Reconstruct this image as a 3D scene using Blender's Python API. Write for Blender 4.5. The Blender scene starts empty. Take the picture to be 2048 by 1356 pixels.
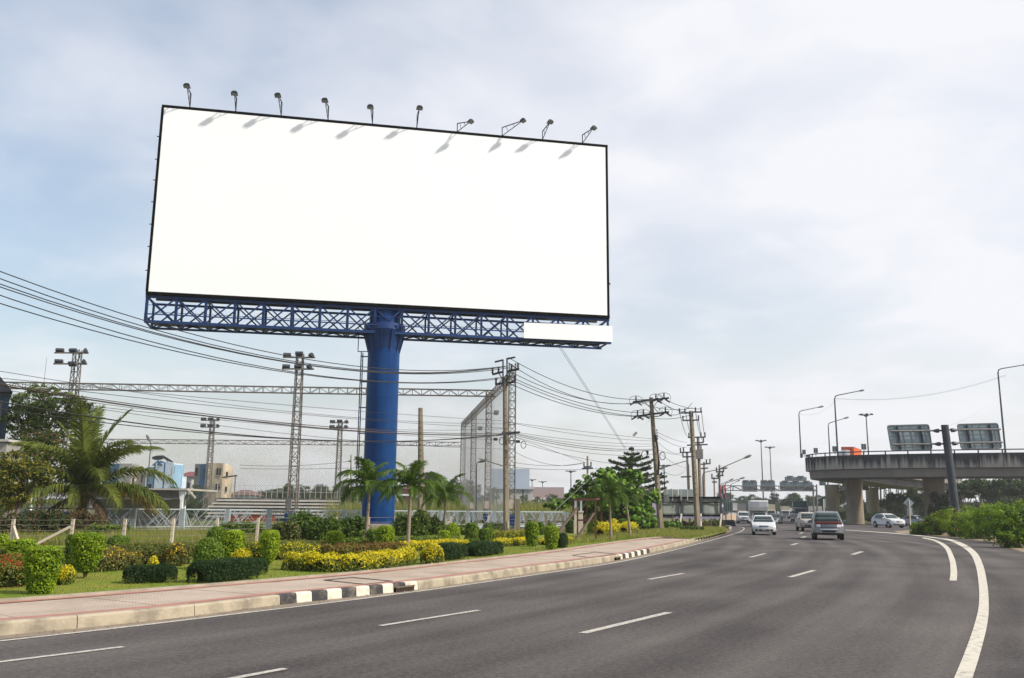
import bpy, math, random
import numpy as np
from mathutils import Vector as V, Matrix as MX
R = random.Random(7)
NP = np.random.default_rng(7)
S = bpy.context.scene
COL = S.collection
rad = math.radians

# ------------------------------------------------------------------ camera
F = 1800.0
CAMZ = 1.72
PITCH = math.atan(341.5 / F)
ROLL = rad(0.5)
cd = bpy.data.cameras.new('camera')
cam = bpy.data.objects.new('camera', cd)
COL.objects.link(cam)
cd.sensor_width = 36.0
cd.lens = 36.0 * F / 2048
cd.clip_end = 6000
ROT = MX.Rotation(math.pi / 2 + PITCH, 3, 'X') @ MX.Rotation(ROLL, 3, 'Z')
cam.matrix_world = MX.Translation((0, 0, CAMZ)) @ ROT.to_4x4()
S.camera = cam

# ------------------------------------------------------------------ light
SUN_EL = rad(40)
SUN_AZ = rad(108)                      # clockwise from +Y (straight ahead); +X is to the right
sd = V((math.sin(SUN_AZ) * math.cos(SUN_EL), math.cos(SUN_AZ) * math.cos(SUN_EL), math.sin(SUN_EL)))
sl = bpy.data.lights.new('sun', 'SUN')
sl.energy = 4.4
sl.angle = rad(2.6)
sl.color = (1.0, 0.91, 0.79)
sun = bpy.data.objects.new('sun', sl)
sun.rotation_euler = sd.to_track_quat('Z', 'Y').to_euler()
COL.objects.link(sun)

W = bpy.data.worlds.new('World')
S.world = W
W.use_nodes = True
wn = W.node_tree.nodes
wl = W.node_tree.links
bg = wn['Background']
bg.inputs['Strength'].default_value = 0.145
sky = wn.new('ShaderNodeTexSky')
sky.sky_type = 'NISHITA'
sky.sun_disc = False
sky.sun_elevation = SUN_EL
sky.sun_rotation = SUN_AZ
sky.dust_density = 2.4
sky.air_density = 1.3
sky.ozone_density = 1.3
tc = wn.new('ShaderNodeTexCoord')
sep = wn.new('ShaderNodeSeparateXYZ')
wl.new(tc.outputs['Generated'], sep.inputs[0])
def wmath(op, a, b=None, c=None):
    n = wn.new('ShaderNodeMath'); n.operation = op
    for i, x in enumerate((a, b, c)):
        if x is None: continue
        if isinstance(x, (int, float)): n.inputs[i].default_value = x
        else: wl.new(x, n.inputs[i])
    return n.outputs[0]
zc = wmath('ADD', wmath('MAXIMUM', sep.outputs[2], 0.0), 0.22)
cmb = wn.new('ShaderNodeCombineXYZ')
wl.new(wmath('DIVIDE', sep.outputs[0], zc), cmb.inputs[0])
wl.new(wmath('DIVIDE', sep.outputs[1], zc), cmb.inputs[1])
def cloud(scale, off, lo, hi, detail=5, rough=0.5):
    mp = wn.new('ShaderNodeMapping')
    mp.inputs['Location'].default_value = off
    wl.new(cmb.outputs[0], mp.inputs[0])
    n = wn.new('ShaderNodeTexNoise')
    n.inputs['Scale'].default_value = scale
    n.inputs['Detail'].default_value = detail
    n.inputs['Roughness'].default_value = rough
    n.inputs['Distortion'].default_value = 0.3
    wl.new(mp.outputs[0], n.inputs[0])
    r = wn.new('ShaderNodeMapRange'); r.interpolation_type = 'SMOOTHSTEP'
    r.inputs['From Min'].default_value = lo; r.inputs['From Max'].default_value = hi
    wl.new(n.outputs[0], r.inputs[0])
    return r.outputs[0]
c1 = cloud(0.9, (1.9, 8.2, 0), 0.36, 0.70)
c2 = cloud(3.2, (1.3, 5.2, 0), 0.40, 0.72)
# thin cloud cover: thicker near the horizon and towards the sun side
side = wmath('MULTIPLY_ADD', sep.outputs[0], 0.54, 0.35)
low = wmath('MULTIPLY', wmath('SUBTRACT', 1.0, wmath('MINIMUM', wmath('MAXIMUM', wmath('MULTIPLY', sep.outputs[2], 5.0), 0.0), 1.0)), 0.24)
cov = wmath('ADD', wmath('ADD', side, low), wmath('MULTIPLY', wmath('MULTIPLY_ADD', c2, 0.45, c1), 0.50))
cov = wmath('MINIMUM', wmath('MAXIMUM', cov, 0.2), 0.97)
mixw = wn.new('ShaderNodeMix'); mixw.data_type = 'RGBA'
wl.new(cov, mixw.inputs['Factor'])
wl.new(sky.outputs[0], mixw.inputs['A'])
mixw.inputs['B'].default_value = (5.5, 5.52, 5.78, 1)
wl.new(mixw.outputs['Result'], bg.inputs[0])

S.view_settings.view_transform = 'Standard'
S.view_settings.look = 'None'
S.view_settings.exposure = 0.25
S.view_settings.gamma = 1.0
S.view_settings.use_curve_mapping = False
S.render.engine = 'CYCLES'
S.cycles.max_bounces = 6
S.cycles.diffuse_bounces = 3
S.cycles.glossy_bounces = 2
S.cycles.transparent_max_bounces = 8
S.cycles.volume_bounces = 1
S.cycles.use_denoising = True
S.cycles.denoiser = 'OPENIMAGEDENOISE'
S.cycles.denoising_prefilter = 'ACCURATE'

# ------------------------------------------------------------------ photo-to-place helpers
def ray(px, py):
    return ROT @ V(((px - 1024) / F, -(py - 678) / F, -1.0))
def gnd(px, py, z=0.0):
    d = ray(px, py)
    t = (z - CAMZ) / d.z
    return V((d.x * t, d.y * t, z))
def at(px, py, Y):
    d = ray(px, py)
    t = Y / d.y
    return V((d.x * t, Y, CAMZ + d.z * t))
IR = ROT.transposed()
def proj(p):
    c = IR @ (V(p) - V((0, 0, CAMZ)))
    return (1024 + F * c.x / -c.z, 678 - F * c.y / -c.z)
def ztop(p, py):
    """height z above the plan point p that is seen at picture row py"""
    a = IR @ V((p[0], p[1], -CAMZ)); b = IR @ V((0, 0, 1))
    k = (678 - py) / F
    return (-k * a.z - a.y) / (b.y + k * b.z)
def onplane(px, py, p0, n):
    d = ray(px, py); o = V((0, 0, CAMZ))
    t = (V(p0) - o).dot(n) / d.dot(n)
    return o + d * t
def smooth(pts, n=6):
    out = []
    P = [V(p) for p in pts]
    for i in range(len(P) - 1):
        a = P[max(i - 1, 0)]; b = P[i]; c = P[i + 1]; d = P[min(i + 2, len(P) - 1)]
        for k in range(n):
            t = k / n
            out.append(0.5 * ((2 * b) + (c - a) * t + (2 * a - 5 * b + 4 * c - d) * t * t + (3 * b - a - 3 * c + d) * t ** 3))
    out.append(P[-1])
    return out
def resample(pts, step):
    P = [V(p) for p in pts]; out = [P[0]]; acc = 0.0; nxt = step
    for a, b in zip(P, P[1:]):
        L = (b - a).length
        while acc + L >= nxt and L > 1e-9:
            out.append(a.lerp(b, (nxt - acc) / L)); nxt += step
        acc += L
    return out
def offset(pts, d):
    """plan offset to the left of travel by d"""
    out = []
    for i, p in enumerate(pts):
        t = (pts[min(i + 1, len(pts) - 1)] - pts[max(i - 1, 0)]); t.z = 0; t.normalize()
        out.append(V((p.x - t.y * d, p.y + t.x * d, p.z)))
    return out

# ------------------------------------------------------------------ materials
def mat(name, c, c2=None, sc=4.0, rough=0.75, metal=0.0, bump=0.0, bsc=40.0, spec=0.4, coord='Object', leaf=False, lo=0.35, hi=0.65, stretch=None, coat=0.0):
    m = bpy.data.materials.new(name); m.use_nodes = True
    N = m.node_tree.nodes; L = m.node_tree.links
    b = N['Principled BSDF']
    b.inputs['Roughness'].default_value = rough
    b.inputs['Metallic'].default_value = metal
    b.inputs['Specular IOR Level'].default_value = spec
    if coat: b.inputs['Coat Weight'].default_value = coat
    if c2 is None:
        c2 = tuple(x * 0.82 for x in c)
    t = N.new('ShaderNodeTexCoord')
    src = t.outputs[coord]
    if stretch:
        mp = N.new('ShaderNodeMapping'); mp.inputs['Scale'].default_value = stretch
        L.new(src, mp.inputs[0]); src = mp.outputs[0]
    n = N.new('ShaderNodeTexNoise')
    n.inputs['Scale'].default_value = sc; n.inputs['Detail'].default_value = 6; n.inputs['Roughness'].default_value = 0.6
    L.new(src, n.inputs[0])
    r = N.new('ShaderNodeMapRange'); r.inputs['From Min'].default_value = lo; r.inputs['From Max'].default_value = hi
    L.new(n.outputs[0], r.inputs[0])
    fac = r.outputs[0]
    if leaf:
        g = N.new('ShaderNodeNewGeometry')
        a = N.new('ShaderNodeMath'); a.operation = 'MULTIPLY_ADD'; a.inputs[1].default_value = 0.7
        h = N.new('ShaderNodeMath'); h.operation = 'MULTIPLY'; h.inputs[1].default_value = 0.4
        L.new(fac, h.inputs[0]); L.new(g.outputs['Random Per Island'], a.inputs[0]); L.new(h.outputs[0], a.inputs[2])
        fac = a.outputs[0]
        oi = N.new('ShaderNodeObjectInfo'); ra = N.new('ShaderNodeMath'); ra.operation = 'MULTIPLY_ADD'; ra.inputs[1].default_value = 0.3; ra.inputs[2].default_value = -0.15
        L.new(oi.outputs['Random'], ra.inputs[0]); ad = N.new('ShaderNodeMath'); ad.operation = 'ADD'; L.new(fac, ad.inputs[0]); L.new(ra.outputs[0], ad.inputs[1]); fac = ad.outputs[0]
    mx = N.new('ShaderNodeMix'); mx.data_type = 'RGBA'
    mx.inputs['A'].default_value = (*c, 1); mx.inputs['B'].default_value = (*c2, 1)
    L.new(fac, mx.inputs['Factor'])
    L.new(mx.outputs['Result'], b.inputs['Base Color'])
    if bump:
        n2 = N.new('ShaderNodeTexNoise'); n2.inputs['Scale'].default_value = bsc; n2.inputs['Detail'].default_value = 5
        L.new(src, n2.inputs[0])
        bp = N.new('ShaderNodeBump'); bp.inputs['Strength'].default_value = bump; bp.inputs['Distance'].default_value = 0.02
        L.new(n2.outputs[0], bp.inputs['Height']); L.new(bp.outputs[0], b.inputs['Normal'])
    if leaf:
        tr = N.new('ShaderNodeBsdfTranslucent'); ms = N.new('ShaderNodeMixShader'); ms.inputs[0].default_value = 0.35
        L.new(mx.outputs['Result'], tr.inputs[0])
        L.new(b.outputs[0], ms.inputs[1]); L.new(tr.outputs[0], ms.inputs[2])
        L.new(ms.outputs[0], N['Material Output'].inputs[0])
    return m
def leafmat(name, c, c2): return mat(name, c, c2, sc=1.3, rough=0.55, leaf=True, spec=0.25)

MAT = {}
def mk(key, *a, **k): MAT[key] = mat(key, *a, **k)
mk('asphalt', (0.105, 0.098, 0.095), (0.135, 0.126, 0.121), sc=0.35, rough=0.9, bump=0.25, bsc=90, spec=0.25)
mk('line_paint', (0.56, 0.525, 0.44), (0.19, 0.175, 0.16), sc=7, rough=0.8, lo=0.5, hi=0.74, bump=.2, bsc=60)
mk('line_faded', (0.50, 0.47, 0.42), (0.17, 0.16, 0.15), sc=18, rough=0.8, lo=0.44, hi=0.70)
mk('concrete', (0.36, 0.32, 0.26), (0.25, 0.22, 0.17), sc=2.5, bump=0.3, bsc=25)
mk('kerb_face', (0.37, 0.32, 0.235), (0.14, 0.12, 0.092), sc=2.4, bump=0.6, bsc=14, lo=.42, hi=.72)
mk('kerb_white', (0.60, 0.55, 0.46), (0.27, 0.22, 0.16), sc=4, lo=0.5, hi=0.75, bump=.4, bsc=14)
mk('kerb_black', (0.03, 0.03, 0.033), (0.17, 0.15, 0.12), sc=4, lo=0.5, hi=0.8, bump=.4, bsc=14)
mk('gutter', (0.26, 0.21, 0.155), (0.17, 0.14, 0.11), sc=2.0)
mk('red_band', (0.40, 0.175, 0.13), (0.30, 0.15, 0.12), sc=4)
mk('lawn', (0.13, 0.20, 0.02), (0.21, 0.20, 0.04), sc=0.7, bump=0.6, bsc=60, rough=0.95, spec=0.1)
mk('rough_ground', (0.13, 0.12, 0.04), (0.20, 0.155, 0.075), sc=0.25, bump=0.5, rough=0.95, spec=0.1)
mk('field', (0.07, 0.10, 0.03), (0.13, 0.12, 0.05), sc=0.08, rough=0.95, spec=0.1)
mk('terrain', (0.10, 0.105, 0.045), (0.17, 0.14, 0.08), sc=0.03, rough=0.95, spec=0.1)
mk('dirt', (0.30, 0.22, 0.13), (0.19, 0.155, 0.11), sc=0.9, rough=0.95)
mk('column_blue', (0.002, 0.034, 0.145), (0.007, 0.056, 0.185), sc=1.3, rough=0.42, spec=0.15, stretch=(1.4, 1.4, .12), lo=.4, hi=.75, bump=.05, bsc=3)
mk('truss_blue', (0.003, 0.034, 0.16), (0.003, 0.026, 0.11), sc=1.0, rough=0.5)
mk('sign_white', (0.92, 0.94, 0.96), (0.90, 0.92, 0.945), sc=0.2, rough=0.6)
mk('black_trim', (0.004, 0.004, 0.004), rough=0.8, spec=0.05)
mk('back_board', (0.05, 0.055, 0.065), (0.03, 0.032, 0.038), sc=0.4)
mk('dark_steel', (0.05, 0.06, 0.075), (0.03, 0.035, 0.045), sc=2, rough=0.5)
mk('galv', (0.20, 0.205, 0.205), (0.13, 0.13, 0.128), sc=3, rough=0.55, metal=0.2)
mk('tower_steel', (0.185, 0.165, 0.145), (0.11, 0.095, 0.08), sc=3, rough=0.6)
mk('pole_concrete', (0.265, 0.22, 0.155), (0.175, 0.145, 0.105), sc=3, stretch=(1, 1, 0.25), bump=0.2)
mk('cable', (0.02, 0.02, 0.022), rough=0.6)
mk('cable_brown', (0.07, 0.05, 0.045), rough=0.7)
mk('guy_steel', (0.42, 0.43, 0.45), rough=0.5)
mk('net_rope', (0.13, 0.135, 0.13), rough=0.8)
mk('net_pale', (0.25, 0.27, 0.29), rough=0.8)
mk('insulator', (0.055, 0.032, 0.026), rough=0.35)
mk('fence_blue', (0.37, 0.43, 0.46), (0.27, 0.32, 0.35), sc=3)
mk('post_white', (0.62, 0.53, 0.45), (0.46, 0.39, 0.32), sc=4, stretch=(1, 1, 0.4))
mk('fence_wire', (0.2, 0.19, 0.17), rough=0.6)
mk('bark', (0.16, 0.125, 0.085), (0.09, 0.07, 0.05), sc=4, stretch=(1, 1, 0.3), bump=0.4)
mk('palm_bark', (0.30, 0.235, 0.175), (0.19, 0.15, 0.115), sc=6, stretch=(0.3, 0.3, 3), bump=0.3)
mk('crownshaft', (0.20, 0.22, 0.04), (0.25, 0.20, 0.05), sc=3)
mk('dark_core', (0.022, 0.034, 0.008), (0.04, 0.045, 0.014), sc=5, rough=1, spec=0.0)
mk('glass', (0.03, 0.04, 0.045), (0.04, 0.05, 0.055), sc=1, rough=0.08, spec=0.6)
mk('windscreen', (0.03, 0.05, 0.05), (0.02, 0.032, 0.035), sc=1.2, rough=0.12, spec=0.22)
mk('lamp_dark', (0.022, 0.024, 0.03), rough=0.6, spec=0.2)
mk('tyre', (0.018, 0.018, 0.018), rough=0.9)
mk('rim', (0.42, 0.42, 0.43), rough=0.35, metal=0.6)
mk('car_black', (0.02, 0.02, 0.022), rough=0.5)
mk('headlight', (0.55, 0.57, 0.6), (0.4, 0.42, 0.45), sc=20, rough=0.1, spec=0.8)
mk('plate', (0.62, 0.6, 0.56), rough=0.5)
mk('chrome', (0.6, 0.6, 0.6), rough=0.2, metal=0.9)
mk('grille', (0.06, 0.07, 0.09), rough=0.4)
for key, c in dict(car_white=(0.58, 0.59, 0.61), car_silver=(0.27, 0.285, 0.305), car_pearl=(0.50, 0.49, 0.48), car_grey=(0.13, 0.14, 0.145), car_gold=(0.36, 0.33, 0.28),
                   car_dark=(0.05, 0.055, 0.065), car_red=(0.085, 0.012, 0.010), car_blue=(0.02, 0.05, 0.16), truck_white=(0.56, 0.54, 0.50),
                   truck_grey=(0.17, 0.17, 0.18), truck_green=(0.012, 0.05, 0.06), truck_cream=(0.50, 0.45, 0.34)).items():
    mk(key, c, tuple(x * 0.93 for x in c), sc=0.8, rough=0.3, spec=0.4, coat=0.15)
mk('car_red', (0.075, 0.010, 0.009), (0.05, 0.010, 0.009), sc=2, rough=0.55, spec=0.08)
mk('orange', (0.62, 0.125, 0.02), (0.52, 0.10, 0.02), sc=1)
mk('orange_dark', (0.42, 0.075, 0.035), (0.36, 0.07, 0.035), sc=1)
LEAF = dict(
    topiary=leafmat('topiary_leaf', (0.05, 0.13, 0.006), (0.40, 0.52, 0.02)),
    tophedge=leafmat('hedge_leaf', (0.06, 0.095, 0.014), (0.20, 0.23, 0.035)),
    dryhedge=leafmat('dry_hedge_leaf', (0.075, 0.085, 0.02), (0.20, 0.19, 0.05)),
    cypress=leafmat('dark_needle', (0.014, 0.04, 0.012), (0.045, 0.085, 0.022)),
    yellow=leafmat('yellow_leaf', (0.50, 0.43, 0.008), (0.80, 0.70, 0.025)),
    redbrown=leafmat('redbrown_leaf', (0.24, 0.07, 0.028), (0.16, 0.17, 0.03)),
    redflower=leafmat('red_flower', (0.55, 0.04, 0.02), (0.65, 0.10, 0.04)),
    pink=leafmat('pink_flower', (0.60, 0.30, 0.22), (0.5, 0.2, 0.12)),
    yflower=leafmat('yellow_flower', (0.7, 0.45, 0.02), (0.7, 0.5, 0.05)),
    palm=leafmat('palm_leaf', (0.024, 0.065, 0.009), (0.12, 0.19, 0.022)),
    coconut=leafmat('coconut_leaf', (0.035, 0.07, 0.012), (0.19, 0.22, 0.035)),
    coconut_old=leafmat('coconut_old_leaf', (0.25, 0.19, 0.035), (0.16, 0.13, 0.04)),
    coconut_dead=leafmat('coconut_dead_leaf', (0.19, 0.12, 0.055), (0.10, 0.07, 0.04)),
    tree=leafmat('tree_leaf', (0.028, 0.055, 0.014), (0.085, 0.125, 0.03)),
    treedark=leafmat('dark_tree_leaf', (0.02, 0.042, 0.012), (0.065, 0.10, 0.025)),
    lighttree=leafmat('light_tree_leaf', (0.06, 0.10, 0.02), (0.22, 0.29, 0.055)),
    yellowish=leafmat('yellowish_leaf', (0.09, 0.11, 0.015), (0.30, 0.26, 0.03)),
    bigleaf=leafmat('big_leaf', (0.05, 0.15, 0.014), (0.26, 0.44, 0.05)),
    shrub=leafmat('shrub_leaf', (0.05, 0.11, 0.012), (0.19, 0.29, 0.03)),
    bright=leafmat('bright_shrub_leaf', (0.07, 0.16, 0.006), (0.26, 0.40, 0.018)),
    grass=leafmat('grass_blade', (0.12, 0.21, 0.016), (0.25, 0.28, 0.045)),
    drygrass=leafmat('dry_grass_blade', (0.15, 0.19, 0.03), (0.38, 0.30, 0.12)),
)

# ------------------------------------------------------------------ mesh building
class MB:
    def __init__(s): s.v = []; s.f = []; s.m = []; s.mi = 0
    def quad(s, a, b, c, d):
        n = len(s.v); s.v += [V(a), V(b), V(c), V(d)]; s.f.append((n, n + 1, n + 2, n + 3)); s.m.append(s.mi)
    def poly(s, pts):
        n = len(s.v); s.v += [V(p) for p in pts]; s.f.append(tuple(range(n, n + len(pts)))); s.m.append(s.mi)
    def box(s, c, sz, rz=0.0, rot=None):
        q = rot if rot is not None else MX.Rotation(rz, 3, 'Z')
        n = len(s.v); c = V(c)
        for x in (-.5, .5):
            for y in (-.5, .5):
                for z in (-.5, .5):
                    s.v.append(c + q @ V((x * sz[0], y * sz[1], z * sz[2])))
        for f in ((0, 1, 3, 2), (4, 6, 7, 5), (0, 4, 5, 1), (2, 3, 7, 6), (0, 2, 6, 4), (1, 5, 7, 3)):
            s.f.append(tuple(n + i for i in f)); s.m.append(s.mi)
        return s
    def beam(s, p, q, w, h=None):
        p = V(p); q = V(q); d = q - p; L = d.length
        if L < 1e-6: return s
        rot = d.to_track_quat('Z', 'Y').to_matrix()
        return s.box((p + q) / 2, (w, h or w, L), rot=rot)
    def tube(s, pts, r, n=6, cap=True):
        P = [V(p) for p in pts]; k = len(P); base = len(s.v)
        rr = r if isinstance(r, (list, tuple)) else [r] * k
        for i, p in enumerate(P):
            t = (P[min(i + 1, k - 1)] - P[max(i - 1, 0)]).normalized()
            u = t.cross(V((0, 0, 1)))
            if u.length < 0.05: u = t.cross(V((0, 1, 0)))
            u.normalize(); w = t.cross(u)
            for j in range(n):
                a = 2 * math.pi * j / n
                s.v.append(p + (u * math.cos(a) + w * math.sin(a)) * rr[i])
        for i in range(k - 1):
            for j in range(n):
                s.f.append((base + i * n + j, base + i * n + (j + 1) % n, base + (i + 1) * n + (j + 1) % n, base + (i + 1) * n + j)); s.m.append(s.mi)
        if cap:
            s.f.append(tuple(base + j for j in range(n))[::-1]); s.m.append(s.mi)
            s.f.append(tuple(base + (k - 1) * n + j for j in range(n))); s.m.append(s.mi)
        return s
    def cyl(s, p, q, r, n=12, r2=None): return s.tube([p, q], [r, r2 if r2 is not None else r], n)
    def lathe(s, prof, c=(0, 0, 0), n=16):
        base = len(s.v); c = V(c)
        for r, z in prof:
            for j in range(n):
                a = 2 * math.pi * j / n
                s.v.append(c + V((r * math.cos(a), r * math.sin(a), z)))
        for i in range(len(prof) - 1):
            for j in range(n):
                s.f.append((base + i * n + j, base + i * n + (j + 1) % n, base + (i + 1) * n + (j + 1) % n, base + (i + 1) * n + j)); s.m.append(s.mi)
        s.f.append(tuple(base + j for j in range(n))[::-1]); s.m.append(s.mi)
        e = base + (len(prof) - 1) * n
        s.f.append(tuple(e + j for j in range(n))); s.m.append(s.mi)
        return s
    def strip(s, A, B):
        """flat ribbon between two polylines of equal length"""
        n = len(s.v); k = len(A)
        s.v += [V(p) for p in A] + [V(p) for p in B]
        for i in range(k - 1):
            s.f.append((n + i, n + i + 1, n + k + i + 1, n + k + i)); s.m.append(s.mi)
        return s
    def prism(s, poly, vec):
        """closed prism: polygon pts extruded by vec"""
        n = len(s.v); k = len(poly); vec = V(vec)
        s.v += [V(p) for p in poly] + [V(p) + vec for p in poly]
        s.f.append(tuple(range(n, n + k))); s.f.append(tuple(range(n + 2 * k - 1, n + k - 1, -1))); s.m += [s.mi] * 2
        for i in range(k):
            j = (i + 1) % k
            s.f.append((n + i, n + k + i, n + k + j, n + j)); s.m.append(s.mi)
        return s
    def build(s, name, m, parent=None, sm=False, world=True, bevel=0.0, fix=True):
        me = bpy.data.meshes.new(name)
        o0 = V((0, 0, 0))
        if parent is not None and world:
            r = parent
            while r.parent: r = r.parent
            o0 = r.location
        me.from_pydata([tuple(p - o0) for p in s.v], [], s.f)
        for x in (m if isinstance(m, (list, tuple)) else [m]):
            me.materials.append(MAT[x] if isinstance(x, str) else x)
        if max(s.m, default=0) > 0: me.polygons.foreach_set('material_index', s.m)
        if fix:
            import bmesh
            bm = bmesh.new(); bm.from_mesh(me)
            bmesh.ops.recalc_face_normals(bm, faces=bm.faces)
            bm.to_mesh(me); bm.free()
        if sm:
            me.polygons.foreach_set('use_smooth', [True] * len(me.polygons))
            me.set_sharp_from_angle(angle=rad(38))
        o = bpy.data.objects.new(name, me); COL.objects.link(o)
        if parent is not None: o.parent = parent
        if bevel:
            b = o.modifiers.new('bevel', 'BEVEL'); b.width = bevel; b.segments = 2; b.limit_method = 'ANGLE'
        return o

def np_obj(name, verts, mats, parent=None, midx=None, k=4):
    """mesh of n separate k-gons from an (n*k,3) array"""
    me = bpy.data.meshes.new(name)
    n = len(verts) // k
    me.vertices.add(n * k); me.vertices.foreach_set('co', np.asarray(verts, np.float32).ravel())
    me.loops.add(n * k); me.loops.foreach_set('vertex_index', np.arange(n * k, dtype=np.int32))
    me.polygons.add(n); me.polygons.foreach_set('loop_start', np.arange(0, n * k, k, dtype=np.int32))
    for m in mats: me.materials.append(m)
    if midx is not None: me.polygons.foreach_set('material_index', np.asarray(midx, np.int32))
    me.update(calc_edges=True)
    o = bpy.data.objects.new(name, me); COL.objects.link(o)
    if parent is not None: o.parent = parent
    return o
def leaves(P, size, asp=0.5, N=None, spread=0.6, rng=NP):
    """diamond leaves at points P; N = outward directions that the leaf faces lean to"""
    P = np.asarray(P, float); n = len(P)
    r = rng.normal(size=(n, 3))
    if N is not None: r = np.asarray(N) + spread * r
    r /= np.linalg.norm(r, axis=1)[:, None] + 1e-9
    t = rng.normal(size=(n, 3)); t -= (t * r).sum(1)[:, None] * r
    t /= np.linalg.norm(t, axis=1)[:, None] + 1e-9
    b = np.cross(r, t)
    s = size * rng.uniform(0.65, 1.3, n)[:, None] * 0.5
    out = np.empty((n, 4, 3))
    out[:, 0] = P - t * s; out[:, 1] = P + b * s * asp + r * s * 0.15
    out[:, 2] = P + t * s; out[:, 3] = P - b * s * asp + r * s * 0.15
    return out.reshape(-1, 3)

# ------------------------------------------------------------------ scene bookkeeping
def tag(o, label=None, cat=None, group=None, kind=None):
    if label: o['label'] = label
    if cat: o['category'] = cat
    if group: o['group'] = group
    if kind: o['kind'] = kind
    return o
def thing(name, label, cat, loc=(0, 0, 0), rz=0.0, group=None):
    o = bpy.data.objects.new(name, None); COL.objects.link(o)
    o.location = loc; o.rotation_euler = (0, 0, rz); o.empty_display_size = 0.2
    return tag(o, label, cat, group)
def struct(o): return tag(o, kind='structure')
def dup(o, parent=None, loc=None, rz=None, label=None, scale=None):
    c = o.copy(); COL.objects.link(c); c.parent = parent
    if loc is not None: c.location = loc
    if rz is not None: c.rotation_euler = (0, 0, rz)
    if scale is not None: c.scale = scale if not isinstance(scale, (int, float)) else (scale,) * 3
    if label: c['label'] = label
    for ch in o.children: dup(ch, c)
    return c
UNIT = {}
def member(name, p, q, w, m, parent, h=None):
    """one straight steel or timber piece as an object of its own, sharing one box mesh per material"""
    key = (name, m)
    if key not in UNIT:
        b = MB().box((0, 0, 0), (1, 1, 1)); me = bpy.data.meshes.new(name)
        me.from_pydata([tuple(x) for x in b.v], [], b.f); me.materials.append(MAT[m]); UNIT[key] = me
    o = bpy.data.objects.new(name, UNIT[key]); COL.objects.link(o)
    p = V(p); q = V(q); d = q - p
    o.parent = parent
    r = parent
    while r.parent: r = r.parent
    o.matrix_local = MX.LocRotScale((p + q) / 2 - r.location, d.to_track_quat('Z', 'Y'), V((w, h or w, d.length)))
    return o
# ================================================================== ground, road, pavement
GZ = 0.18                                   # level of pavement and garden above the road
ter = MB(); ter.poly([(-2600, -200, -0.12), (2600, -200, -0.12), (2600, 2600, -0.12), (-2600, 2600, -0.12)])
struct(ter.build('terrain', 'terrain'))

kerb_px = [(-260, 1302), (-120, 1286), (0, 1272), (180, 1255), (360, 1235.5), (561, 1210), (835, 1179.5), (980, 1158.5), (1120, 1138), (1239, 1119.5), (1300, 1106), (1391, 1083.5), (1440, 1068), (1459, 1060.5)]
K = smooth([gnd(*p) for p in kerb_px], 8)
K = [V((-30, K[0].y - 6.5, 0))] + K
corner = smooth([K[-1], gnd(1463, 1057.5), gnd(1461, 1055), gnd(1448, 1053), gnd(1405, 1050)], 5)
KF = resample(K + corner[1:], 0.25)
far_left = [gnd(1380, 1046.5), gnd(1440, 1041), gnd(1466, 1036.5), gnd(1478, 1032), gnd(1487, 1028)]
far_right = [gnd(1566, 1028), gnd(1620, 1031.5), gnd(1700, 1036), gnd(1850, 1039.5), V((150, 230, 0)), V((150, 0, 0)), V((-30, -20, 0))]
rd = MB(); rd.poly(KF + far_left + far_right)
road = struct(rd.build('road', 'asphalt'))

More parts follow.
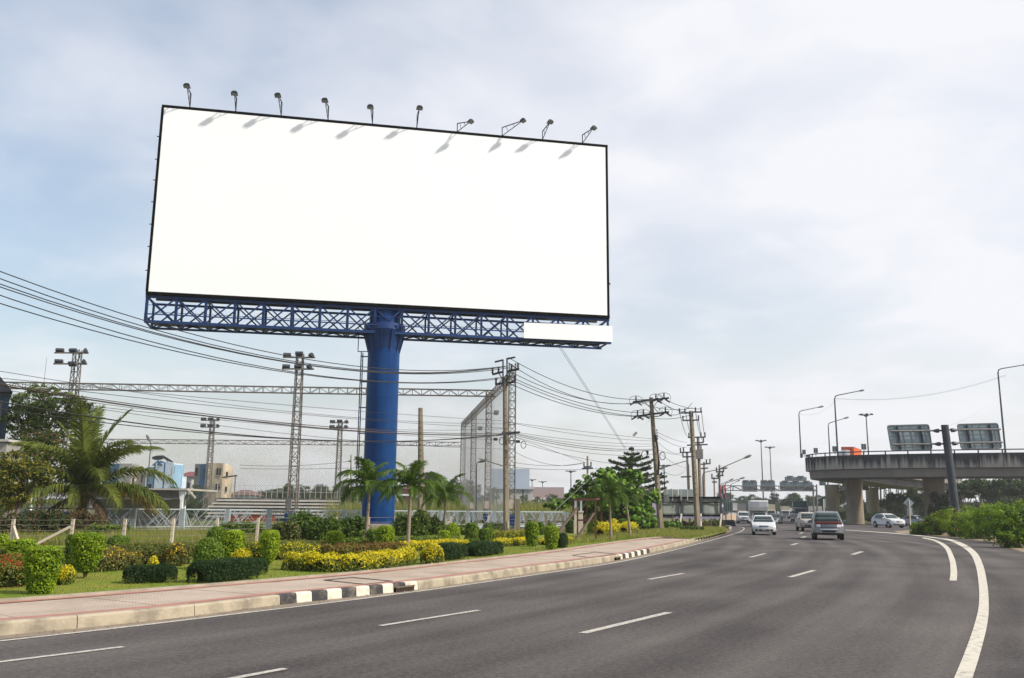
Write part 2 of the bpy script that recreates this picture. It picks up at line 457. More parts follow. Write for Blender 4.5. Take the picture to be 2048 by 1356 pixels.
# asphalt: grain, long streaks worn by the tyres, repair tone
def road_nodes(m):
    N = m.node_tree.nodes; L = m.node_tree.links; b = N['Principled BSDF']
    t = N.new('ShaderNodeTexCoord')
    # wear runs along the bend: coordinates (radius, arc length) about the centre of the curve
    E_ = [gnd(*p) for p in ((0, 1281.5), (480, 1226.5), (960, 1165.3), (1239, 1123.7), (1417, 1082))]
    A_ = np.array([[2 * p.x, 2 * p.y, 1] for p in E_]); q_ = np.linalg.lstsq(A_, np.array([p.x ** 2 + p.y ** 2 for p in E_]), rcond=None)[0]
    sb = N.new('ShaderNodeVectorMath'); sb.operation = 'SUBTRACT'; sb.inputs[1].default_value = (q_[0], q_[1], 0); L.new(t.outputs['Object'], sb.inputs[0])
    ln = N.new('ShaderNodeVectorMath'); ln.operation = 'LENGTH'; L.new(sb.outputs[0], ln.inputs[0])
    sx = N.new('ShaderNodeSeparateXYZ'); L.new(sb.outputs[0], sx.inputs[0])
    at2 = N.new('ShaderNodeMath'); at2.operation = 'ARCTAN2'; L.new(sx.outputs[1], at2.inputs[0]); L.new(sx.outputs[0], at2.inputs[1])
    arc = N.new('ShaderNodeMath'); arc.operation = 'MULTIPLY'; arc.inputs[1].default_value = float(np.hypot(*( np.array([E_[2].x, E_[2].y]) - q_[:2]))) * .08; L.new(at2.outputs[0], arc.inputs[0])
    mp = N.new('ShaderNodeCombineXYZ'); L.new(ln.outputs['Value'], mp.inputs[0]); L.new(arc.outputs[0], mp.inputs[1])
    wv = N.new('ShaderNodeMath'); wv.operation = 'SINE'; wk = N.new('ShaderNodeMath'); wk.operation = 'MULTIPLY'; wk.inputs[1].default_value = 2 * math.pi / 1.72; L.new(ln.outputs['Value'], wk.inputs[0]); L.new(wk.outputs[0], wv.inputs[0])
    n1 = N.new('ShaderNodeTexNoise'); n1.inputs['Scale'].default_value = 1.5; n1.inputs['Detail'].default_value = 6; L.new(mp.outputs[0], n1.inputs[0])
    n2 = N.new('ShaderNodeTexNoise'); n2.inputs['Scale'].default_value = 46; n2.inputs['Detail'].default_value = 8; n2.inputs['Roughness'].default_value = 0.75; L.new(t.outputs['Object'], n2.inputs[0])
    n3 = N.new('ShaderNodeTexNoise'); n3.inputs['Scale'].default_value = 0.22; n3.inputs['Detail'].default_value = 3; L.new(t.outputs['Object'], n3.inputs[0])
    vo = N.new('ShaderNodeTexVoronoi'); vo.inputs['Scale'].default_value = 1.1; L.new(t.outputs['Object'], vo.inputs[0])
    def mm(op, a, x, c=None):
        q = N.new('ShaderNodeMath'); q.operation = op; L.new(a, q.inputs[0])
        for i, y in ((1, x), (2, c)):
            if y is None: continue
            if isinstance(y, (int, float)): q.inputs[i].default_value = y
            else: L.new(y, q.inputs[i])
        return q.outputs[0]
    s = mm('MULTIPLY_ADD', n1.outputs[0], 0.34, mm('MULTIPLY_ADD', n2.outputs[0], 0.85, mm('MULTIPLY', n3.outputs[0], 0.35)))
    n4 = N.new('ShaderNodeTexNoise'); n4.inputs['Scale'].default_value = 13; n4.inputs['Detail'].default_value = 9; n4.inputs['Roughness'].default_value = 0.8; L.new(t.outputs['Object'], n4.inputs[0])
    s = mm('ADD', s, mm('MULTIPLY_ADD', n4.outputs[0], 0.9, -0.52))
    s = mm('ADD', s, mm('MULTIPLY', wv.outputs[0], 0.04))
    spots = mm('LESS_THAN', vo.outputs['Distance'], 0.028)
    r = N.new('ShaderNodeMapRange'); r.inputs['From Min'].default_value = 0.55; r.inputs['From Max'].default_value = 0.98; L.new(s, r.inputs[0])
    mx = N.new('ShaderNodeMix'); mx.data_type = 'RGBA'; mx.inputs['A'].default_value = (0.034, 0.030, 0.029, 1); mx.inputs['B'].default_value = (0.160, 0.143, 0.134, 1)
    L.new(r.outputs[0], mx.inputs['Factor'])
    m2 = N.new('ShaderNodeMix'); m2.data_type = 'RGBA'; m2.inputs['B'].default_value = (0.045, 0.042, 0.04, 1)
    L.new(mx.outputs['Result'], m2.inputs['A']); L.new(mm('MULTIPLY', spots, 0.6), m2.inputs['Factor'])
    L.new(m2.outputs['Result'], b.inputs['Base Color'])
road_nodes(MAT['asphalt'])

# gutter apron along the kerb
NK = len(resample(K, 0.25))
KN = KF[:NK]
def zed(pts, z): return [V((p.x, p.y, z)) for p in pts]
g = MB(); g.strip(zed(KN, 0.004), zed(offset(KN, -0.34), 0.004)); struct(g.build('gutter', 'gutter'))

# white edge line on the left
el_px = [(-120, 1295), (0, 1281.5), (240, 1255), (480, 1226.5), (740, 1195), (960, 1165.3), (1100, 1145), (1239, 1123.7), (1341, 1101.5), (1417, 1082), (1462, 1069.5), (1480, 1063.5), (1487.5, 1058.5), (1486, 1055), (1470, 1052.3), (1440, 1049.8)]
el = smooth([gnd(*p, 0.008) for p in el_px], 8)
m = MB(); m.strip(offset(el, 0.055), offset(el, -0.055)); struct(m.build('edge_line', 'line_faded'))

# lane dashes: (start px, end px, width m)
def dash(a, b, w, m='line_paint'):
    A = gnd(*a, 0.008); B = gnd(*b, 0.008); t = (B - A).normalized(); n = V((-t.y, t.x, 0)) * w / 2
    k = 8; ma = MB(); ma.strip([A.lerp(B, i / k) + n for i in range(k + 1)], [A.lerp(B, i / k) - n for i in range(k + 1)])
    return struct(ma.build('lane_dash', m))
for a, b, w in (((-30, 1327), (247, 1293), 0.105), ((445, 1360), (571, 1336.5), 0.105), ((761, 1251), (958, 1220), 0.11), ((1165, 1266), (1338, 1224.5), 0.14),
                ((1298, 1158.5), (1367, 1146.5), 0.13), ((1580, 1154), (1628, 1140.5), 0.16), ((1500, 1114.5), (1530, 1107), 0.15), ((1705, 1109), (1724, 1103), 0.2),
                ((1583, 1090), (1595, 1086.5), 0.2), ((1604, 1075), (1611, 1073), 0.25), ((1600, 1067), (1606, 1065), 0.25), ((1560, 1055), (1578, 1053.5), 0.15)):
    dash(a, b, w, 'line_faded')
# thick right edge line and its inner branch
def ribbon(name, Lp, Rp, m, z=0.008):
    A = smooth([gnd(*p, z) for p in Lp], 10); B = smooth([gnd(*p, z) for p in Rp], 10)
    ma = MB(); ma.strip(A, B); return struct(ma.build(name, m))
ribbon('thick_edge_line', [(1880, 1420), (1908, 1356), (1931, 1300), (1950, 1245), (1958, 1205), (1957, 1165), (1951, 1130), (1940, 1107), (1921, 1092), (1897, 1081), (1872, 1076.8), (1840, 1072.3), (1790, 1067.3), (1735, 1063.3), (1690, 1060)],
       [(1925, 1420), (1945, 1356), (1962, 1300), (1975, 1245), (1977.5, 1205), (1974, 1165), (1966, 1130), (1953, 1105), (1931, 1089), (1904, 1079), (1874, 1075.2), (1840, 1070.7), (1790, 1066.0), (1735, 1062.4), (1690, 1059.3)], 'line_paint')
ribbon('inner_edge_line', [(1899, 1161), (1901, 1140), (1898, 1117), (1888, 1095), (1868, 1082), (1845, 1076.3)], [(1913.5, 1161), (1914, 1140), (1908, 1114), (1895, 1092), (1872, 1080.2), (1845, 1074.6)], 'line_paint')

# pavement
far_px = [(-260, 1222), (-120, 1212), (0, 1203.5), (260, 1184), (520, 1163), (760, 1141.5), (1000, 1115), (1100, 1103), (1214, 1087), (1303, 1076), (1345, 1075.5), (1392, 1077.5)]
FE = smooth([gnd(*p, GZ) for p in far_px], 8)
FE = [V((-30, FE[0].y - 5.2, GZ))] + FE
kt = [p for p in offset(KN, 0.17)]
end = gnd(1393, 1078, GZ)
ki = min(range(NK), key=lambda i: (kt[i].xy - end.xy).length)
inner = zed(kt[:ki + 1], GZ - 0.03)
pv = MB(); pv.poly(inner + zed(FE, GZ - 0.03)[::-1])
pav = struct(pv.build('pavement', 'concrete'))
def pave_nodes(m):
    N = m.node_tree.nodes; L = m.node_tree.links; b = N['Principled BSDF']
    t = N.new('ShaderNodeTexCoord')
    mp = N.new('ShaderNodeMapping'); mp.inputs['Rotation'].default_value = (0, 0, rad(-22)); L.new(t.outputs['Object'], mp.inputs[0])
    br = N.new('ShaderNodeTexBrick'); br.offset = 0.5
    br.inputs['Scale'].default_value = 5.0; br.inputs['Mortar Size'].default_value = 0.02; br.inputs['Brick Width'].default_value = 0.5; br.inputs['Row Height'].default_value = 0.25
    br.inputs['Color1'].default_value = (0.50, 0.405, 0.325, 1); br.inputs['Color2'].default_value = (0.42, 0.34, 0.275, 1); br.inputs['Mortar'].default_value = (0.27, 0.22, 0.18, 1)
    L.new(mp.outputs[0], br.inputs[0])
    n = N.new('ShaderNodeTexNoise'); n.inputs['Scale'].default_value = 0.8; n.inputs['Detail'].default_value = 7; L.new(t.outputs['Object'], n.inputs[0])
    r = N.new('ShaderNodeMapRange'); r.inputs['From Min'].default_value = 0.4; r.inputs['From Max'].default_value = 0.7; L.new(n.outputs[0], r.inputs[0])
    mx = N.new('ShaderNodeMix'); mx.data_type = 'RGBA'; mx.blend_type = 'MULTIPLY'; mx.inputs['B'].default_value = (0.74, 0.72, 0.68, 1)
    L.new(br.outputs[0], mx.inputs['A']); L.new(r.outputs[0], mx.inputs['Factor']); L.new(mx.outputs['Result'], b.inputs['Base Color'])
MAT['paving'] = mat('paving', (0.4, 0.33, 0.26), rough=0.85, bump=0.1); pave_nodes(MAT['paving'])
pav.data.materials[0] = MAT['dirt']
# large paving slabs, each with its own joint
def near_fe(p): return min(FE, key=lambda q: (q.xy - p.xy).length)
sl_i = list(range(2, ki - 2, 9)) + [ki]
for a_, b_i in zip(sl_i, sl_i[1:]):
    row = list(range(a_, b_i, 2)) + [b_i]; dz = R.uniform(-.004, .003)
    A2 = [kt[i].copy() for i in row]; B2 = [near_fe(kt[i]).copy() for i in row]
    ta = (A2[1] - A2[0]).normalized() * .008; A2[0] += ta; B2[0] += ta; A2[-1] -= ta; B2[-1] -= ta
    if (B2[-1] - A2[-1]).length < .25: continue
    ring = zed(A2, GZ - .006 + dz) + zed(B2, GZ - .006 + dz)[::-1]
    MB().prism(ring, (0, 0, -.024)).build('paving_slab', 'paving', pav)
def cut(pts, d): return offset(pts, d)
rb = MB(); rb.strip(zed(cut(kt[:ki - 6], 0.0), GZ + 0.002), zed(cut(kt[:ki - 6], 0.24), GZ + 0.002)); o = rb.build('red_paving_band', 'red_band', pav); 
rb = MB(); rb.strip(zed(cut(FE[:-8], -0.03), GZ + 0.002), zed(cut(FE[:-8], -0.26), GZ + 0.002)); rb.build('red_paving_band', 'red_band', pav)
rb = MB()
for a, b in zip(FE[:-9], FE[1:-8]): rb.beam(a + V((0, 0, 0.0)), b, 0.09, 0.09)
rb.build('pavement_edging', 'concrete', pav)
# joints and a manhole cover sunk into the paving
mh = MB(); q = [gnd(649, 1160, GZ + 0.004), gnd(703, 1154.5, GZ + 0.004), gnd(785, 1162, GZ + 0.004), gnd(730, 1168.5, GZ + 0.004)]
for a, b in zip(q, q[1:] + q[:1]): mh.beam(a, b, 0.03, 0.012)
mh.build('drain_cover_rim', 'kerb_black', pav)
mh = MB(); q = [gnd(1145, 1110.5, GZ + 0.004), gnd(1190, 1104, GZ + 0.004), gnd(1232, 1108, GZ + 0.004), gnd(1180, 1115, GZ + 0.004)]
for a, b in zip(q, q[1:] + q[:1]): mh.beam(a, b, 0.03, 0.012)
mh.build('drain_cover_rim', 'kerb_black', pav)

# kerb stones, one by one
kerb = struct(bpy.data.objects.new('kerb', None)); COL.objects.link(kerb)
pxs = [proj(p)[0] for p in KN]
def s_of(px): return min(range(NK), key=lambda i: abs(pxs[i] - px) + (1e6 if KN[i].y < 4 else 0))
fine = resample(K, 0.05); NF = len(fine); fpx = [proj(p)[0] if p.y > 4 else -1e5 for p in fine]
def fi(px): return min(range(NF), key=lambda i: abs(fpx[i] - px))
T = offset(fine, 1.0)
def kerb_stone(i, j, m, top=GZ, z0=-0.05):
    i = max(0, i); j = min(NF - 1, j)
    idx = list(range(i, j, 8)) + [j]
    gap = (fine[j] - fine[j - 1]).normalized() * .007
    b = MB(); A = []
    for k in idx:
        n = (T[k] - fine[k]); n.z = 0; n.normalize(); p = fine[k] + (gap if k == i else (-gap if k == j else gap * 0))
        A.append([V((p.x, p.y, z0)), V((p.x + n.x * .02, p.y + n.y * .02, top - .03)), V((p.x + n.x * .045, p.y + n.y * .045, top)), V((p.x + n.x * .17, p.y + n.y * .17, top)), V((p.x + n.x * .17, p.y + n.y * .17, z0))])
    n0 = len(b.v)
    for a in A: b.v += a
    for u in range(len(A) - 1):
        for w in range(5):
            x = n0 + u * 5; b.f.append((x + w, x + (w + 1) % 5, x + 5 + (w + 1) % 5, x + 5 + w)); b.m.append(0)
    b.f.append(tuple(n0 + w for w in range(5))); b.f.append(tuple(n0 + (len(A) - 1) * 5 + w for w in range(4, -1, -1))); b.m += [0, 0]
    return b.build('kerb_stone', m, kerb)
painted = []
bx = [561, 593.5, 624.7, 655, 684, 712.7, 740, 765.5, 787, 812.5, 835.5]
for a, b2, m in zip(bx, bx[1:], ['kerb_black', 'kerb_white'] * 5): painted.append((a, b2, m))
w = (1300 - 1240) / 10.0
for k in range(10): painted.append((1240 + k * w, 1240 + (k + 1) * w, 'kerb_white' if k % 2 == 0 else 'kerb_black'))
w = (1458 - 1394) / 24.0
for k in range(24): painted.append((1394 + k * w, 1394 + (k + 1) * w, 'kerb_white' if k % 2 == 0 else 'kerb_black'))
done = 0
def plain(i, j):
    n = max(1, round((j - i) * 0.05 / 2.0))
    for k in range(n):
        a = i + (j - i) * k // n; b2 = i + (j - i) * (k + 1) // n
        kerb_stone(a, b2, 'kerb_face', GZ + R.uniform(-.006, .006))
for a, b2, m in painted:
    i, j = fi(a), fi(b2)
    if i > done + 1: plain(done, i)
    kerb_stone(i, j, m, GZ + (0.004 if m == 'kerb_white' else 0))
    done = j
cm = MB()
cc = resample(corner, 0.3); co = offset(cc, 0.17)
for a, b2 in zip(cc[:-1], cc[1:]):
    pass
n0 = offset(cc, 0.0)
cm.strip(zed(cc, -0.05), zed(cc, GZ)); cm.strip(zed(cc, GZ), zed(co, GZ)); cm.strip(zed(co, GZ), zed(co, -0.05))
cm.build('corner_kerb', 'kerb_face', kerb)
# drain inlets in the kerb
def inlet(px0, px1):
    i, j = fi(px0), fi(px1)
    p, q = fine[i], fine[j]; t = (q - p).normalized(); n = V((-t.y, t.x, 0))
    dg = thing('drain_grate', 'rusty drain grate set into the black and white kerb' if px0 < 1000 else 'small dark drain inlet in the plain kerb before the striped stones', 'drain grate', p)
    L = (q - p).length
    c = (p + q) / 2 - n * 0.02
    MB().box(c + V((0, 0, .05)), (L, .03, .1), rz=math.atan2(t.y, t.x)).build('recess', 'black_trim', dg)
    for k in range(12 if px0 < 1000 else 5):
        a = p + t * L * (k + .5) / (12 if px0 < 1000 else 5) - n * 0.045
        member('bar', a + V((0, 0, 0.0)), a + V((0, 0, .1)), .018, 'bark', dg)
    MB().beam(p - n * .045 + V((0, 0, .105)), q - n * .045 + V((0, 0, .105)), .03).build('top_bar', 'bark', dg)
inlet(787, 825); inlet(1229, 1239.5)

# garden ground
fence_px = [(-200, 1091), (22, 1090), (140, 1091), (245, 1092), (342, 1093), (431, 1090), (512, 1086.5), (588, 1084), (670, 1081.5), (790, 1077), (890, 1072), (1005, 1066)]
FL = smooth([gnd(*p, GZ) for p in fence_px], 4)
rg = MB(); rg.poly(zed(FE, GZ - 0.03) + [gnd(1455, 1062.5, GZ - .03), gnd(1457, 1057.5, GZ - .03), gnd(1440, 1054, GZ - .03), V((14, 104, GZ - .03)), V((4, 100, GZ - .03)), V((-4, 90, GZ - .03)), V((-30, 64, GZ - .03)), V((-90, 64, GZ - .03)), V((-90, 5, GZ - .03))])
struct(rg.build('rough_ground', 'rough_ground'))
lw = MB(); lw.poly(zed(FE, GZ) + [gnd(1420, 1071.5, GZ), gnd(1455, 1062.3, GZ), gnd(1457, 1058, GZ), gnd(1330, 1062, GZ), gnd(1180, 1063, GZ), gnd(1040, 1066, GZ)] + FL[::-1] + [V((-40, 28, GZ))])
struct(lw.build('lawn', 'lawn'))
fd = MB(); fd.poly([(-140, 62, 0.06), (-28, 64.2, 0.06), (-2, 91, 0.06), (8, 101, 0.06), (14, 250, 0.06), (-160, 250, 0.06)])
struct(fd.build('sports_field', 'field'))
# soil verge on the right under the shrubs
sv = MB(); sv.poly([gnd(1788, 1062.5, .006), gnd(1797, 1066, .006), gnd(1850, 1069.5, .006), gnd(1930, 1076.5, .006), gnd(1985, 1085, .006), gnd(2020, 1096, .006), gnd(2060, 1108, .006), gnd(2140, 1118, .006), V((40, 30, .006)), V((60, 60, .006)), V((38, 72, .006)), gnd(1850, 1058.5, .006)])
struct(sv.build('soil_verge', 'dirt'))
isl = MB(); pts = [gnd(1672, 1044), gnd(1700, 1047.5), gnd(1742, 1048), gnd(1790, 1045.5), gnd(1900, 1043), V((105, 170, 0)), gnd(1700, 1037.5)]
isl.prism([V((p.x, p.y, 0.0)) for p in pts], (0, 0, 0.22)); struct(isl.build('traffic_island', 'lawn'))
ik = MB()
for a, b2 in zip(smooth(pts[:5], 6)[:-1], smooth(pts[:5], 6)[1:]): ik.beam(a + V((0, -.1, .16)), b2 + V((0, -.1, .16)), .2, .3)
struct(ik.build('island_kerb', 'kerb_black'))

# grit and fallen leaves in the gutter, leaf litter under the hedges
GP = [p for p in KN if p.y > 6]; kk = NP.integers(0, len(GP) - 1, 2600)
ga = np.array([tuple(p) for p in GP]); tn = np.array([tuple(p) for p in offset(GP, -1.0)]) - ga
lat = np.abs(NP.normal(0, .16, 2600))[:, None]
gp_ = ga[kk] + tn[kk] * (lat + .02) + NP.normal(0, .1, (2600, 3)) * np.array([1, 1, 0]) * .6; gp_[:, 2] = .014
gp_ = gp_[:, :3]
tag(np_obj('gutter_litter', leaves(gp_, .035, .7, np.tile([0, 0, 1.0], (len(gp_), 1)), .25), [MAT['dirt'], MAT['bark'], LEAF['drygrass']], None, NP.integers(0, 3, len(gp_))), 'grit and dry leaves lying along the gutter', 'litter', kind='stuff')
# grass blades on the near lawn
def in_poly(P, poly):
    x, y = P[:, 0], P[:, 1]; c = np.zeros(len(P), bool); n = len(poly)
    for i in range(n):
        x1, y1 = poly[i][:2]; x2, y2 = poly[i - 1][:2]
        c ^= ((y1 > y) != (y2 > y)) & (x < (x2 - x1) * (y - y1) / (y2 - y1 + 1e-12) + x1)
    return c
def blades(name, poly, n, h, w, mats, z=GZ, lab=None, lean=0.35, prob=0.3):
    xs = [p[0] for p in poly]; ys = [p[1] for p in poly]
    P = np.column_stack([NP.uniform(min(xs), max(xs), n * 3), NP.uniform(min(ys), max(ys), n * 3)])
    P = P[in_poly(P, poly)][:n]; n = len(P)
    clump = np.sin(P[:, 0] * 1.9 + 1.3 * np.sin(P[:, 1] * 1.1)) * np.sin(P[:, 1] * 1.7 + P[:, 0] * .6)
    hh = h * NP.uniform(.5, 1.2, n) * (1 + .3 * clump)
    a = NP.uniform(0, 2 * np.pi, n); dx = np.cos(a) * w / 2; dy = np.sin(a) * w / 2
    l = NP.normal(0, lean, (n, 2)) * hh[:, None]
    v = np.empty((n, 3, 3))
    v[:, 0] = np.column_stack([P[:, 0] - dx, P[:, 1] - dy, np.full(n, z)])
    v[:, 1] = np.column_stack([P[:, 0] + dx, P[:, 1] + dy, np.full(n, z)])
    v[:, 2] = np.column_stack([P[:, 0] + l[:, 0], P[:, 1] + l[:, 1], z + hh])
    o = np_obj(name, v.reshape(-1, 3), mats, midx=(NP.uniform(size=n) < prob + .25 * clump).astype(int), k=3)
    return tag(o, lab, 'grass', kind='stuff')
front = [p for p in FE if p.y > 6]
blades('lawn_grass', [tuple(p) for p in front] + [tuple(gnd(1420, 1069, GZ)), tuple(gnd(1190, 1078, GZ)), tuple(gnd(600, 1100, GZ)), tuple(gnd(0, 1115, GZ))], 110000, 0.045, 0.016, [LEAF['grass'], LEAF['drygrass']], lab='short mown green lawn between pavement and hedges', prob=0.12)
blades('rough_grass', [tuple(p) for p in FL] + [tuple(gnd(1100, 1062, GZ)), (-2, 60), (-14, 58), (-24, 50), (-40, 46), (-40, 34)], 60000, 0.4, 0.035, [LEAF['grass'], LEAF['drygrass']], lab='tall unmown grass going straw yellow behind the wire fence', prob=0.5)
blades('corner_grass', [tuple(gnd(1195, 1084, GZ)), tuple(gnd(1300, 1075, GZ)), tuple(gnd(1392, 1075.5, GZ)), tuple(gnd(1454, 1062.5, GZ)), tuple(gnd(1450, 1057, GZ)), tuple(gnd(1330, 1058, GZ)), tuple(gnd(1200, 1061, GZ)), tuple(gnd(1120, 1090, GZ))], 26000, 0.26, 0.035, [LEAF['grass'], LEAF['drygrass']], lab='scruffy long grass on the street corner below the hoarding', prob=0.35)
blades('field_weeds', [(-22, 112), (9, 112), (12, 140), (-30, 140)], 26000, 2.3, 0.13, [LEAF['grass'], LEAF['drygrass']], z=0.06, lab='tall pale weeds across the open field behind the column', prob=0.35)
# ================================================================== billboard
hd = ray(10112, 1099); hd.z = 0; hd.normalize()          # along the board
BN = V((hd.y, -hd.x, 0))                                 # board normal, towards the road
BP = at(293, 586, 55.4)
def bs(px, py, off=0.0):
    p = onplane(px, py, BP + BN * off, BN); return (p - BP).dot(hd), p.z
s0, z0 = bs(293, 586); s1, z0b = bs(1217, 633); sA, z1 = bs(327, 212); sB, z1b = bs(1214, 292)
s0 = (s0 + sA) / 2; s1 = (s1 + sB) / 2; z0 = (z0 + z0b) / 2; z1 = (z1 + z1b) / 2
def BB(s, z, dep=0.0): return BP + hd * (s) - BN * dep + V((0, 0, z - BP.z))
sm_ = (bs(770, 640, -1.3)[0])
cb = BB(sm_, 0, 1.3); cb.z = GZ
bill = thing('billboard', 'huge blank white billboard with black frame on a thick blue column', 'billboard', cb)
def slab(sa, sb, za, zb, d0, d1):
    return MB().prism([BB(sa, za, d0), BB(sb, za, d0), BB(sb, zb, d0), BB(sa, zb, d0)], -BN * (d1 - d0))
slab(s0 + .06, s1 - .06, z0 + .06, z1 - .06, 0.02, 0.3).build('display_panel', 'sign_white', bill)
fw = 0.17
for a, b in (((s0, z1), (s1, z1)), ((s0, z0), (s1, z0))):
    member('frame_bar', BB(a[0] - fw / 2, a[1], .1), BB(b[0] + fw / 2, b[1], .1), fw, 'black_trim', bill, .2)
for s in (s0, s1):
    member('frame_bar', BB(s, z0 + fw / 2, .1), BB(s, z1 - fw / 2, .1), fw, 'black_trim', bill, .2)
DEP = 2.7
slab(s0 + .1, s1 - .1, z0 + .1, z1 - .1, DEP - .25, DEP).build('back_panel', 'back_board', bill)
zb_ = bs(286, 641)[1]; zt_ = z0 - 0.18
sl_, sr_ = bs(287, 640)[0], bs(1224, 683)[0]
NB = 17
zm_ = zt_ + (zb_ - zt_) * .72
ss = [s0 + (s1 - s0) * i / NB for i in range(NB + 1)]
for d in (0.25, DEP - .2):
    w = .17 if d < 1 else .13
    member('chord', BB(s0 - .1, zt_, d), BB(s1 + .1, zt_, d), w, 'truss_blue', bill)
    member('chord', BB(sl_, zb_, d), BB(sr_, zb_, d), w, 'truss_blue', bill)
    member('guard_rail', BB(sl_, zm_, d - .2), BB(sr_, zm_, d - .2), .07, 'truss_blue', bill)
    member('guard_rail', BB(sl_, (zm_ + zt_) / 2, d - .2), BB(sr_, (zm_ + zt_) / 2, d - .2), .03, 'truss_blue', bill)
    for i, s in enumerate(ss):
        member('truss_post', BB(s, zt_, d), BB(s, zb_, d), .15 if d < 1 else .12, 'truss_blue', bill)
        if i < NB:
            member('truss_brace', BB(s, zt_, d + .02), BB(ss[i + 1], zb_, d + .02), .085, 'truss_blue', bill)
            member('truss_brace', BB(s, zb_, d - .02), BB(ss[i + 1], zt_, d - .02), .085, 'truss_blue', bill)
for i, s in enumerate(ss):
    member('cross_beam', BB(s, zb_, .25), BB(s, zb_, DEP - .2), .1, 'truss_blue', bill)
    member('cross_beam', BB(s, zt_, .25), BB(s, zt_, DEP - .2), .1, 'truss_blue', bill)
    if i < NB:
        member('truss_brace', BB(s, zb_, .25), BB(ss[i + 1], zb_, DEP - .2), .07, 'truss_blue', bill)
        member('truss_brace', BB(ss[i + 1], zb_ - .01, .25), BB(s, zb_ - .01, DEP - .2), .07, 'truss_blue', bill)
for d in (0.25, DEP - .2):
    member('guard_rail', BB(sl_, zm_, d), BB(sl_, zb_, d), .06, 'truss_blue', bill)
    member('guard_rail', BB(sl_ - .02, zm_, .25), BB(sl_ - .02, zm_, DEP - .2), .06, 'truss_blue', bill)
slab(s0 + .3, s1 - .3, zb_ + .03, zb_ + .06, 1.0, 1.75).build('catwalk', 'dark_steel', bill)
# column
cr = 1.04
pz = ztop(cb, 1047)
CX, CY = cb.x, cb.y
MB().box((CX, CY, pz / 2), (3.5, 3.4, pz), rz=.18).build('footing', 'concrete', bill, bevel=.03)
zc1 = ztop(cb, 664)
col_ = MB(); col_.lathe([(cr + .28, pz), (cr + .28, pz + .06), (cr + .02, pz + .07), (cr + .02, zc1), (cr, zc1), (cr, z0 - .2)], (CX, CY, 0), 48)
column = col_.build('column', 'column_blue', bill, sm=True)
for k in range(1, 6):
    z = pz + (zc1 - pz) * k / 6.2
    MB().lathe([(cr + .021, z - .02), (cr + .034, z), (cr + .021, z + .02)], (CX, CY, 0), 48).build('weld_seam', 'column_blue', column, sm=True)
zf = ztop(cb, 701)
MB().lathe([(cr + .02, zf), (cr + .1, zf + .35), (cr + .3, zc1 - .05), (cr + .34, zc1), (cr + .34, zc1 + .42), (cr + .1, zc1 + .43)], (CX, CY, 0), 40).build('collar', 'truss_blue', bill, sm=True)
for k in range(12):
    a = k * math.pi / 6; u = V((math.cos(a), math.sin(a), 0)); c = V((CX, CY, 0)); n = V((-u.y, u.x, 0)) * .03
    MB().prism([c + u * (cr + .02) + V((0, 0, zf - .25)) - n, c + u * (cr + .42) + V((0, 0, zc1)) - n, c + u * (cr + .02) + V((0, 0, zc1)) - n], n * 2).build('gusset', 'truss_blue', bill)
# ladder on the left of the column
u = V((-1, .12, 0)).normalized(); w_ = V((-u.y, u.x, 0))
lad = None
for k, off in enumerate((-.2, .2)):
    p = V((CX, CY, 0)) + u * (cr + .46) + w_ * off
    o = MB().cyl(p + V((0, 0, pz + 2)), p + V((0, 0, zf - .1)), .035, 6).build('ladder', 'truss_blue', bill) if lad is None else MB().cyl(p + V((0, 0, pz + 2)), p + V((0, 0, zf - .1)), .035, 6).build('rail', 'truss_blue', lad)
    if lad is None: lad = o
b = MB()
z = pz + 2.1
while z < zf - .2:
    p = V((CX, CY, z)) + u * (cr + .46); b.beam(p - w_ * .2, p + w_ * .2, .025); z += .32
o = b.build('rungs', 'truss_blue', lad); o['kind'] = 'stuff'
for k in range(6):
    z = pz + 2.4 + (zf - pz - 2.8) * k / 5; p = V((CX, CY, z))
    MB().beam(p + u * cr, p + u * (cr + .48), .07).build('bracket', 'truss_blue', lad)
p = V((CX, CY, zf - .05)) + u * (cr + .75)
MB().beam(p, V((CX, CY, zf - .05)) + u * cr, .05).beam(p, p + V((0, 0, 1.6)), .05).build('bracket', 'truss_blue', lad)
# the small white board on the truss
a, za = bs(1048, 645, .12); b2, zb2 = bs(1225, 652, .12); _, zc_ = bs(1225, 684, .12); _, zd_ = bs(1048, 676, .12)
MB().prism([BB(a, zd_, -.12), BB(b2, zc_, -.12), BB(b2, zb2, -.12), BB(a, za, -.12)], -BN * .06).build('lower_panel', 'sign_white', bill)
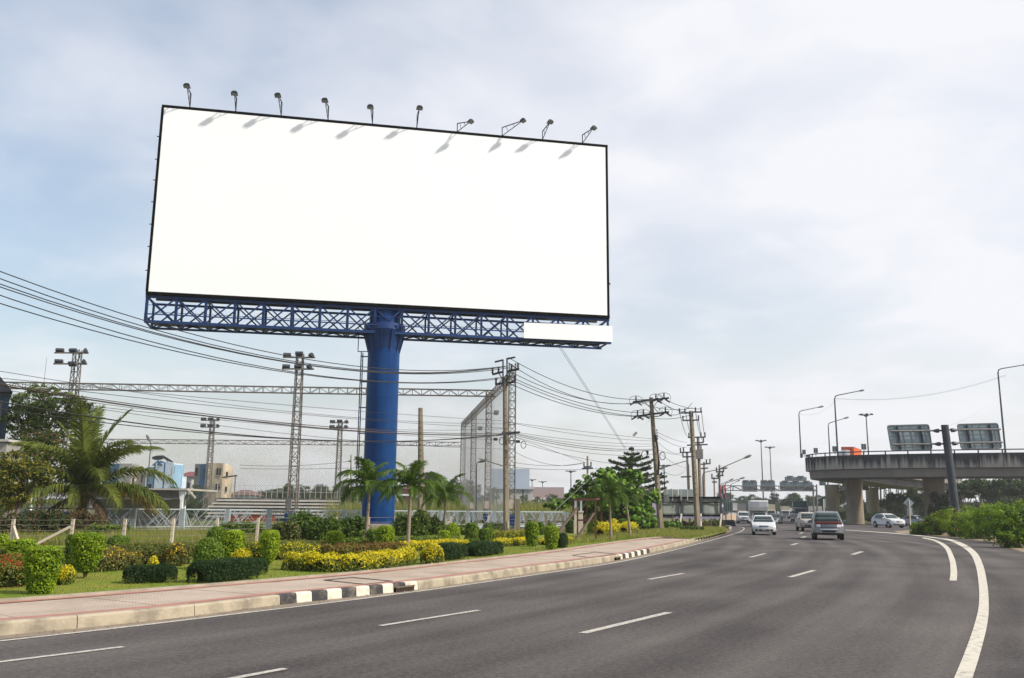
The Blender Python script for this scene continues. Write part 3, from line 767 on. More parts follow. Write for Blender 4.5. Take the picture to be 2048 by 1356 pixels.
# lamps along the top edge
LM_ = [((379, 214), (374, 172)), ((471, 222), (469, 187)), ((562, 232), (556, 191)), ((656, 240), (650, 201)), ((745, 249), (741, 214)), ((834, 257), (839, 216)),
       ((915, 263), (941, 243)), ((1005, 271), (1046, 241)), ((1086, 279), (1100, 244)), ((1166, 287), (1187, 256))]
for i, (q0, q1) in enumerate(LM_):
    s, z = bs(*q0); base = BB(s, z1, .15)
    head = onplane(q1[0], q1[1], BP + BN * 1.0, BN)
    up = base + V((0, 0, 1.1 if i < 6 else .75))
    arm = MB().beam(base - V((0, 0, .1)), up, .06).beam(base + V((0, 0, .12)), head, .04).beam(up, head, .05)
    for t in (.3, .62):
        arm.beam((base + V((0, 0, .12))).lerp(head, t), up.lerp(head, t - .12), .025)
    lamp = arm.build('lamp', 'lamp_dark', bill)
    out = (head - base); out.z = 0; out.normalize(); sd_ = V((-out.y, out.x, 0))
    hb = MB()
    rot = MX((sd_, out, V((0, 0, 1)))).transposed() @ MX.Rotation(rad(18), 3, 'X')
    sec = [(-.22, -.07), (.22, -.07), (.16, .07), (.08, .12), (-.08, .12), (-.16, .07)]
    hb.prism([head + rot @ V((x, -.15, zz)) for x, zz in sec], rot @ V((0, .30, 0)))
    hb.box(head + rot @ V((0, 0, .15)), (.09, .09, .09), rot=rot)
    hb.build('lamp_head', 'lamp_dark', lamp)
    MB().box(head + rot @ V((0, 0, -.08)), (.38, .24, .02), rot=rot).build('lamp_glass', 'galv', lamp)
# small brackets on the left and right edges of the frame
for py in (270, 316, 358, 402, 447, 492, 540):
    s, z = bs(310, py)
    member('edge_clip', BB(s0 - .26, z, .2), BB(s0 - .05, z, .2), .05, 'dark_steel', bill)
member('edge_clip', BB(s1 + .05, bs(1217, 566)[1], .2), BB(s1 + .2, bs(1217, 566)[1], .2), .1, 'dark_steel', bill)

# ================================================================== sports field: nets, trusses, floodlight towers
def floodlight(mb_parent, p, face, sz=.75):
    d = V(face).normalized(); sx = V((-d.y, d.x, 0)).normalized()
    b = MB(); rot = MX((sx, d, V((0, 0, 1)))).transposed() @ MX.Rotation(rad(-24), 3, 'X')
    c = V(p) + V((0, 0, .22))
    b.prism([c + rot @ V((-sz / 2, -.12, -.1)), c + rot @ V((-sz / 2, .3, -.2)), c + rot @ V((-sz / 2, .34, -.05)), c + rot @ V((-sz / 2, .05, .17)), c + rot @ V((-sz / 2, -.12, .14))], rot @ V((sz, 0, 0)))
    b.beam(V(p) - sx * sz * .3, V(p) - sx * sz * .3 + V((0, 0, .2)), .04).beam(V(p) + sx * sz * .3, V(p) + sx * sz * .3 + V((0, 0, .2)), .04)
    return b.build('floodlight', 'dark_steel', mb_parent)
def lattice_legs(root, x, y, z0, z1, w0, w1, m, lean=(0, 0), step=None, legw=.09, brw=.045):
    def c(z, i):
        t = (z - z0) / (z1 - z0); w = w0 + (w1 - w0) * t
        return V((x + lean[0] * t + (-w / 2, w / 2, w / 2, -w / 2)[i], y + lean[1] * t + (-w / 2, -w / 2, w / 2, w / 2)[i], z))
    for i in range(4):
        member('leg', c(z0, i), c(z1, i), legw, m, root)
    b = MB(); z = z0; k = 0; st = step or w0 * 1.05
    while z < z1 - .1:
        zz = min(z + st, z1)
        for i in range(4):
            j = (i + 1) % 4
            b.beam(c(z, i), c(z, j), brw)
            b.beam(c(z, i), c(zz, j), brw) if k % 2 else b.beam(c(z, j), c(zz, i), brw)
        z = zz; k += 1
    o = b.build('lattice', m, root, fix=False); o['kind'] = 'stuff'
def flood_tower(px, Y, ytop, arms, lights, lab, w=.85, pxb=None, sc=1.0, grp='floodlight towers around the sports field'):
    p = at(px, 1000, Y); x, y = p.x, p.y
    zt = ztop((x, y), ytop)
    t = thing('floodlight_tower', lab, 'floodlight tower', (x, y, 0.06), 0, grp)
    lattice_legs(t, x, y, 1.2, zt, w, w * .68, 'tower_steel', legw=.09 * sc, brw=.05 * sc)
    MB().box((x, y, .63), (w * 1.35, w * 1.35, 1.15)).build('base_padding', 'column_blue', t, bevel=.05)
    for (xa, xb, py) in arms:
        q = ztop((x, y), py); a = at(xa, py, Y - .35); b = at(xb, py, Y - .35)
        member('cross_arm', V((a.x, y - .35, q)), V((b.x, y - .35, q)), .14 * sc, 'tower_steel', t)
    for (lx, py, f) in lights:
        a = at(lx, py, Y - .35); floodlight(t, (a.x, y - .35, ztop((x, y), py)), f, .75 * sc)
    return t
ta = flood_tower(126, 87, 700, [(109, 177, 707), (107, 174, 729)], [(119, 706, (-.2, 1, 0)), (145, 706, (.2, 1, 0)), (169, 706, (1, .6, 0)), (117, 728, (-.2, 1, 0)), (143, 732, (.2, 1, 0)), (166, 728, (1, .6, 0))],
                 'tall floodlight tower behind the leafy tree and coconut palm')
tb = flood_tower(585, 88, 707, [(566, 630, 716), (564, 628, 739)], [(574, 715, (-.3, 1, 0)), (598, 712, (0, 1, 0)), (621, 715, (1, .6, 0)), (572, 738, (-.3, 1, 0)), (596, 738, (0, 1, 0)), (617, 738, (1, .6, 0))],
                 'tall floodlight tower left of the blue billboard column')
MB().box(at(577, 1006, 87.2), (.55, .4, .85)).build('control_box', 'galv', tb)
tcx = flood_tower(414, 130, 838, [(402, 438, 841.5), (401, 438, 855)], [(407, 841, (-.3, 1, 0)), (421, 841, (0, 1, 0)), (435, 841, (1, .6, 0)), (406, 854, (-.3, 1, 0)), (420, 854, (0, 1, 0)), (434, 854, (1, .6, 0))],
                  'far floodlight tower standing in front of the stained cream building', w=.75)
tdx = flood_tower(674, 130, 842, [(660, 697, 846), (660, 696, 857)], [(665, 846, (-.3, 1, 0)), (679, 845, (0, 1, 0)), (692, 846, (1, .6, 0)), (664, 856, (-.3, 1, 0)), (678, 857, (0, 1, 0)), (691, 856, (1, .6, 0))],
                  'far floodlight tower at the right end of the bleachers', w=.75)

def net_panel(root, p0, p1, z0, z1, step=.25, th=.013, m='net_rope'):
    """diamond mesh of thin ropes hung between two plan points"""
    d = V((p1[0] - p0[0], p1[1] - p0[1], 0)); L = d.length; d.normalize(); H = z1 - z0
    segs = []
    k = -int(H / step) - 1
    while k * step < L:
        a = k * step
        for sgn in (1, -1):
            lo, hi = max(a, 0.0), min(a + H, L)
            if hi > lo:
                za, zb = (lo - a, hi - a)
                if sgn < 0: za, zb = H - za, H - zb
                segs.append((lo, z0 + za, hi, z0 + zb))
        k += 1
    A = np.array(segs); P = np.array(p0[:2]); D = np.array(d[:2]); nn = np.array([-D[1], D[0]])
    out = []
    def pt(s, z, off): return np.column_stack([P[0] + D[0] * s + nn[0] * off[0], P[1] + D[1] * s + nn[1] * off[0], z + off[1]])
    offs = [(-th / 2, 0), (th / 2, th / 2), (th / 2, -th / 2)]
    for i in range(3):
        o1, o2 = offs[i], offs[(i + 1) % 3]
        q = np.stack([pt(A[:, 0], A[:, 1], o1), pt(A[:, 2], A[:, 3], o1), pt(A[:, 2], A[:, 3], o2), pt(A[:, 0], A[:, 1], o2)], 1)
        out.append(q.reshape(-1, 3))
    v = np.concatenate(out) - np.array(root.location)
    o = np_obj('net', v, [MAT[m]], root); o['kind'] = 'stuff'
    return o
def box_truss(root, a, b, h=.6, wd=.5, step=.9, cw=.075, bw=.045, m='tower_steel'):
    a = V(a); b = V(b); d = (b - a); L = d.length; d.normalize(); n = V((-d.y, d.x, 0)).normalized()
    for k in (-1, 1):
        for z in (0, -h):
            member('chord', a + n * wd / 2 * k + V((0, 0, z)), b + n * wd / 2 * k + V((0, 0, z)), cw, m, root)
    mb = MB(); N = int(L / step)
    for i in range(N):
        p = a + d * (L * i / N); q = a + d * (L * (i + 1) / N); dz = V((0, 0, -h))
        for k in (-1, 1):
            o = n * wd / 2 * k
            mb.beam(p + o, p + o + dz, bw)
            mb.beam(p + o, q + o + dz, bw) if i % 2 else mb.beam(p + o + dz, q + o, bw)
        mb.beam(p + n * wd / 2, p - n * wd / 2, bw); mb.beam(p + n * wd / 2 + dz, q - n * wd / 2 + dz, bw)
    o = mb.build('lattice', m, root, fix=False); o['kind'] = 'stuff'
NZ = 13.4
f0, f1 = at(-70, 775, 86), at(990, 787, 89.2)
nt = thing('net_fence', 'high diamond net under a long lattice truss along the near side of the sports field', 'net fence', (f0.x, f0.y, .06), 0, 'ball nets around the sports field')
box_truss(nt, (f0.x, f0.y, NZ), (f1.x, f1.y, NZ))
net_panel(nt, f0, f1, .6, NZ - .6)
g0, g1 = at(160, 880, 130), at(922, 889, 130)
nz2 = 11.2
nt2 = thing('net_fence', 'distant lower lattice truss and net across the far side of the field', 'net fence', (g0.x, g0.y, .06), 0, 'ball nets around the sports field')
box_truss(nt2, (g0.x, g0.y, nz2), (g1.x, g1.y, nz2), h=.55, step=.9)
net_panel(nt2, g0, g1, .6, nz2 - .5, step=.3)
D_ = at(1021, 1000, 79); F_ = at(923, 1000, 124)
nt3 = thing('net_fence', 'steeply foreshortened side net beside the concrete power pole', 'net fence', (D_.x, D_.y, .06), 0, 'ball nets around the sports field')
box_truss(nt3, (D_.x, D_.y, NZ + .3), (F_.x, F_.y, NZ), h=.6, wd=.5, step=.8, cw=.06, bw=.035)
net_panel(nt3, D_, F_, .6, NZ - .5, step=.3, th=.010, m='net_pale')
pn = (F_ - D_); pn = V((pn.y, -pn.x, 0)).normalized()
for px, yt, w, lab in ((1023, 727, .62, 'lattice net mast directly behind the concrete power pole'), (976, 784, .6, 'second lattice net mast left of the power pole'),
                       (946, 822, .6, 'third lattice net mast left of the power pole'), (925, 848, .6, 'farthest lattice net mast at the corner of the side net')):
    p = onplane(px, 960, D_, pn)
    t = thing('net_mast', lab, 'net mast', (p.x, p.y, .06), 0, 'masts holding the side net')
    zt = ztop(p, yt)
    lattice_legs(t, p.x, p.y, 1.3, zt, w, w * .9, 'tower_steel', legw=.085, brw=.045, step=.7)
    MB().box((p.x, p.y, .68), (w * 1.5, w * 1.5, 1.25)).build('base_padding', 'column_blue', t, bevel=.04)
    if px in (976, 946):
        q = V((p.x + .5, p.y - .5, ztop(p, 827 if px == 976 else 858)))
        MB().beam(q - V((.9, 0, .1)), q + V((.2, 0, 0)), .06).build('lamp_arm', 'dark_steel', t)
        floodlight(t, q + V((.3, 0, -.1)), (-.3, 1, 0), .5)
    MB().box((p.x - .1, p.y - w * .6, 2.2), (.45, .25, .75)).build('junction_box', 'post_white', t)

# ================================================================== poles with power lines
def insulator(root, p, h=.32, r=.075):
    b = MB(); prof = [(.02, -.04)]
    for k in range(3):
        z = h * (k + .2) / 3; prof += [(r * .55, z), (r, z + h * .1), (r * .5, z + h * .22)]
    prof += [(.03, h)]
    b.lathe(prof, V(p), 8); return b.build('insulator', 'insulator', root, sm=True)
def coil(root, p, rx, m='cable'):
    pts = [V(p) + V((rx * .72 * math.cos(a), .04 * math.sin(3 * a), rx * math.sin(a))) for a in [2 * math.pi * k / 20 for k in range(21)]]
    MB().tube(pts, rx * .1, 5, cap=False).build('cable_coil', m, root)
PG = 'concrete utility poles along the road'
def util_pole(base, top, lab, w0=.32, w1=.2):
    t = thing('utility_pole', lab, 'utility pole', base, 0, PG)
    b = MB(); P = [V(base) - V((0, 0, .2)), V(top)]
    d = P[1] - P[0]
    n = len(b.v)
    for p, w in zip(P, (w0, w1)):
        c = w * .16
        for x, y in ((-w / 2, -w / 2 + c), (-w / 2 + c, -w / 2), (w / 2 - c, -w / 2), (w / 2, -w / 2 + c), (w / 2, w / 2 - c), (w / 2 - c, w / 2), (-w / 2 + c, w / 2), (-w / 2, w / 2 - c)):
            q = MX.Rotation(.35, 3, 'Z') @ V((x, y, 0)); b.v.append(p + q)
    for i in range(8):
        j = (i + 1) % 8; b.f.append((n + i, n + j, n + 8 + j, n + 8 + i)); b.m.append(0)
    b.f.append(tuple(range(n + 8, n + 16))); b.m.append(0)
    b.build('pole', 'pole_concrete', t)
    holes = MB()
    for k in range(14):
        q = V(base).lerp(V(top), .3 + k * .045); holes.box(q + V((.0, -(w0 * .5 * (1 - .3 * k / 14)) , 0)), (.045, .05, .07))
    o = holes.build('bolt_holes', 'black_trim', t); o['kind'] = 'stuff'
    return t
def A(t, x0, y0, x1, y1, Y0, Y1, w=.11, m='dark_steel', name='cross_arm'):
    return member(name, at(x0, y0, Y0), at(x1, y1, Y1), w, m, t)
# the near pole
b1 = gnd(1013, 1067, GZ); Y1 = b1.y
top1 = at(1010, 756, Y1)
p1 = util_pole(b1, top1, 'tall concrete power pole with twin steel brackets and hanging cable coils', .36, .26)
yn, yf = Y1 - .45, Y1 + .35
A(p1, 1006, 719, 1006, 772, Y1 - .1, Y1 - .1, .1); A(p1, 1014, 717.5, 1014, 772, Y1 - .1, Y1 - .1, .1)
A(p1, 1006, 720, 990, 724, Y1, yf, .1); A(p1, 1013, 718, 1030, 714.5, Y1, yn, .1)
A(p1, 985, 749, 1006, 743.5, yf, Y1, .12); A(p1, 1014, 743, 1038, 738.5, Y1, yn, .12)
A(p1, 991, 769, 1006, 766, yf, Y1, .12); A(p1, 1014, 766, 1031, 763.5, Y1, yn, .12)
A(p1, 1014, 758, 1022, 743, Y1, yn, .05, name='arm_brace'); A(p1, 1006, 760, 998, 747, Y1, yf, .05, name='arm_brace')
A(p1, 1005, 867, 1040, 864.5, Y1 - .2, yn, .13); A(p1, 1004, 866, 1012, 867, Y1 - .25, Y1 - .25, .2, name='pole_clamp')
for px, py, Y in ((985, 748, yf), (997, 746, yf), (1023, 741, yn), (1036, 739, yn), (992, 768, yf), (1030, 763, yn)):
    insulator(p1, at(px, py, Y) + V((0, 0, .03)), .42, .1)
for px, py in ((978, 881), (1003.5, 882), (1022.5, 881), (1047, 889.5)):
    coil(p1, at(px, py, Y1 - .5), .235)
for px, py in ((991, 878.5), (1036, 883)):
    MB().box(at(px, py, Y1 - .45), (.26, .2, .18), rz=.1).build('splice_box', 'cable', p1, bevel=.03)
MB().beam(at(958, 917, Y1 - .3), at(1009, 933, Y1 - .2), .07).build('stay_arm', 'galv', p1)
MB().box(at(1016.5, 1049, Y1 - .2), (.12, .05, .5)).build('notice_plate', 'post_white', p1)
# second pole
b2_ = gnd(1322, 1060.5, GZ); Y2 = b2_.y
top2 = at(1302, 795, Y2)
p2 = util_pole(b2_, top2, 'leaning concrete power pole with two long cross arms beside the dark conifer', .42, .26)
A(p2, 1266, 804, 1338, 796, Y2 + .5, Y2 - .6, .14); A(p2, 1268, 833, 1338, 824, Y2 + .5, Y2 - .6, .14)
for a in ((1289, 804, 1303, 818), (1316, 801, 1304, 818), (1296, 831, 1305, 812), (1318, 827, 1305, 812)):
    A(p2, *a, Y2, Y2, .05, name='arm_brace')
for px, py in ((1272, 803), (1312, 799), (1328, 797), (1275, 832), (1287, 830), (1331, 825)):
    q = at(px, py, Y2 + .5 - (px - 1266) / 72 * 1.1); insulator(p2, q + V((0, 0, .05)), .4, .09)
    for sx in (-1, 1):
        MB().cyl(q + V((.12 * sx, 0, -.06)), q + V((.5 * sx, .1, -.3)), .085, 6, .06).build('strain_insulator', 'insulator', p2)
    L_ = [q + V((-.5, 0, -.25)), q + V((-.52, 0, .25)), q + V((-.2, 0, .45)), q + V((.25, 0, .45)), q + V((.55, 0, .2)), q + V((.5, .1, -.25))]
    MB().tube(smooth(L_, 4), .018, 4).build('jumper_cable', 'cable', p2)
for px, py in ((1289, 909), (1325, 912)): coil(p2, at(px, py, Y2 - .5), .32)
MB().box(at(1295, 905, Y2 - .4), (.16, .16, .3)).build('splice_box', 'cable', p2)
MB().box(at(1332.5, 997, Y2 - .45), (.42, .25, .62)).build('switch_box', 'galv', p2, bevel=.02)
for k in range(4): insulator(p2, at(1313.5 + k * .5, 862 + k * 5.5, Y2 - .2), .14, .07)
MB().tube([at(1311, 870, Y2 - .3), at(1315, 893, Y2 - .35), at(1318, 925, Y2 - .35), at(1316, 950, Y2 - .3)], .09, 6).build('cable_bundle', 'cable', p2)
# third pole and those behind
def tpole(bx, by, tx, ty, lab, arms, ins, w=.34, Y=None):
    b = gnd(bx, by, GZ) if Y is None else at(bx, by, Y)
    b.z = GZ; Yp = b.y
    t = util_pole(b, at(tx, ty, Yp), lab, w, w * .68)
    for a in arms: A(t, *a, Yp - .1, Yp - .1, .12 * Yp / 80)
    for px, py in ins: insulator(t, at(px, py, Yp - .1), .38 * Yp / 80, .09 * Yp / 80)
    return t, Yp
p3, Y3 = tpole(1396, 1062, 1382, 822, 'concrete power pole with forked top standing before the grey hoarding', [(1358, 826, 1379, 826), (1386, 824, 1404, 824), (1365, 841, 1398, 840), (1379, 826, 1380, 834), (1385, 825, 1384, 834)],
               [(1359, 825), (1370, 825), (1391, 823), (1402, 823), (1366, 840), (1397, 839)], w=.4)
p4, Y4 = tpole(1403, 1040, 1396, 876, 'power pole with grey transformer box behind the forked pole', [(1376, 875, 1411, 874), (1387, 886, 1407, 885), (1374, 890.5, 1415, 889), (1388, 901, 1406, 900)],
               [(1378, 874), (1402, 873), (1410, 873), (1407, 884), (1402, 899)], Y=112, w=.4)
MB().box(at(1398, 909, Y4 - .4), (.9, .6, 1.1)).build('transformer', 'galv', p4, bevel=.04)
p5, Y5 = tpole(1380, 1030, 1374, 905, 'slim power pole carrying two low arms left of the forked pole', [(1360, 905, 1391, 904), (1365, 914, 1388, 913), (1362, 954, 1382, 953)], [(1361, 904), (1367, 903), (1381, 903), (1366, 913)], Y=120)
p6, Y6 = tpole(1409, 1030, 1408, 924, 'small distant power pole just right of the transformer pole', [(1398, 929, 1421, 927), (1402, 937, 1416, 936)], [(1413, 927), (1420, 926), (1400, 928)], Y=150)
p7, Y7 = tpole(1430, 1030, 1428, 954, 'far power pole above the right half of the hoarding', [(1423, 957, 1437, 956.5), (1424, 964, 1434, 964)], [(1424, 956), (1436, 955)], Y=200)
p8, Y8 = tpole(1438.5, 1030, 1439, 930, 'power pole with two short arms beside the flag', [(1432, 944, 1448, 943), (1432, 952, 1447, 951)], [(1433, 943), (1447, 942), (1445, 950)], Y=140)
p9, Y9 = tpole(1175, 1010, 1175, 912, 'distant power pole rising above the broad leaved tree', [(1167, 934, 1183, 933), (1164, 937, 1186, 936)], [(1168, 933), (1182, 932)], Y=140)
p10, Y10 = tpole(703, 1000, 702, 910, 'thin distant pole left of the blue column', [(697, 922, 702, 923)], [], Y=140, w=.25)
p11, Y11 = tpole(468, 1000, 471, 952, 'thin distant pole right of the stained cream building', [(445, 955, 474, 951)], [], Y=150, w=.25)
for (px, yt, Y, lab) in ((1527.5, 882, 330, 'left one of the two tall high mast lights behind the sign gantry'), (1545, 895, 350, 'right one of the two tall high mast lights behind the sign gantry'), (1744, 830, 260, 'high mast light rising behind the overpass railing'),
                         (1142, 943, 330, 'distant high mast light left of the broad leaved tree'), (1064, 960, 420, 'faint high mast light beside the pale far billboard'), (1085, 964, 430, 'faint high mast light above the reddish far billboard'), (1330, 932, 260, 'high mast light behind the leaning power pole')):
    p = at(px, 1015, Y); zt = ztop(p, yt)
    t = thing('high_mast_light', lab, 'high mast light', (p.x, p.y, 0), 0, 'high mast lights in the distance')
    MB().cyl((p.x, p.y, -.1), (p.x, p.y, zt), .3, 8, .15).build('mast', 'dark_steel', t)
    b = MB().lathe([(.3, zt - .5), (.7, zt - .2), (.7, zt + .1), (.2, zt + .3)], (p.x, p.y, 0), 10)
    b.build('lamp_ring', 'dark_steel', t)
    for k in range(7):
        a = 2 * math.pi * k / 7; u_ = V((math.cos(a), math.sin(a), 0))
        b = MB().beam(V((p.x, p.y, zt - .1)) + u_ * .6, V((p.x, p.y, zt + .1)) + u_ * 1.5, .12)
        b.box(V((p.x, p.y, zt + .15)) + u_ * 1.7, (.6, .6, .3), rz=a); b.build('lamp', 'dark_steel', t)
# bare concrete pole beside the billboard column
bq = gnd(843, 1069.5, GZ)
t = util_pole(bq, at(841, 816, bq.y), 'bare square concrete pole without arms right of the blue column', .46, .24)
t['group'] = 'bare concrete poles'
q = gnd(853, 1069, GZ); MB().beam(q, V((q.x - .05, q.y, ztop(q, 1022))), .16).build('stub_post', 'pole_concrete', t)

# ------------------------------------------------------------------ cables: each one hangs in the vertical plane between its two poles
CG = 'overhead cables along the road'
ncab = 0
def cable(pts, A_, B_, lab, r=.022, m='cable', grp=CG, s0=0.0, s1=1.0, off=0.0, name='power_cable'):
    A_ = V((A_[0], A_[1], 0)); B_ = V((B_[0], B_[1], 0)); d = B_ - A_; L = d.length; d.normalize(); n = V((d.y, -d.x, 0))
    A_ = A_ + n * off
    S_, Z_ = [], []
    for px, py in pts:
        p = onplane(px, py, A_, n); S_.append((p - A_).dot(d)); Z_.append(p.z)
    S_ = np.array(S_); Z_ = np.array(Z_)
    k = min(2, len(pts) - 1)
    cf = np.polyfit(S_, Z_, k)
    s = np.linspace(min(S_.min(), s0 * L), max(S_.max(), s1 * L), 30)
    P = [A_ + d * a + V((0, 0, float(np.polyval(cf, a)))) for a in s]
    return tag(MB().tube(P, r, 4, cap=False).build(name, m, fix=False), lab, 'cable', grp)
def wire3(a, b, sag, lab, r=.02, m='cable', grp=CG, name='power_cable'):
    P = [a.lerp(b, k / 14) - V((0, 0, sag * 4 * (k / 14) * (1 - k / 14))) for k in range(15)]
    return tag(MB().tube(P, r, 4, cap=False).build(name, m, fix=False), lab, 'cable', grp)
prev = V((-27.0, 24.0, 0)); pole1 = V((b1.x, b1.y, 0)); pole2 = V((b2_.x, b2_.y, 0)); pole3 = V((at(1390, 1000, Y3).x, Y3, 0)); pole4 = V((at(1399, 1000, Y4).x, Y4, 0))
UP = [[(0, 541), (345, 660), (480, 692.5), (740, 733), (985, 736)], [(0, 553), (290, 660), (480, 702.5), (740, 737.5), (985, 737)], [(0, 566), (285, 661.5), (480, 706), (740, 741.5), (985, 738)],
      [(0, 572), (282, 663), (480, 708), (740, 742.5), (997, 739)], [(0, 589), (215, 660), (480, 727), (740, 759.5), (990, 757)], [(0, 606), (178, 660), (480, 729), (740, 762.5), (990, 759)]]
UPL = ['topmost of the upper power cables sweeping in from the left', 'second of the upper power cables sweeping in from the left', 'third of the upper power cables sweeping in from the left',
       'fourth of the upper power cables sweeping in from the left', 'fifth of the upper power cables sweeping in from the left', 'lowest of the upper power cables sweeping in from the left']
for k, (u_, l) in enumerate(zip(UP, UPL)): cable(u_, prev, pole1, l, .022, off=-.4 + .15 * k)
MID = [[(1036, 726), (1150, 777), (1268, 799)], [(1037, 739), (1130, 786), (1265, 806.5)], [(1030, 748), (1130, 789), (1268, 807)], [(1031, 758), (1130, 797), (1270, 825)], [(1030, 763), (1140, 806), (1272, 832)], [(1026, 770), (1130, 809), (1275, 833)]]
for k, u_ in enumerate(MID):
    cable(u_, pole1, pole2, ('topmost', 'second', 'third', 'fourth', 'fifth', 'lowest')[k] + ' of the high cables between the near and the leaning power pole', .024)
for k, u_ in enumerate([[(1337, 802), (1365, 813), (1400, 818)], [(1322, 804), (1345, 817), (1360, 822)], [(1285, 806), (1330, 818), (1372, 818)], [(1337, 829), (1350, 830), (1362, 826)], [(1290, 833), (1330, 838), (1366, 834)]]):
    cable(u_, pole2, pole3, ('topmost', 'second', 'middle', 'fourth', 'lowest')[k] + ' of the short cables from the leaning pole to the forked pole', .02)
for k, u_ in enumerate([[(1359, 824), (1366, 855), (1376, 873)], [(1371, 824), (1378, 858), (1384, 872)], [(1391, 822), (1397, 852), (1402, 872)], [(1403, 822), (1406, 852), (1410, 872)], [(1397, 838), (1401, 860), (1406, 883)]]):
    wire3(at(*u_[0], Y3 - .1), at(*u_[2], Y4 - .1), .5, ('leftmost', 'second', 'middle', 'fourth', 'rightmost')[k] + ' of the steep cables dropping from the forked pole to the transformer pole', .024)
LOW = [([(0, 740), (125, 764), (330, 795), (520, 816), (760, 838), (1003, 848)], .011, 'cable'), ([(0, 753), (130, 770), (300, 790), (520, 804), (760, 824), (1003, 842)], .011, 'cable'),
       ([(0, 762), (300, 800), (520, 820), (740, 840), (1003, 856)], .012, 'cable'), ([(0, 768), (130, 791), (300, 822), (480, 839), (740, 862), (1003, 870)], .03, 'cable_brown'),
       ([(0, 765), (130, 787), (300, 817), (480, 836), (740, 858), (1003, 867)], .018, 'cable_brown'), ([(0, 800), (190, 838), (400, 863), (520, 875), (740, 879), (1003, 869)], .026, 'cable'),
       ([(0, 818), (190, 841), (400, 866), (520, 878), (740, 880), (1003, 871)], .018, 'cable'), ([(0, 790), (300, 826), (520, 848), (760, 866), (1003, 880)], .01, 'cable'),
       ([(150, 810), (330, 838), (520, 860), (740, 884), (1003, 898)], .01, 'cable'), ([(0, 778), (200, 806), (480, 843), (740, 855), (1003, 858)], .01, 'cable')]
LOWL = ['thin telephone wire, topmost of the low bundle left of the near pole', 'thin telephone wire just below the topmost low wire', 'thin telephone wire above the thick brown cable', 'thick brown cable crossing in front of the coconut palm and column',
        'brown cable lying on the thick brown cable', 'thick dark cable sagging lowest across the blue column', 'dark cable strung just under the thick dark cable', 'thin wire between the brown and the dark thick cables',
        'thin wire falling below all others towards the near pole', 'thin wire crossing the thick brown cable']
for k, ((u_, r, m), l) in enumerate(zip(LOW, LOWL)): cable(u_, prev + V((.5, -.6, 0)), pole1 + V((.1, -.5, 0)), l, r, m, name='telephone_cable', off=.06 * k)
RT = [[(1030, 846), (1150, 861), (1306, 878)], [(1033, 848), (1150, 868), (1305, 882)], [(1036, 865), (1170, 882), (1307, 888)], [(1038, 868), (1170, 888), (1308, 892)], [(1040, 870), (1170, 893), (1308, 898)], [(1040, 873), (1170, 897), (1308, 900)],
      [(1042, 877), (1170, 905), (1308, 908)], [(1045, 880), (1110, 903), (1170, 925)], [(1030, 904), (1090, 927), (1170, 925)], [(1030, 925), (1080, 931), (1165, 926)], [(1032, 935), (1100, 939), (1230, 934)], [(1042, 885), (1170, 918), (1308, 935)]]
for k, u_ in enumerate(RT):
    cable(u_, pole1, pole2, 'thin telephone wire, number %s from the top right of the near pole' % ('one', 'two', 'three', 'four', 'five', 'six', 'seven', 'eight', 'nine', 'ten', 'eleven', 'twelve')[k], .013 if k not in (4, 5) else .02, name='telephone_cable', s1=0, off=.05 * k)
for k, u_ in enumerate([[(1316, 865), (1345, 878), (1374, 885)], [(1316, 872), (1345, 888), (1374, 895)], [(1317, 885), (1340, 903), (1362, 906)], [(1317, 900), (1345, 908), (1366, 910)], [(1318, 905), (1345, 925), (1372, 935)], [(1318, 935), (1345, 950), (1374, 936)]]):
    cable(u_, pole2, V((at(1377, 1000, 120).x, 120, 0)), 'thin wire fanning out right of the leaning pole, number %s from the top' % ('one', 'two', 'three', 'four', 'five', 'six')[k], .018, name='telephone_cable', s1=0)
for k, u_ in enumerate([[(480, 930), (600, 931), (702, 922)], [(480, 937), (600, 938), (860, 928)]]):
    p = at(480, 1000, 140); cable(u_, p, at(860, 1000, 141), ('upper', 'lower')[k] + ' of two faint distant wires left of the column', .03, name='telephone_cable', s1=0)
for k in (0, 1):
    a = BB(bs(1113 + 4 * k, 692, -1.2)[0], zb_, 1.2); b = at(1249 + 3 * k, 897, 83)
    tag(MB().tube([a, b], .017, 4).build('guy_wire', 'galv'), ('left' if k == 0 else 'right') + ' of two pale guy wires slanting down from the billboard truss', 'guy wire', 'guy wires from the billboard')
a = at(1300, 840, Y2); b = at(1150, 970, 62)
gw = tag(MB().tube([a, at(1270, 868, Y2 - 3), b], .018, 4).build('guy_wire', 'guy_steel'), 'thin guy wire with insulator from the leaning power pole', 'guy wire')
MB().cyl(at(1267, 871, Y2 - 3.1), at(1273, 865, Y2 - 2.9), .09, 6).build('guy_insulator', 'insulator', gw)
tag(MB().tube([at(1182, 955, 60), at(1095, 1035, 56)], .016, 4).build('guy_wire', 'galv'), 'pale stay cable slanting down across the broad leaved tree', 'guy wire')
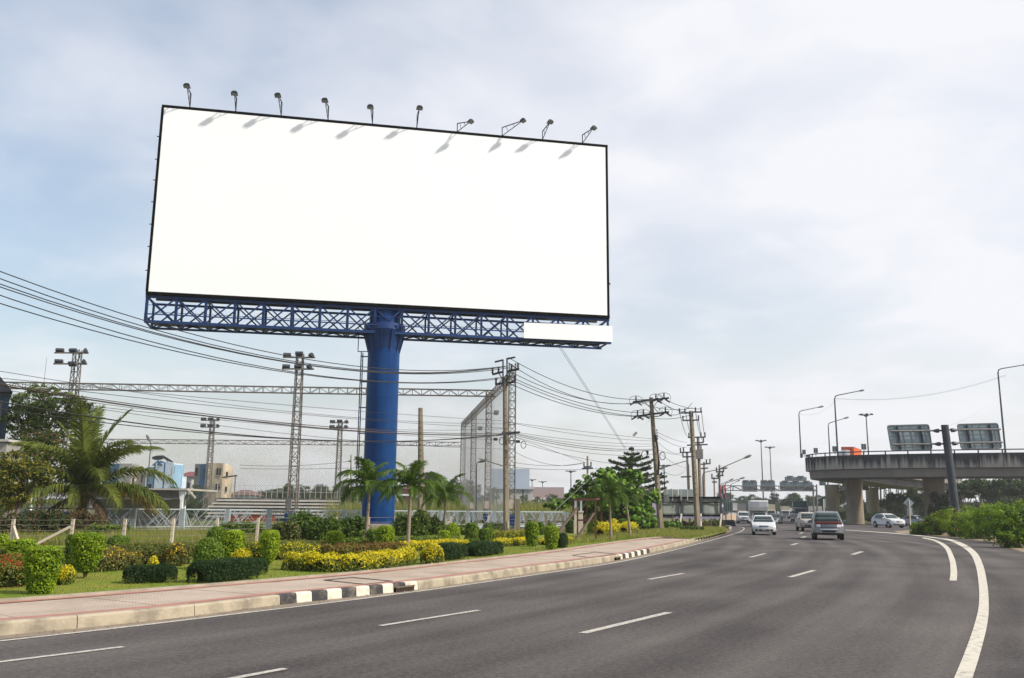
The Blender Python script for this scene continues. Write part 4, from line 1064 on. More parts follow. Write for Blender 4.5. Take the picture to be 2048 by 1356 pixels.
# ================================================================== overpass
mk('stained_concrete', (0.21, 0.20, 0.185), (0.055, 0.055, 0.055), sc=0.9, stretch=(1, 1, 0.14), lo=0.42, hi=0.62, rough=0.9)
mk('parapet_dark', (0.17, 0.165, 0.155), (0.035, 0.037, 0.04), sc=1.1, stretch=(1, 1, 0.13), lo=0.30, hi=0.50, rough=0.9)
mk('girder', (0.215, 0.2, 0.175), (0.14, 0.13, 0.115), sc=0.35, stretch=(1, 1, 0.4), rough=0.9)
mk('pier', (0.32, 0.265, 0.185), (0.2, 0.165, 0.12), sc=0.5, stretch=(1, 1, 0.4), rough=0.9)
edge_px = [(2420, 118), (2230, 121), (2048, 124), (1900, 127), (1760, 131), (1680, 134.5), (1634, 138), (1612, 142.5)]
E0 = [V((at(px, 950, Y).x, Y, 0)) for px, Y in edge_px] + [V((49.2, 148, 0)), V((54.5, 157, 0)), V((63, 170, 0)), V((76, 188, 0)), V((94, 210, 0))]
E = resample(smooth(E0, 10), 1.0)
def streaks(m):
    N = m.node_tree.nodes; L = m.node_tree.links; b = N['Principled BSDF']
    t = N.new('ShaderNodeTexCoord'); sp_ = N.new('ShaderNodeSeparateXYZ'); L.new(t.outputs['Object'], sp_.inputs[0])
    def nz(sc, st, det):
        mp = N.new('ShaderNodeMapping'); mp.inputs['Scale'].default_value = st; L.new(t.outputs['Object'], mp.inputs[0])
        n = N.new('ShaderNodeTexNoise'); n.inputs['Scale'].default_value = sc; n.inputs['Detail'].default_value = det; L.new(mp.outputs[0], n.inputs[0]); return n.outputs[0]
    def mm(op, *a):
        q = N.new('ShaderNodeMath'); q.operation = op
        for i, x in enumerate(a):
            if isinstance(x, (int, float)): q.inputs[i].default_value = x
            else: L.new(x, q.inputs[i])
        return q.outputs[0]
    h = mm('DIVIDE', mm('SUBTRACT', sp_.outputs[2], 8.05), 2.0)
    f = mm('ADD', mm('MULTIPLY_ADD', h, 1.6, -.42), mm('ADD', mm('MULTIPLY_ADD', nz(1.6, (1, 1, .07), 4), 4.2, -1.8), mm('MULTIPLY_ADD', nz(.22, (1, 1, .3), 2), 2.0, -.9)))
    cl = mm('MINIMUM', mm('MAXIMUM', f, 0.0), 1.0)
    mx = N.new('ShaderNodeMix'); mx.data_type = 'RGBA'; mx.inputs['A'].default_value = (.30, .28, .25, 1); mx.inputs['B'].default_value = (.032, .034, .036, 1)
    L.new(cl, mx.inputs['Factor']); L.new(mx.outputs['Result'], b.inputs['Base Color'])
streaks(MAT['parapet_dark'])
ov = thing('overpass', 'curved concrete flyover on round piers with rain streaked parapet', 'overpass', (60, 140, 0))
PT = 10.05; PB = 8.05; GB = 6.75; DW = 9.5
ref = offset(E, -1.0)
def sect(prof, i0, i1, name, m, parent, step=1, sm=False):
    """sweep a closed (d,z) profile along the flyover edge, d metres inwards"""
    idx = list(range(i0, i1, step)) + [i1]; b = MB(); k = len(prof)
    for i in idx:
        n = (ref[i] - E[i]).normalized()
        for d, z in prof: b.v.append(E[i] + n * d + V((0, 0, z)))
    for u in range(len(idx) - 1):
        for w in range(k):
            b.f.append((u * k + w, u * k + (w + 1) % k, (u + 1) * k + (w + 1) % k, (u + 1) * k + w)); b.m.append(0)
    b.f.append(tuple(range(k))); b.f.append(tuple(range((len(idx) - 1) * k, len(idx) * k))[::-1]); b.m += [0, 0]
    return b.build(name, m, parent)
NE = len(E) - 1
# inward is to the right of travel (right end -> left -> back): check the sign once
if (ref[5] - E[5]).y < 0: ref = offset(E, 1.0)
sect([(.31, PB + .3), (.31, PB - .02), (.5, PB - .08), (.62, GB + .08), (.8, GB), (DW - 1.5, GB), (DW - 1.3, PB - .25), (DW, PB), (DW, PB + .3)], 0, NE, 'deck_girder', 'girder', ov)
step = 3
for i in range(0, NE - step, step):
    sect([(0, PB), (0, PT), (.22, PT), (.3, PB)], i, i + step, 'parapet_panel', 'parapet_dark', ov)
    # each panel meets the next in a recessed joint
    n = (ref[i] - E[i]).normalized()
for i in range(0, NE - step, step):
    n = (ref[i] - E[i]).normalized()
    member('panel_joint', E[i] - n * .015 + V((0, 0, PB + .03)), E[i] - n * .015 + V((0, 0, PT)), .05, 'black_trim', ov)
sect([(DW - .3, PB + .3), (DW - .25, PT), (DW, PT), (DW, PB + .3)], 0, NE, 'rear_parapet', 'parapet_dark', ov)
b = MB(); rr = []
for i in range(0, NE, 3):
    n = (ref[i] - E[i]).normalized(); p = E[i] + n * .12
    member('rail_post', p + V((0, 0, PT)), p + V((0, 0, PT + .42)), .14, 'dark_steel', ov)
    rr.append(p + V((0, 0, PT + .45)))
MB().tube(rr, .09, 6).build('hand_rail', 'dark_steel', ov)
for px, Y, w, m, lab in ((1665, 168, 2.45, 'pier', 0), (1709, 141.5, 2.5, 'pier', 0), (1745, 185, 2.45, 'pier', 0), (1870, 136, 3.0, 'pier', 0)):
    p = at(px, 1000, Y)
    b = MB().lathe([(w / 2, -.1), (w / 2, GB - .9), (w / 2 + .05, GB + .02)], (p.x, p.y, 0), 32)
    o = b.build('pier', m, ov, sm=True)
    for z in (2.2, 4.4): MB().lathe([(w / 2 + .004, z), (w / 2 + .012, z + .015), (w / 2 + .004, z + .03)], (p.x, p.y, 0), 32).build('form_joint', 'stained_concrete', o)
# pier crossheads
for px, Y in ((1720, 176),):
    p = at(px, 1000, Y)
    MB().box((p.x, p.y + 2.6, GB - .35), (3.2, 6.5, .75)).build('crosshead', 'girder', ov)
ZD = PB + .3
# parapet sign panels seen from behind
for px, py, w, h in ((1608, 904, 7, 9), (1603, 911, 5.5, 8), (1617.5, 913, 6, 7), (1631.5, 901, 8.5, 10), (1669.5, 898, 9.5, 11), (1727.5, 893.5, 10, 11.5)):
    Y = 142 if px < 1640 else (135.5 if px < 1700 else 133.5)
    c = at(px, py, Y); s = Y / F
    t = thing('chevron_sign', 'small grey sign back on the flyover rail, %s' % {1608: 'upper one at the far left end', 1603: 'low one overhanging the left end', 1617.5: 'half hidden near the left end', 1631.5: 'left of the two street lamps', 1669.5: 'between two lamp posts beside the white cab', 1727.5: 'right of the orange container'}[px], 'sign', (c.x, c.y, PT), 0, 'small sign backs on the flyover')
    MB().box(c, (w * s, .05, h * s)).build('sign_plate', 'galv', t)
    for k in (-.28, .28): MB().box(c + V((0, -.05, 0)) + V((k * w * s, 0, 0)), (.06, .05, h * s)).build('stiffener', 'dark_steel', t)
    MB().beam(c - V((0, 0, h * s / 2)), V((c.x, c.y, PT + .2)), .07).build('stem', 'dark_steel', t)

# ================================================================== street lamps
def street_lamp(px, Y, z0, ytop, hx, hy, lab, r=.09, px_top=None, grp='street lamps with curved arms'):
    p = at(px, 950, Y); zt = ztop(p, ytop + (hy - ytop) * .0)
    head = at(hx, hy, Y)
    t = thing('street_lamp', lab, 'street lamp', (p.x, p.y, z0), 0, grp)
    k = (head.z - zt)
    pts = [V((p.x, Y, z0)), V((p.x, Y, (z0 + zt) / 2)), V((p.x, Y, zt - .5)), V((p.x + (head.x - p.x) * .04, Y, zt - .12)), V((p.x + (head.x - p.x) * .14, Y, zt + .05)), head]
    MB().tube(pts, [r * 1.15, r, r * .8, r * .7, r * .6, r * .5], 8).build('pole', 'dark_steel', t, sm=True)
    d = (head - pts[-2]).normalized()
    b = MB().tube([head - d * .1, head + d * .2, head + d * .6, head + d * .85], [.06, .13, .15, .05], 8); b.build('lamp_head', 'galv', t, sm=True)
    return t
street_lamp(1604, 141.5, PT, 822, 1637, 814.5, 'street lamp at the left end of the flyover', .1)
street_lamp(1678, 134.5, PT, 791, 1718, 782, 'taller street lamp on the flyover in front of the orange container', .12)
street_lamp(1662, 146, ZD, 846, 1688, 837, 'street lamp on the rear edge of the flyover', .1)
street_lamp(2015, 125, PT, 738, 2046, 730, 'street lamp at the right edge of the picture on the flyover', .12)
street_lamp(1438, 100, GZ, 936, 1489, 916, 'near kerbside street lamp reaching over the road beside the flag', .08)
street_lamp(1441, 170, 0, 968, 1459, 961, 'third street lamp of the receding row, low over the white pickup', .1)
street_lamp(1449, 150, 0, 966, 1480, 957.5, 'second street lamp of the receding row left of the sign gantry', .1)
street_lamp(1460, 210, 0, 969, 1474, 963, 'smallest street lamp of the receding row left of the sign gantry', .1)
street_lamp(1378, 118, GZ, 923, 1330, 934.5, 'street lamp whose arm points left beside the transformer pole', .08)
street_lamp(1405, 130, GZ, 945, 1444, 937.5, 'street lamp rising behind the grey hoarding', .09)
LW_ = 'wires between the flyover street lamps'
for pts, A_, B_, l in (([(1680, 797), (1850, 790), (2013, 749)], at(1678, 950, 134.5), at(2015, 950, 125), 'upper faint wire between the two right flyover lamps'), ([(1680, 798), (1800, 797), (2013, 751)], at(1678, 950, 134.5), at(2015, 950, 125), 'lower faint wire between the two right flyover lamps'),
                       ([(1605, 829), (1645, 822), (1676, 797)], at(1604, 950, 141.5), at(1678, 950, 134.5), 'faint wire between the two left flyover lamps')):
    cable(pts, A_, B_, l, .013, 'guy_steel', LW_, name='lamp_wire')
tag(MB().tube(smooth([at(2014, 757, 124.8), at(1985, 800, 100), at(1945, 830, 75), at(1902, 850, 55)], 6), .014, 4).build('lamp_wire', 'guy_steel'), 'faint wire from the right flyover lamp down to the sign column', 'cable', LW_)

# ================================================================== big road sign seen from behind
SY = 76.0
pb = at(1912, 1000, SY); pb.z = 0
ptp = at(1889.5, 851, SY)
rs = thing('road_sign', 'thick steel column carrying two blue-grey sign backs above the flowering shrubs', 'road sign', pb)
base = V((at(1917, 1064, SY).x, SY, -.05))
MB().cyl(base, ptp, .33, 20, .30).build('column', 'dark_steel', rs, sm=True)
MB().cyl(ptp, ptp + V((0, 0, .04)), .315, 20).build('column_cap', 'galv', rs)
mk('sign_back', (0.24, 0.31, 0.35), (0.19, 0.25, 0.285), sc=.8, rough=.45, metal=.2)
mk('sign_rim', (0.17, 0.20, 0.21), rough=.5)
for quad_, side in (([(1774, 851), (1857, 849), (1864, 899), (1782.5, 901)], -1), ([(1914, 848.5), (1995, 846.5), (2003, 896.5), (1922, 898)], 1)):
    Ys = SY + .5
    q = [at(*p, Ys) for p in quad_]
    # rounded plate
    cxm = sum(q, V()) / 4; b = MB(); ring = []
    for i in range(4):
        a, c, d = q[i - 1], q[i], q[(i + 1) % 4]
        for tt in (0, .5, 1):
            p0 = c.lerp(a, .09 if i % 2 == 0 else .055); p2 = c.lerp(d, .055 if i % 2 == 0 else .09)
            ring.append((p0.lerp(c, tt)).lerp(c.lerp(p2, tt), tt))
    plate = MB().prism(ring, (0, .03, 0)).build('sign_panel', 'sign_back', rs)
    for a, c in zip(ring, ring[1:] + ring[:1]): b.beam(a + V((0, -.03, 0)), c + V((0, -.03, 0)), .07, .07)
    b.build('sign_rim', 'sign_rim', plate)
    def uv(u, v, dy): return q[0].lerp(q[1], u).lerp(q[3].lerp(q[2], u), v) + V((0, dy, 0))
    for u in (.17, .36, .55, .74, .9): member('stiffener', uv(u, .03, -.02), uv(u, .97, -.02), .035, 'sign_rim', plate)
    for v in (.14, .42, .72, .88): member('stiffener', uv(.03, v, -.023), uv(.97, v, -.023), .03, 'sign_rim', plate)
    for u in (.23, .79): member('channel', uv(u, .04, -.09), uv(u, .97, -.09), .13, 'dark_steel', plate)
for yy, xs in (((862, 861, 859.5, 858.5), (1780, 1890, 2001)), ((889, 887.5, 886, 884.5), (1784, 1893, 2005))):
    for a, c, y0_, y1_ in ((xs[0], xs[1], yy[0], yy[1]), (xs[1], xs[2], yy[2], yy[3])):
        MB().cyl(at(a, y0_, SY + .18), at(c, y1_, SY + .16), .08, 10).build('support_arm', 'galv', rs, sm=True)
    for sx in (-1, 1):
        cx_ = (1890 if yy[0] < 880 else 1893); c = at(cx_ + sx * 17, yy[1] + (-sx) * .5, SY + .1)
        MB().cyl(c + V((-.18 * sx, 0, 0)), c + V((.0, 0, 0)), .19, 6, .19).cyl(c, c + V((.26 * sx, 0, 0)), .19, 6, .09).build('flange', 'dark_steel', rs)
# diamond warning sign from behind
dp = gnd(1822, 1063.5); dY = dp.y
t = thing('warning_sign', 'back of a diamond road sign on a pale post before the silver saloon', 'road sign', dp)
c = at(1817.5, 1006, dY); r_ = .5
MB().prism([c + V((-r_, 0, 0)), c + V((0, 0, -r_)), c + V((r_, 0, 0)), c + V((0, 0, r_))], (0, .03, 0)).build('sign_plate', 'sign_back', t)
MB().box(at(1819.5, 1023, dY) + V((0, .01, 0)), (.5, .03, .75)).build('sub_plate', 'sign_back', t)
MB().beam(dp - V((0, 0, .05)), at(1818, 1000, dY - .06), .085).build('post', 'post_white', t)

# sign gantry far down the road
GY = 235
gt = thing('sign_gantry', 'overhead sign gantry spanning the far road with blue-grey sign backs', 'sign gantry', at(1540, 1000, GY).xy.to_3d())
mk('far_sign', (0.30, 0.37, 0.40), (0.24, 0.30, 0.33), sc=.4, rough=.5)
box_truss(gt, at(1447, 971.5, GY), at(1633, 972.5, GY), h=1.2, wd=1.0, step=2.2, cw=.22, bw=.12, m='galv')
for px in (1626, 1633, 1448.5): MB().cyl(V((at(px, 1000, GY).x, GY, 0)), at(px, 969, GY), .22, 8).build('gantry_post', 'galv', gt)
for x0, x1, y0, y1 in ((1484.5, 1514, 962, 983.5), (1521, 1550, 962, 983), (1559.5, 1624.5, 963, 983), (1569.5, 1612.5, 953.5, 962.5)):
    a = at(x0, y0, GY + .8); c = at(x1, y1, GY + .8)
    pl = MB().prism([a, V((c.x, a.y, a.z)), V((c.x, a.y, c.z)), V((a.x, a.y, c.z))], (0, .12, 0)).build('sign_panel', 'far_sign', gt)
    n = max(4, int((x1 - x0) / 4.6))
    for k in range(n + 1):
        x = a.x + (c.x - a.x) * k / n
        member('stiffener', V((x, a.y - .12, a.z)), V((x, a.y - .12, c.z)), .13, 'sign_rim', pl)
    for k in range(2 if x1 - x0 < 50 else 3):
        x = a.x + (c.x - a.x) * (k + .5) / (2 if x1 - x0 < 50 else 3)
        MB().box((x, a.y, a.z + .14), (1.4, .9, .25)).build('sign_light', 'galv', pl)
a = at(1638, 952, 180); c = at(1652, 971, 180)
t = thing('road_sign', 'single dark blue sign panel beside the leftmost flyover pier', 'road sign', (c.x + .4, 180, 0))
MB().prism([a, V((c.x, 180, a.z)), V((c.x, 180, c.z)), V((a.x, 180, c.z))], (0, .1, 0)).build('sign_panel', 'far_sign', t)
for k in range(4): member('stiffener', V((a.x + (c.x - a.x) * (k + .5) / 4, 179.9, a.z)), V((a.x + (c.x - a.x) * (k + .5) / 4, 179.9, c.z)), .1, 'sign_rim', t)
MB().cyl((c.x + .4, 180, 0), (c.x + .4, 180, a.z), .15, 8).build('post', 'galv', t)
a = at(1648, 999, 190)
t = thing('road_sign', 'white framed upright sign board left of the leftmost flyover pier', 'road sign', (a.x, 190, 0))
MB().box(at(1651, 1007, 190), (.8, .08, 1.8)).build('sign_panel', 'far_sign', t); MB().cyl((at(1647, 1007, 190).x, 190, 0), at(1647, 998, 190), .08, 6).build('post', 'sign_white', t)

# ================================================================== hoarding on the corner
mk('canvas', (0.205, 0.235, 0.215), (0.15, 0.175, 0.165), sc=.6, rough=.7)
mk('canvas_top', (0.24, 0.30, 0.30), (0.18, 0.24, 0.245), sc=.8, rough=.7)
mk('purple_strip', (0.28, 0.27, 0.42), (0.22, 0.21, 0.34), sc=1)
HY = 84.0
def hy(px): return HY + (px - 1322) * .02
ho = thing('hoarding', 'grey-green canvas hoarding seen from behind with dark frame and slanted props', 'hoarding', V((at(1385, 1000, HY).x, HY, GZ)))
for i, (xa, xb) in enumerate(((1322, 1362.5), (1363.5, 1402.5), (1403.5, 1442))):
    a, b_, c, d = at(xa, 995, hy(xa)), at(xb, 995, hy(xb)), at(xb, 1031, hy(xb)), at(xa, 1031, hy(xa))
    g = MB(); N_ = 6; P = []
    for r_i in range(N_ + 1):
        row = []
        for k in range(N_ + 1):
            q = a.lerp(b_, k / N_).lerp(d.lerp(c, k / N_), r_i / N_)
            q.y += (.05 * math.sin(k * .9 + i * 2) + .03 * math.sin(k * .7 + r_i * 1.1 + i)) * math.sin(math.pi * r_i / N_)
            row.append(q)
        P.append(row)
    g.v = [q for row in P for q in row]
    for r_i in range(N_):
        for k in range(N_): u_ = r_i * (N_ + 1) + k; g.f.append((u_, u_ + 1, u_ + N_ + 2, u_ + N_ + 1)); g.m.append(0)
    o = g.build('canvas_panel', 'canvas', ho, sm=True); sm2 = o.modifiers.new('thickness', 'SOLIDIFY'); sm2.thickness = .02
for xa, xb in ((1327, 1356.5), (1357.5, 1386)):
    a = at(xa, 978.5, HY + .4); c = at(xb, 993.5, HY + .4)
    MB().prism([a, V((c.x, a.y, a.z)), V((c.x, a.y, c.z)), V((a.x, a.y, c.z))], (0, .06, 0)).build('upper_panel', 'canvas_top', ho)
for px in (1334, 1345, 1362, 1375): member('upper_strut', at(px, 978, HY + .2), at(px, 1001, HY + .2), .07, 'post_white', ho)
for y in (995, 1004.5, 1031.5): member('frame_bar', at(1321, y, hy(1321) - .2), at(1443, y, hy(1443) - .2), .16 if y != 1004.5 else .1, 'black_trim', ho)
for px in (1363, 1402, 1441.5): member('frame_post', at(px, 994, hy(px) - .3), at(px, 1058, hy(px) - .3), .2, 'dark_steel', ho)
for px, dx in ((1363, -7), (1402, -3), (1443, -7)): member('prop', at(px, 1028, hy(px) - .4), V((at(px + dx, 1056, hy(px) - 1.2).x, hy(px) - 2.0, GZ)), .12, 'post_white', ho)
for px in (1345, 1422): member('frame_post', at(px, 1031, hy(px) - .25), at(px, 1057, hy(px) - .25), .14, 'bark', ho)
a = at(1322, 1032.5, HY + .3); c = at(1442, 1037.5, HY + .3)
MB().prism([a, V((c.x, a.y, a.z)), V((c.x, a.y, c.z)), V((a.x, a.y, c.z))], (0, .05, 0)).build('lower_strip', 'purple_strip', ho)
t = thing('flag', 'red white and blue flag hanging limp beside the hoarding', 'flag', at(1440, 1058, 88))
MB().cyl(V((at(1439, 1000, 88).x, 88, GZ)), at(1439, 962, 88), .06, 8).build('flag_pole', 'galv', t)
mk('flag_red', (.5, .03, .04)); mk('flag_white', (.7, .68, .66)); mk('flag_navy', (.03, .035, .14))
for k, (m, w) in enumerate((('flag_red', .12), ('flag_white', .1), ('flag_navy', .2), ('flag_white', .1), ('flag_red', .14))):
    x0 = at(1440, 970, 88).x + k * .1
    g = MB(); rows = []
    for j in range(7):
        z = at(1440, 969 + j * 4, 88).z; rows.append((V((x0 + .03 * math.sin(j + k), 88 - .1 * math.sin(j * .9 + k * 1.4), z)), V((x0 + w, 88 - .1 * math.sin(j * .9 + k * 1.4 + 1.2), z - .25))))
    g.strip([r_[0] for r_ in rows], [r_[1] for r_ in rows]); o = g.build('flag_stripe', m, t); o.modifiers.new('thickness', 'SOLIDIFY').thickness = .012
c = gnd(1457, 1052.5); t = thing('concrete_barrier', 'dark concrete block barrier at the end of the striped kerb', 'barrier', c)
MB().prism([c + V((-.9, 0, 0)), c + V((.9, 0, 0)), c + V((.72, 0, .75)), c + V((-.8, 0, .75))], (0, 1.2, 0)).build('block', 'kerb_black', t, bevel=.04)
c = gnd(1466, 1040.5)
b = MB(); prof = [(3.6, 0), (3.0, .35), (2.0, .85), (1.0, 1.2), (.2, 1.35)]; b.lathe(prof, c, 18)
mk('sand', (.48, .36, .24), (.40, .29, .19), sc=1.2, bump=.4)
tag(b.build('sand_heap', 'sand', sm=True), 'heap of pale sand on the verge behind the hoarding', 'sand heap')

# ================================================================== red steel frame, gate pillar, fences
mk('rust_red', (.13, .04, .032), (.065, .028, .024), sc=3)
fr = thing('rusty_frame', 'rusty red steel frame standing empty in the flower beds', 'steel frame', gnd(1191, 1083, GZ))
Yf, Yb = 47.0, 50.0
def fm(x0, y0, x1, y1, Ya, Yb_, w=.075, m='rust_red'): member('frame_bar', at(x0, y0, Ya), at(x1, y1, Yb_), w, m, fr)
fm(1191, 999, 1191.5, 1083, Yf, Yf); fm(1155, 1001, 1155, 1069, Yf, Yf); fm(1146, 1000, 1147, 1040, Yb, Yb, .09); fm(1174, 999, 1174, 1039, Yb, Yb, .09); fm(1202, 996, 1203, 1041, Yb, Yb, .11)
fm(1144, 999, 1204, 996.5, Yb, Yb, .1); fm(1155, 1000, 1192, 998.5, Yf, Yf, .1); fm(1154, 1040.5, 1192, 1040, Yf, Yf, .09); fm(1155, 1000, 1146, 1000, Yf, Yb, .08); fm(1191, 999, 1202, 996.5, Yf, Yb, .08)
fm(1154, 1016, 1114, 1068, Yf, Yf - .5, .1, 'bark'); fm(1188, 1026, 1153, 1077, Yf, Yf - .6, .1, 'bark')
gpy = 62.0
t = thing('gate_pillar', 'cream concrete gate pillar with two stub posts behind the red steel frame', 'pillar', at(1156, 1062, gpy))
a = at(1147, 1025, gpy); c = at(1165, 1062, gpy)
MB().box(((a.x + c.x) / 2, gpy, (a.z + GZ) / 2), (c.x - a.x, .6, a.z - GZ + .1)).build('pillar', 'post_white', t, bevel=.02)
MB().box(((a.x + c.x) / 2, gpy, a.z + .05), (c.x - a.x + .1, .7, .12)).build('cap', 'post_white', t, bevel=.02)
for px in (1151, 1162): MB().box(V((at(px, 1000, gpy + .2).x, gpy + .2, (at(px, 1000, gpy).z + a.z) / 2)), (.14, .14, at(px, 1000, gpy).z - a.z)).build('stub_post', 'fence_blue', t)
# wire fence of white concrete posts
wf = thing('wire_fence', 'barbed wire fence on white concrete posts behind the clipped hedge', 'fence', gnd(342, 1093, GZ))
posts = [(-60, 1091, 1040, 0), (22, 1090, 1038, .3), (140, 1091, 1038, -1), (245, 1092, 1037.5, 0), (342, 1093, 1037, 0), (431, 1090, 1036, 0), (512, 1086.5, 1036, 0), (588, 1084, 1034, -1), (670, 1081.5, 1033.5, 0), (735, 1079, 1034, 0), (790, 1077, 1033, 0), (858, 1073, 1032, 0), (900, 1071.5, 1032, -1), (975, 1068, 1031.5, 0), (1030, 1065, 1031, 0)]
tops = []
for px, py, yt, br in posts:
    p = gnd(px, py, GZ); tp = V((p.x + R.uniform(-.03, .06), p.y, ztop(p, yt)))
    member('post', p - V((0, 0, .1)), tp, .105, 'post_white', wf); tops.append((p, tp))
    if br:
        q = p + V((br * 1.25, -.15, .05)); member('brace', q, p.lerp(tp, .75), .1, 'post_white', wf)
for k in range(5):
    f = (.97, .78, .58, .38, .18)[k]; pts = []
    for (p, tp), (p2_, tp2) in zip(tops, tops[1:]):
        a = p.lerp(tp, f) - V((0, .07, 0)); c = p2_.lerp(tp2, f) - V((0, .07, 0)); pts += [a, a.lerp(c, .5) - V((0, 0, R.uniform(.0, .04)))]
    pts.append(tops[-1][0].lerp(tops[-1][1], f) - V((0, .07, 0)))
    MB().tube(pts, .008, 4, cap=False).build('wire', 'fence_wire', wf, fix=False)
# pale blue lattice fence
lf0 = at(40, 1066, 50); lf1 = at(1128, 1047, 84)
lf = thing('lattice_fence', 'pale blue steel fence with criss-cross bars along the sports field', 'fence', V((lf0.x, lf0.y, GZ)))
d = V((lf1.x - lf0.x, lf1.y - lf0.y, 0)); L_ = d.length; d.normalize(); NPAN = 15
zt_f = 1.42 + GZ
def lp(s, z): return V((lf0.x, lf0.y, 0)) + d * s + V((0, 0, z))
for i in range(NPAN + 1):
    s = L_ * i / NPAN
    member('post', lp(s, GZ), lp(s, zt_f + .02), .32, 'fence_blue', lf, .2)
    if i == NPAN: break
    sa, sb = s + .17, L_ * (i + 1) / NPAN - .17
    member('rail', lp(sa, zt_f - .03), lp(sb, zt_f - .03), .07, 'fence_blue', lf); member('rail', lp(sa, .52), lp(sb, .52), .06, 'fence_blue', lf)
    member('plinth', lp(sa, GZ + .12), lp(sb, GZ + .12), .1, 'fence_blue', lf, .24)
    for k in range(18):
        a = sa + (sb - sa) * R.random(); c = a + R.choice((-1, 1)) * R.uniform(.3, 1.3); c = min(max(c, sa), sb)
        member('lattice_bar', lp(a, .53), lp(c, zt_f - .05), .032, 'fence_blue', lf, .02)
f2 = thing('lattice_fence', 'low white lattice fence on the far side of the field behind the column', 'fence', at(780, 1020, 112))
for x0, x1, Y in ((690, 1135, 108),):
    a = at(x0, 1030, Y); c = at(x1, 1031, Y + 2); n = 14
    for k in range(n + 1):
        p = V((a.x + (c.x - a.x) * k / n, a.y + (c.y - a.y) * k / n, 0)); member('post', p, p + V((0, 0, 1.5)), .25, 'fence_blue', f2)
    b = MB()
    for z in (.6, 1.45): b.beam((a.x, a.y, z), (c.x, c.y, z), .08)
    N_ = 150
    for k in range(N_):
        x = k / N_ * (c.x - a.x); b.beam((a.x + x, a.y + .3, .6), (a.x + x + R.uniform(-.6, .6), a.y + .3, 1.45), .045)
    o = b.build('lattice', 'fence_blue', f2, fix=False); o['kind'] = 'stuff'
# short grey posts right of the power pole
sp = thing('post_fence', 'row of bare grey concrete posts right of the near power pole', 'fence', at(1090, 1062, 66))
for px, yt, yb in ((1035, 998, 1062), (1052, 1031, 1064), (1073, 1028, 1064), (1092, 1030, 1064), (1110, 1029, 1062), (1126, 1030, 1060)):
    p = at(px, 1000, 62); member('post', V((p.x, 62, GZ - .05)), V((p.x, 62, ztop(p, yt))), .18 if px > 1040 else .32, 'pole_concrete', sp)
member('rail', at(1040, 1045, 62.2), at(1128, 1043, 62.2), .06, 'galv', sp); member('rail', at(1040, 1055, 62.2), at(1128, 1053, 62.2), .06, 'galv', sp)
# orange banners on the field side of the fence
for k, (x0, x1) in enumerate(((451, 488), (491, 520), (524, 550))):
    a = at(x0, 1031.5, 72); c = at(x1, 1042.5, 72)
    o = MB().prism([a, V((c.x, 72, a.z)), V((c.x, 72, c.z)), V((a.x, 72, c.z))], (0, .04, 0)).build('banner', 'orange')
    tag(o, ('left', 'middle', 'right')[k] + ' one of three orange banners behind the pale blue fence', 'banner', 'orange banners on the field')
# bleachers
blx0, blx1, BY = at(392, 1000, 118).x, at(668, 1000, 118).x, 118
bl = thing('bleachers', 'pale concrete bleachers with thin rail posts across the sports field', 'bleachers', ((blx0 + blx1) / 2, BY, .06))
mk('bleacher', (.56, .53, .48), (.44, .42, .38), sc=.7); mk('riser', (.20, .20, .19), (.13, .13, .125), sc=.8)
for k in range(6):
    z = .55 + k * .42
    MB().box(((blx0 + blx1) / 2 + k * .15, BY + k * .8, z), (blx1 - blx0 - k * .3, .78, .22)).build('bench', 'bleacher', bl)
    MB().box(((blx0 + blx1) / 2 + k * .15, BY + k * .8 + .3, z - .3), (blx1 - blx0 - k * .3, .1, .38)).build('riser', 'riser', bl)
MB().box(((blx0 + blx1) / 2, BY + 5.2, 1.5), (blx1 - blx0 - 1.5, .3, 2.9)).build('back_wall', 'stained_concrete', bl)
for k in range(23):
    x = blx0 + 1 + (blx1 - blx0 - 1.6) * k / 22; member('rail_post', (x, BY + 5.2, 2.9), (x, BY + 5.2, 4.7), .05, 'bleacher', bl)
for z in (3.8, 4.65): member('hand_rail', (blx0 + .9, BY + 5.2, z), (blx1 - .5, BY + 5.2, z), .04, 'bleacher', bl)
member('hand_rail', (blx0 - .5, BY - .8, .2), (blx0 + .8, BY + 5, 3.0), .05, 'galv', bl); member('hand_rail', (blx0 - .5, BY - .8, 1.0), (blx0 + .8, BY + 5, 4.5), .04, 'galv', bl)
for x in range(10): member('front_post', (blx0 + 1 + x * 1.9, BY - .6, .1), (blx0 + 1 + x * 1.9, BY - .6, 1.2), .05, 'galv', bl)
# pavilion
PY = 78
mk('fascia', (.16, .155, .15), (.13, .125, .12), sc=.5); mk('pavilion_wall', (.36, .36, .36), (.3, .3, .3), sc=.6)
pvn = thing('pavilion', 'open field pavilion with deep grey fascia and white forked column', 'pavilion', at(320, 1040, PY))
xl, xr = at(150, 1000, PY).x, at(370, 1000, PY).x
zt_ = at(330, 977, PY).z; zf0 = at(330, 998, PY).z
npn = 8
for k in range(npn):
    a = xl + (xr - xl) * k / npn; c = xl + (xr - xl) * (k + 1) / npn
    MB().box(((a + c) / 2, PY, (zt_ + zf0) / 2), (c - a - .04, .12, zt_ - zf0)).build('fascia_panel', 'fascia', pvn)
MB().prism([(xl, PY - .3, zt_), (xr + .25, PY - .3, zt_ + .02), (xr + .2, PY - .3, zt_ - .14), (xl, PY - .3, zt_ - .12)], (0, 8, 0)).build('roof', 'bleacher', pvn)
MB().beam((xr + .2, PY - .15, zt_ - .06), (xr + .95, PY - .15, zt_ - .8), .12, .12).build('roof_outrigger', 'bleacher', pvn)
MB().box(((xl + at(337, 1000, PY).x) / 2, PY + 4, zf0 / 2), (at(337, 1000, PY).x - xl, .2, zf0)).build('wall', 'pavilion_wall', pvn)
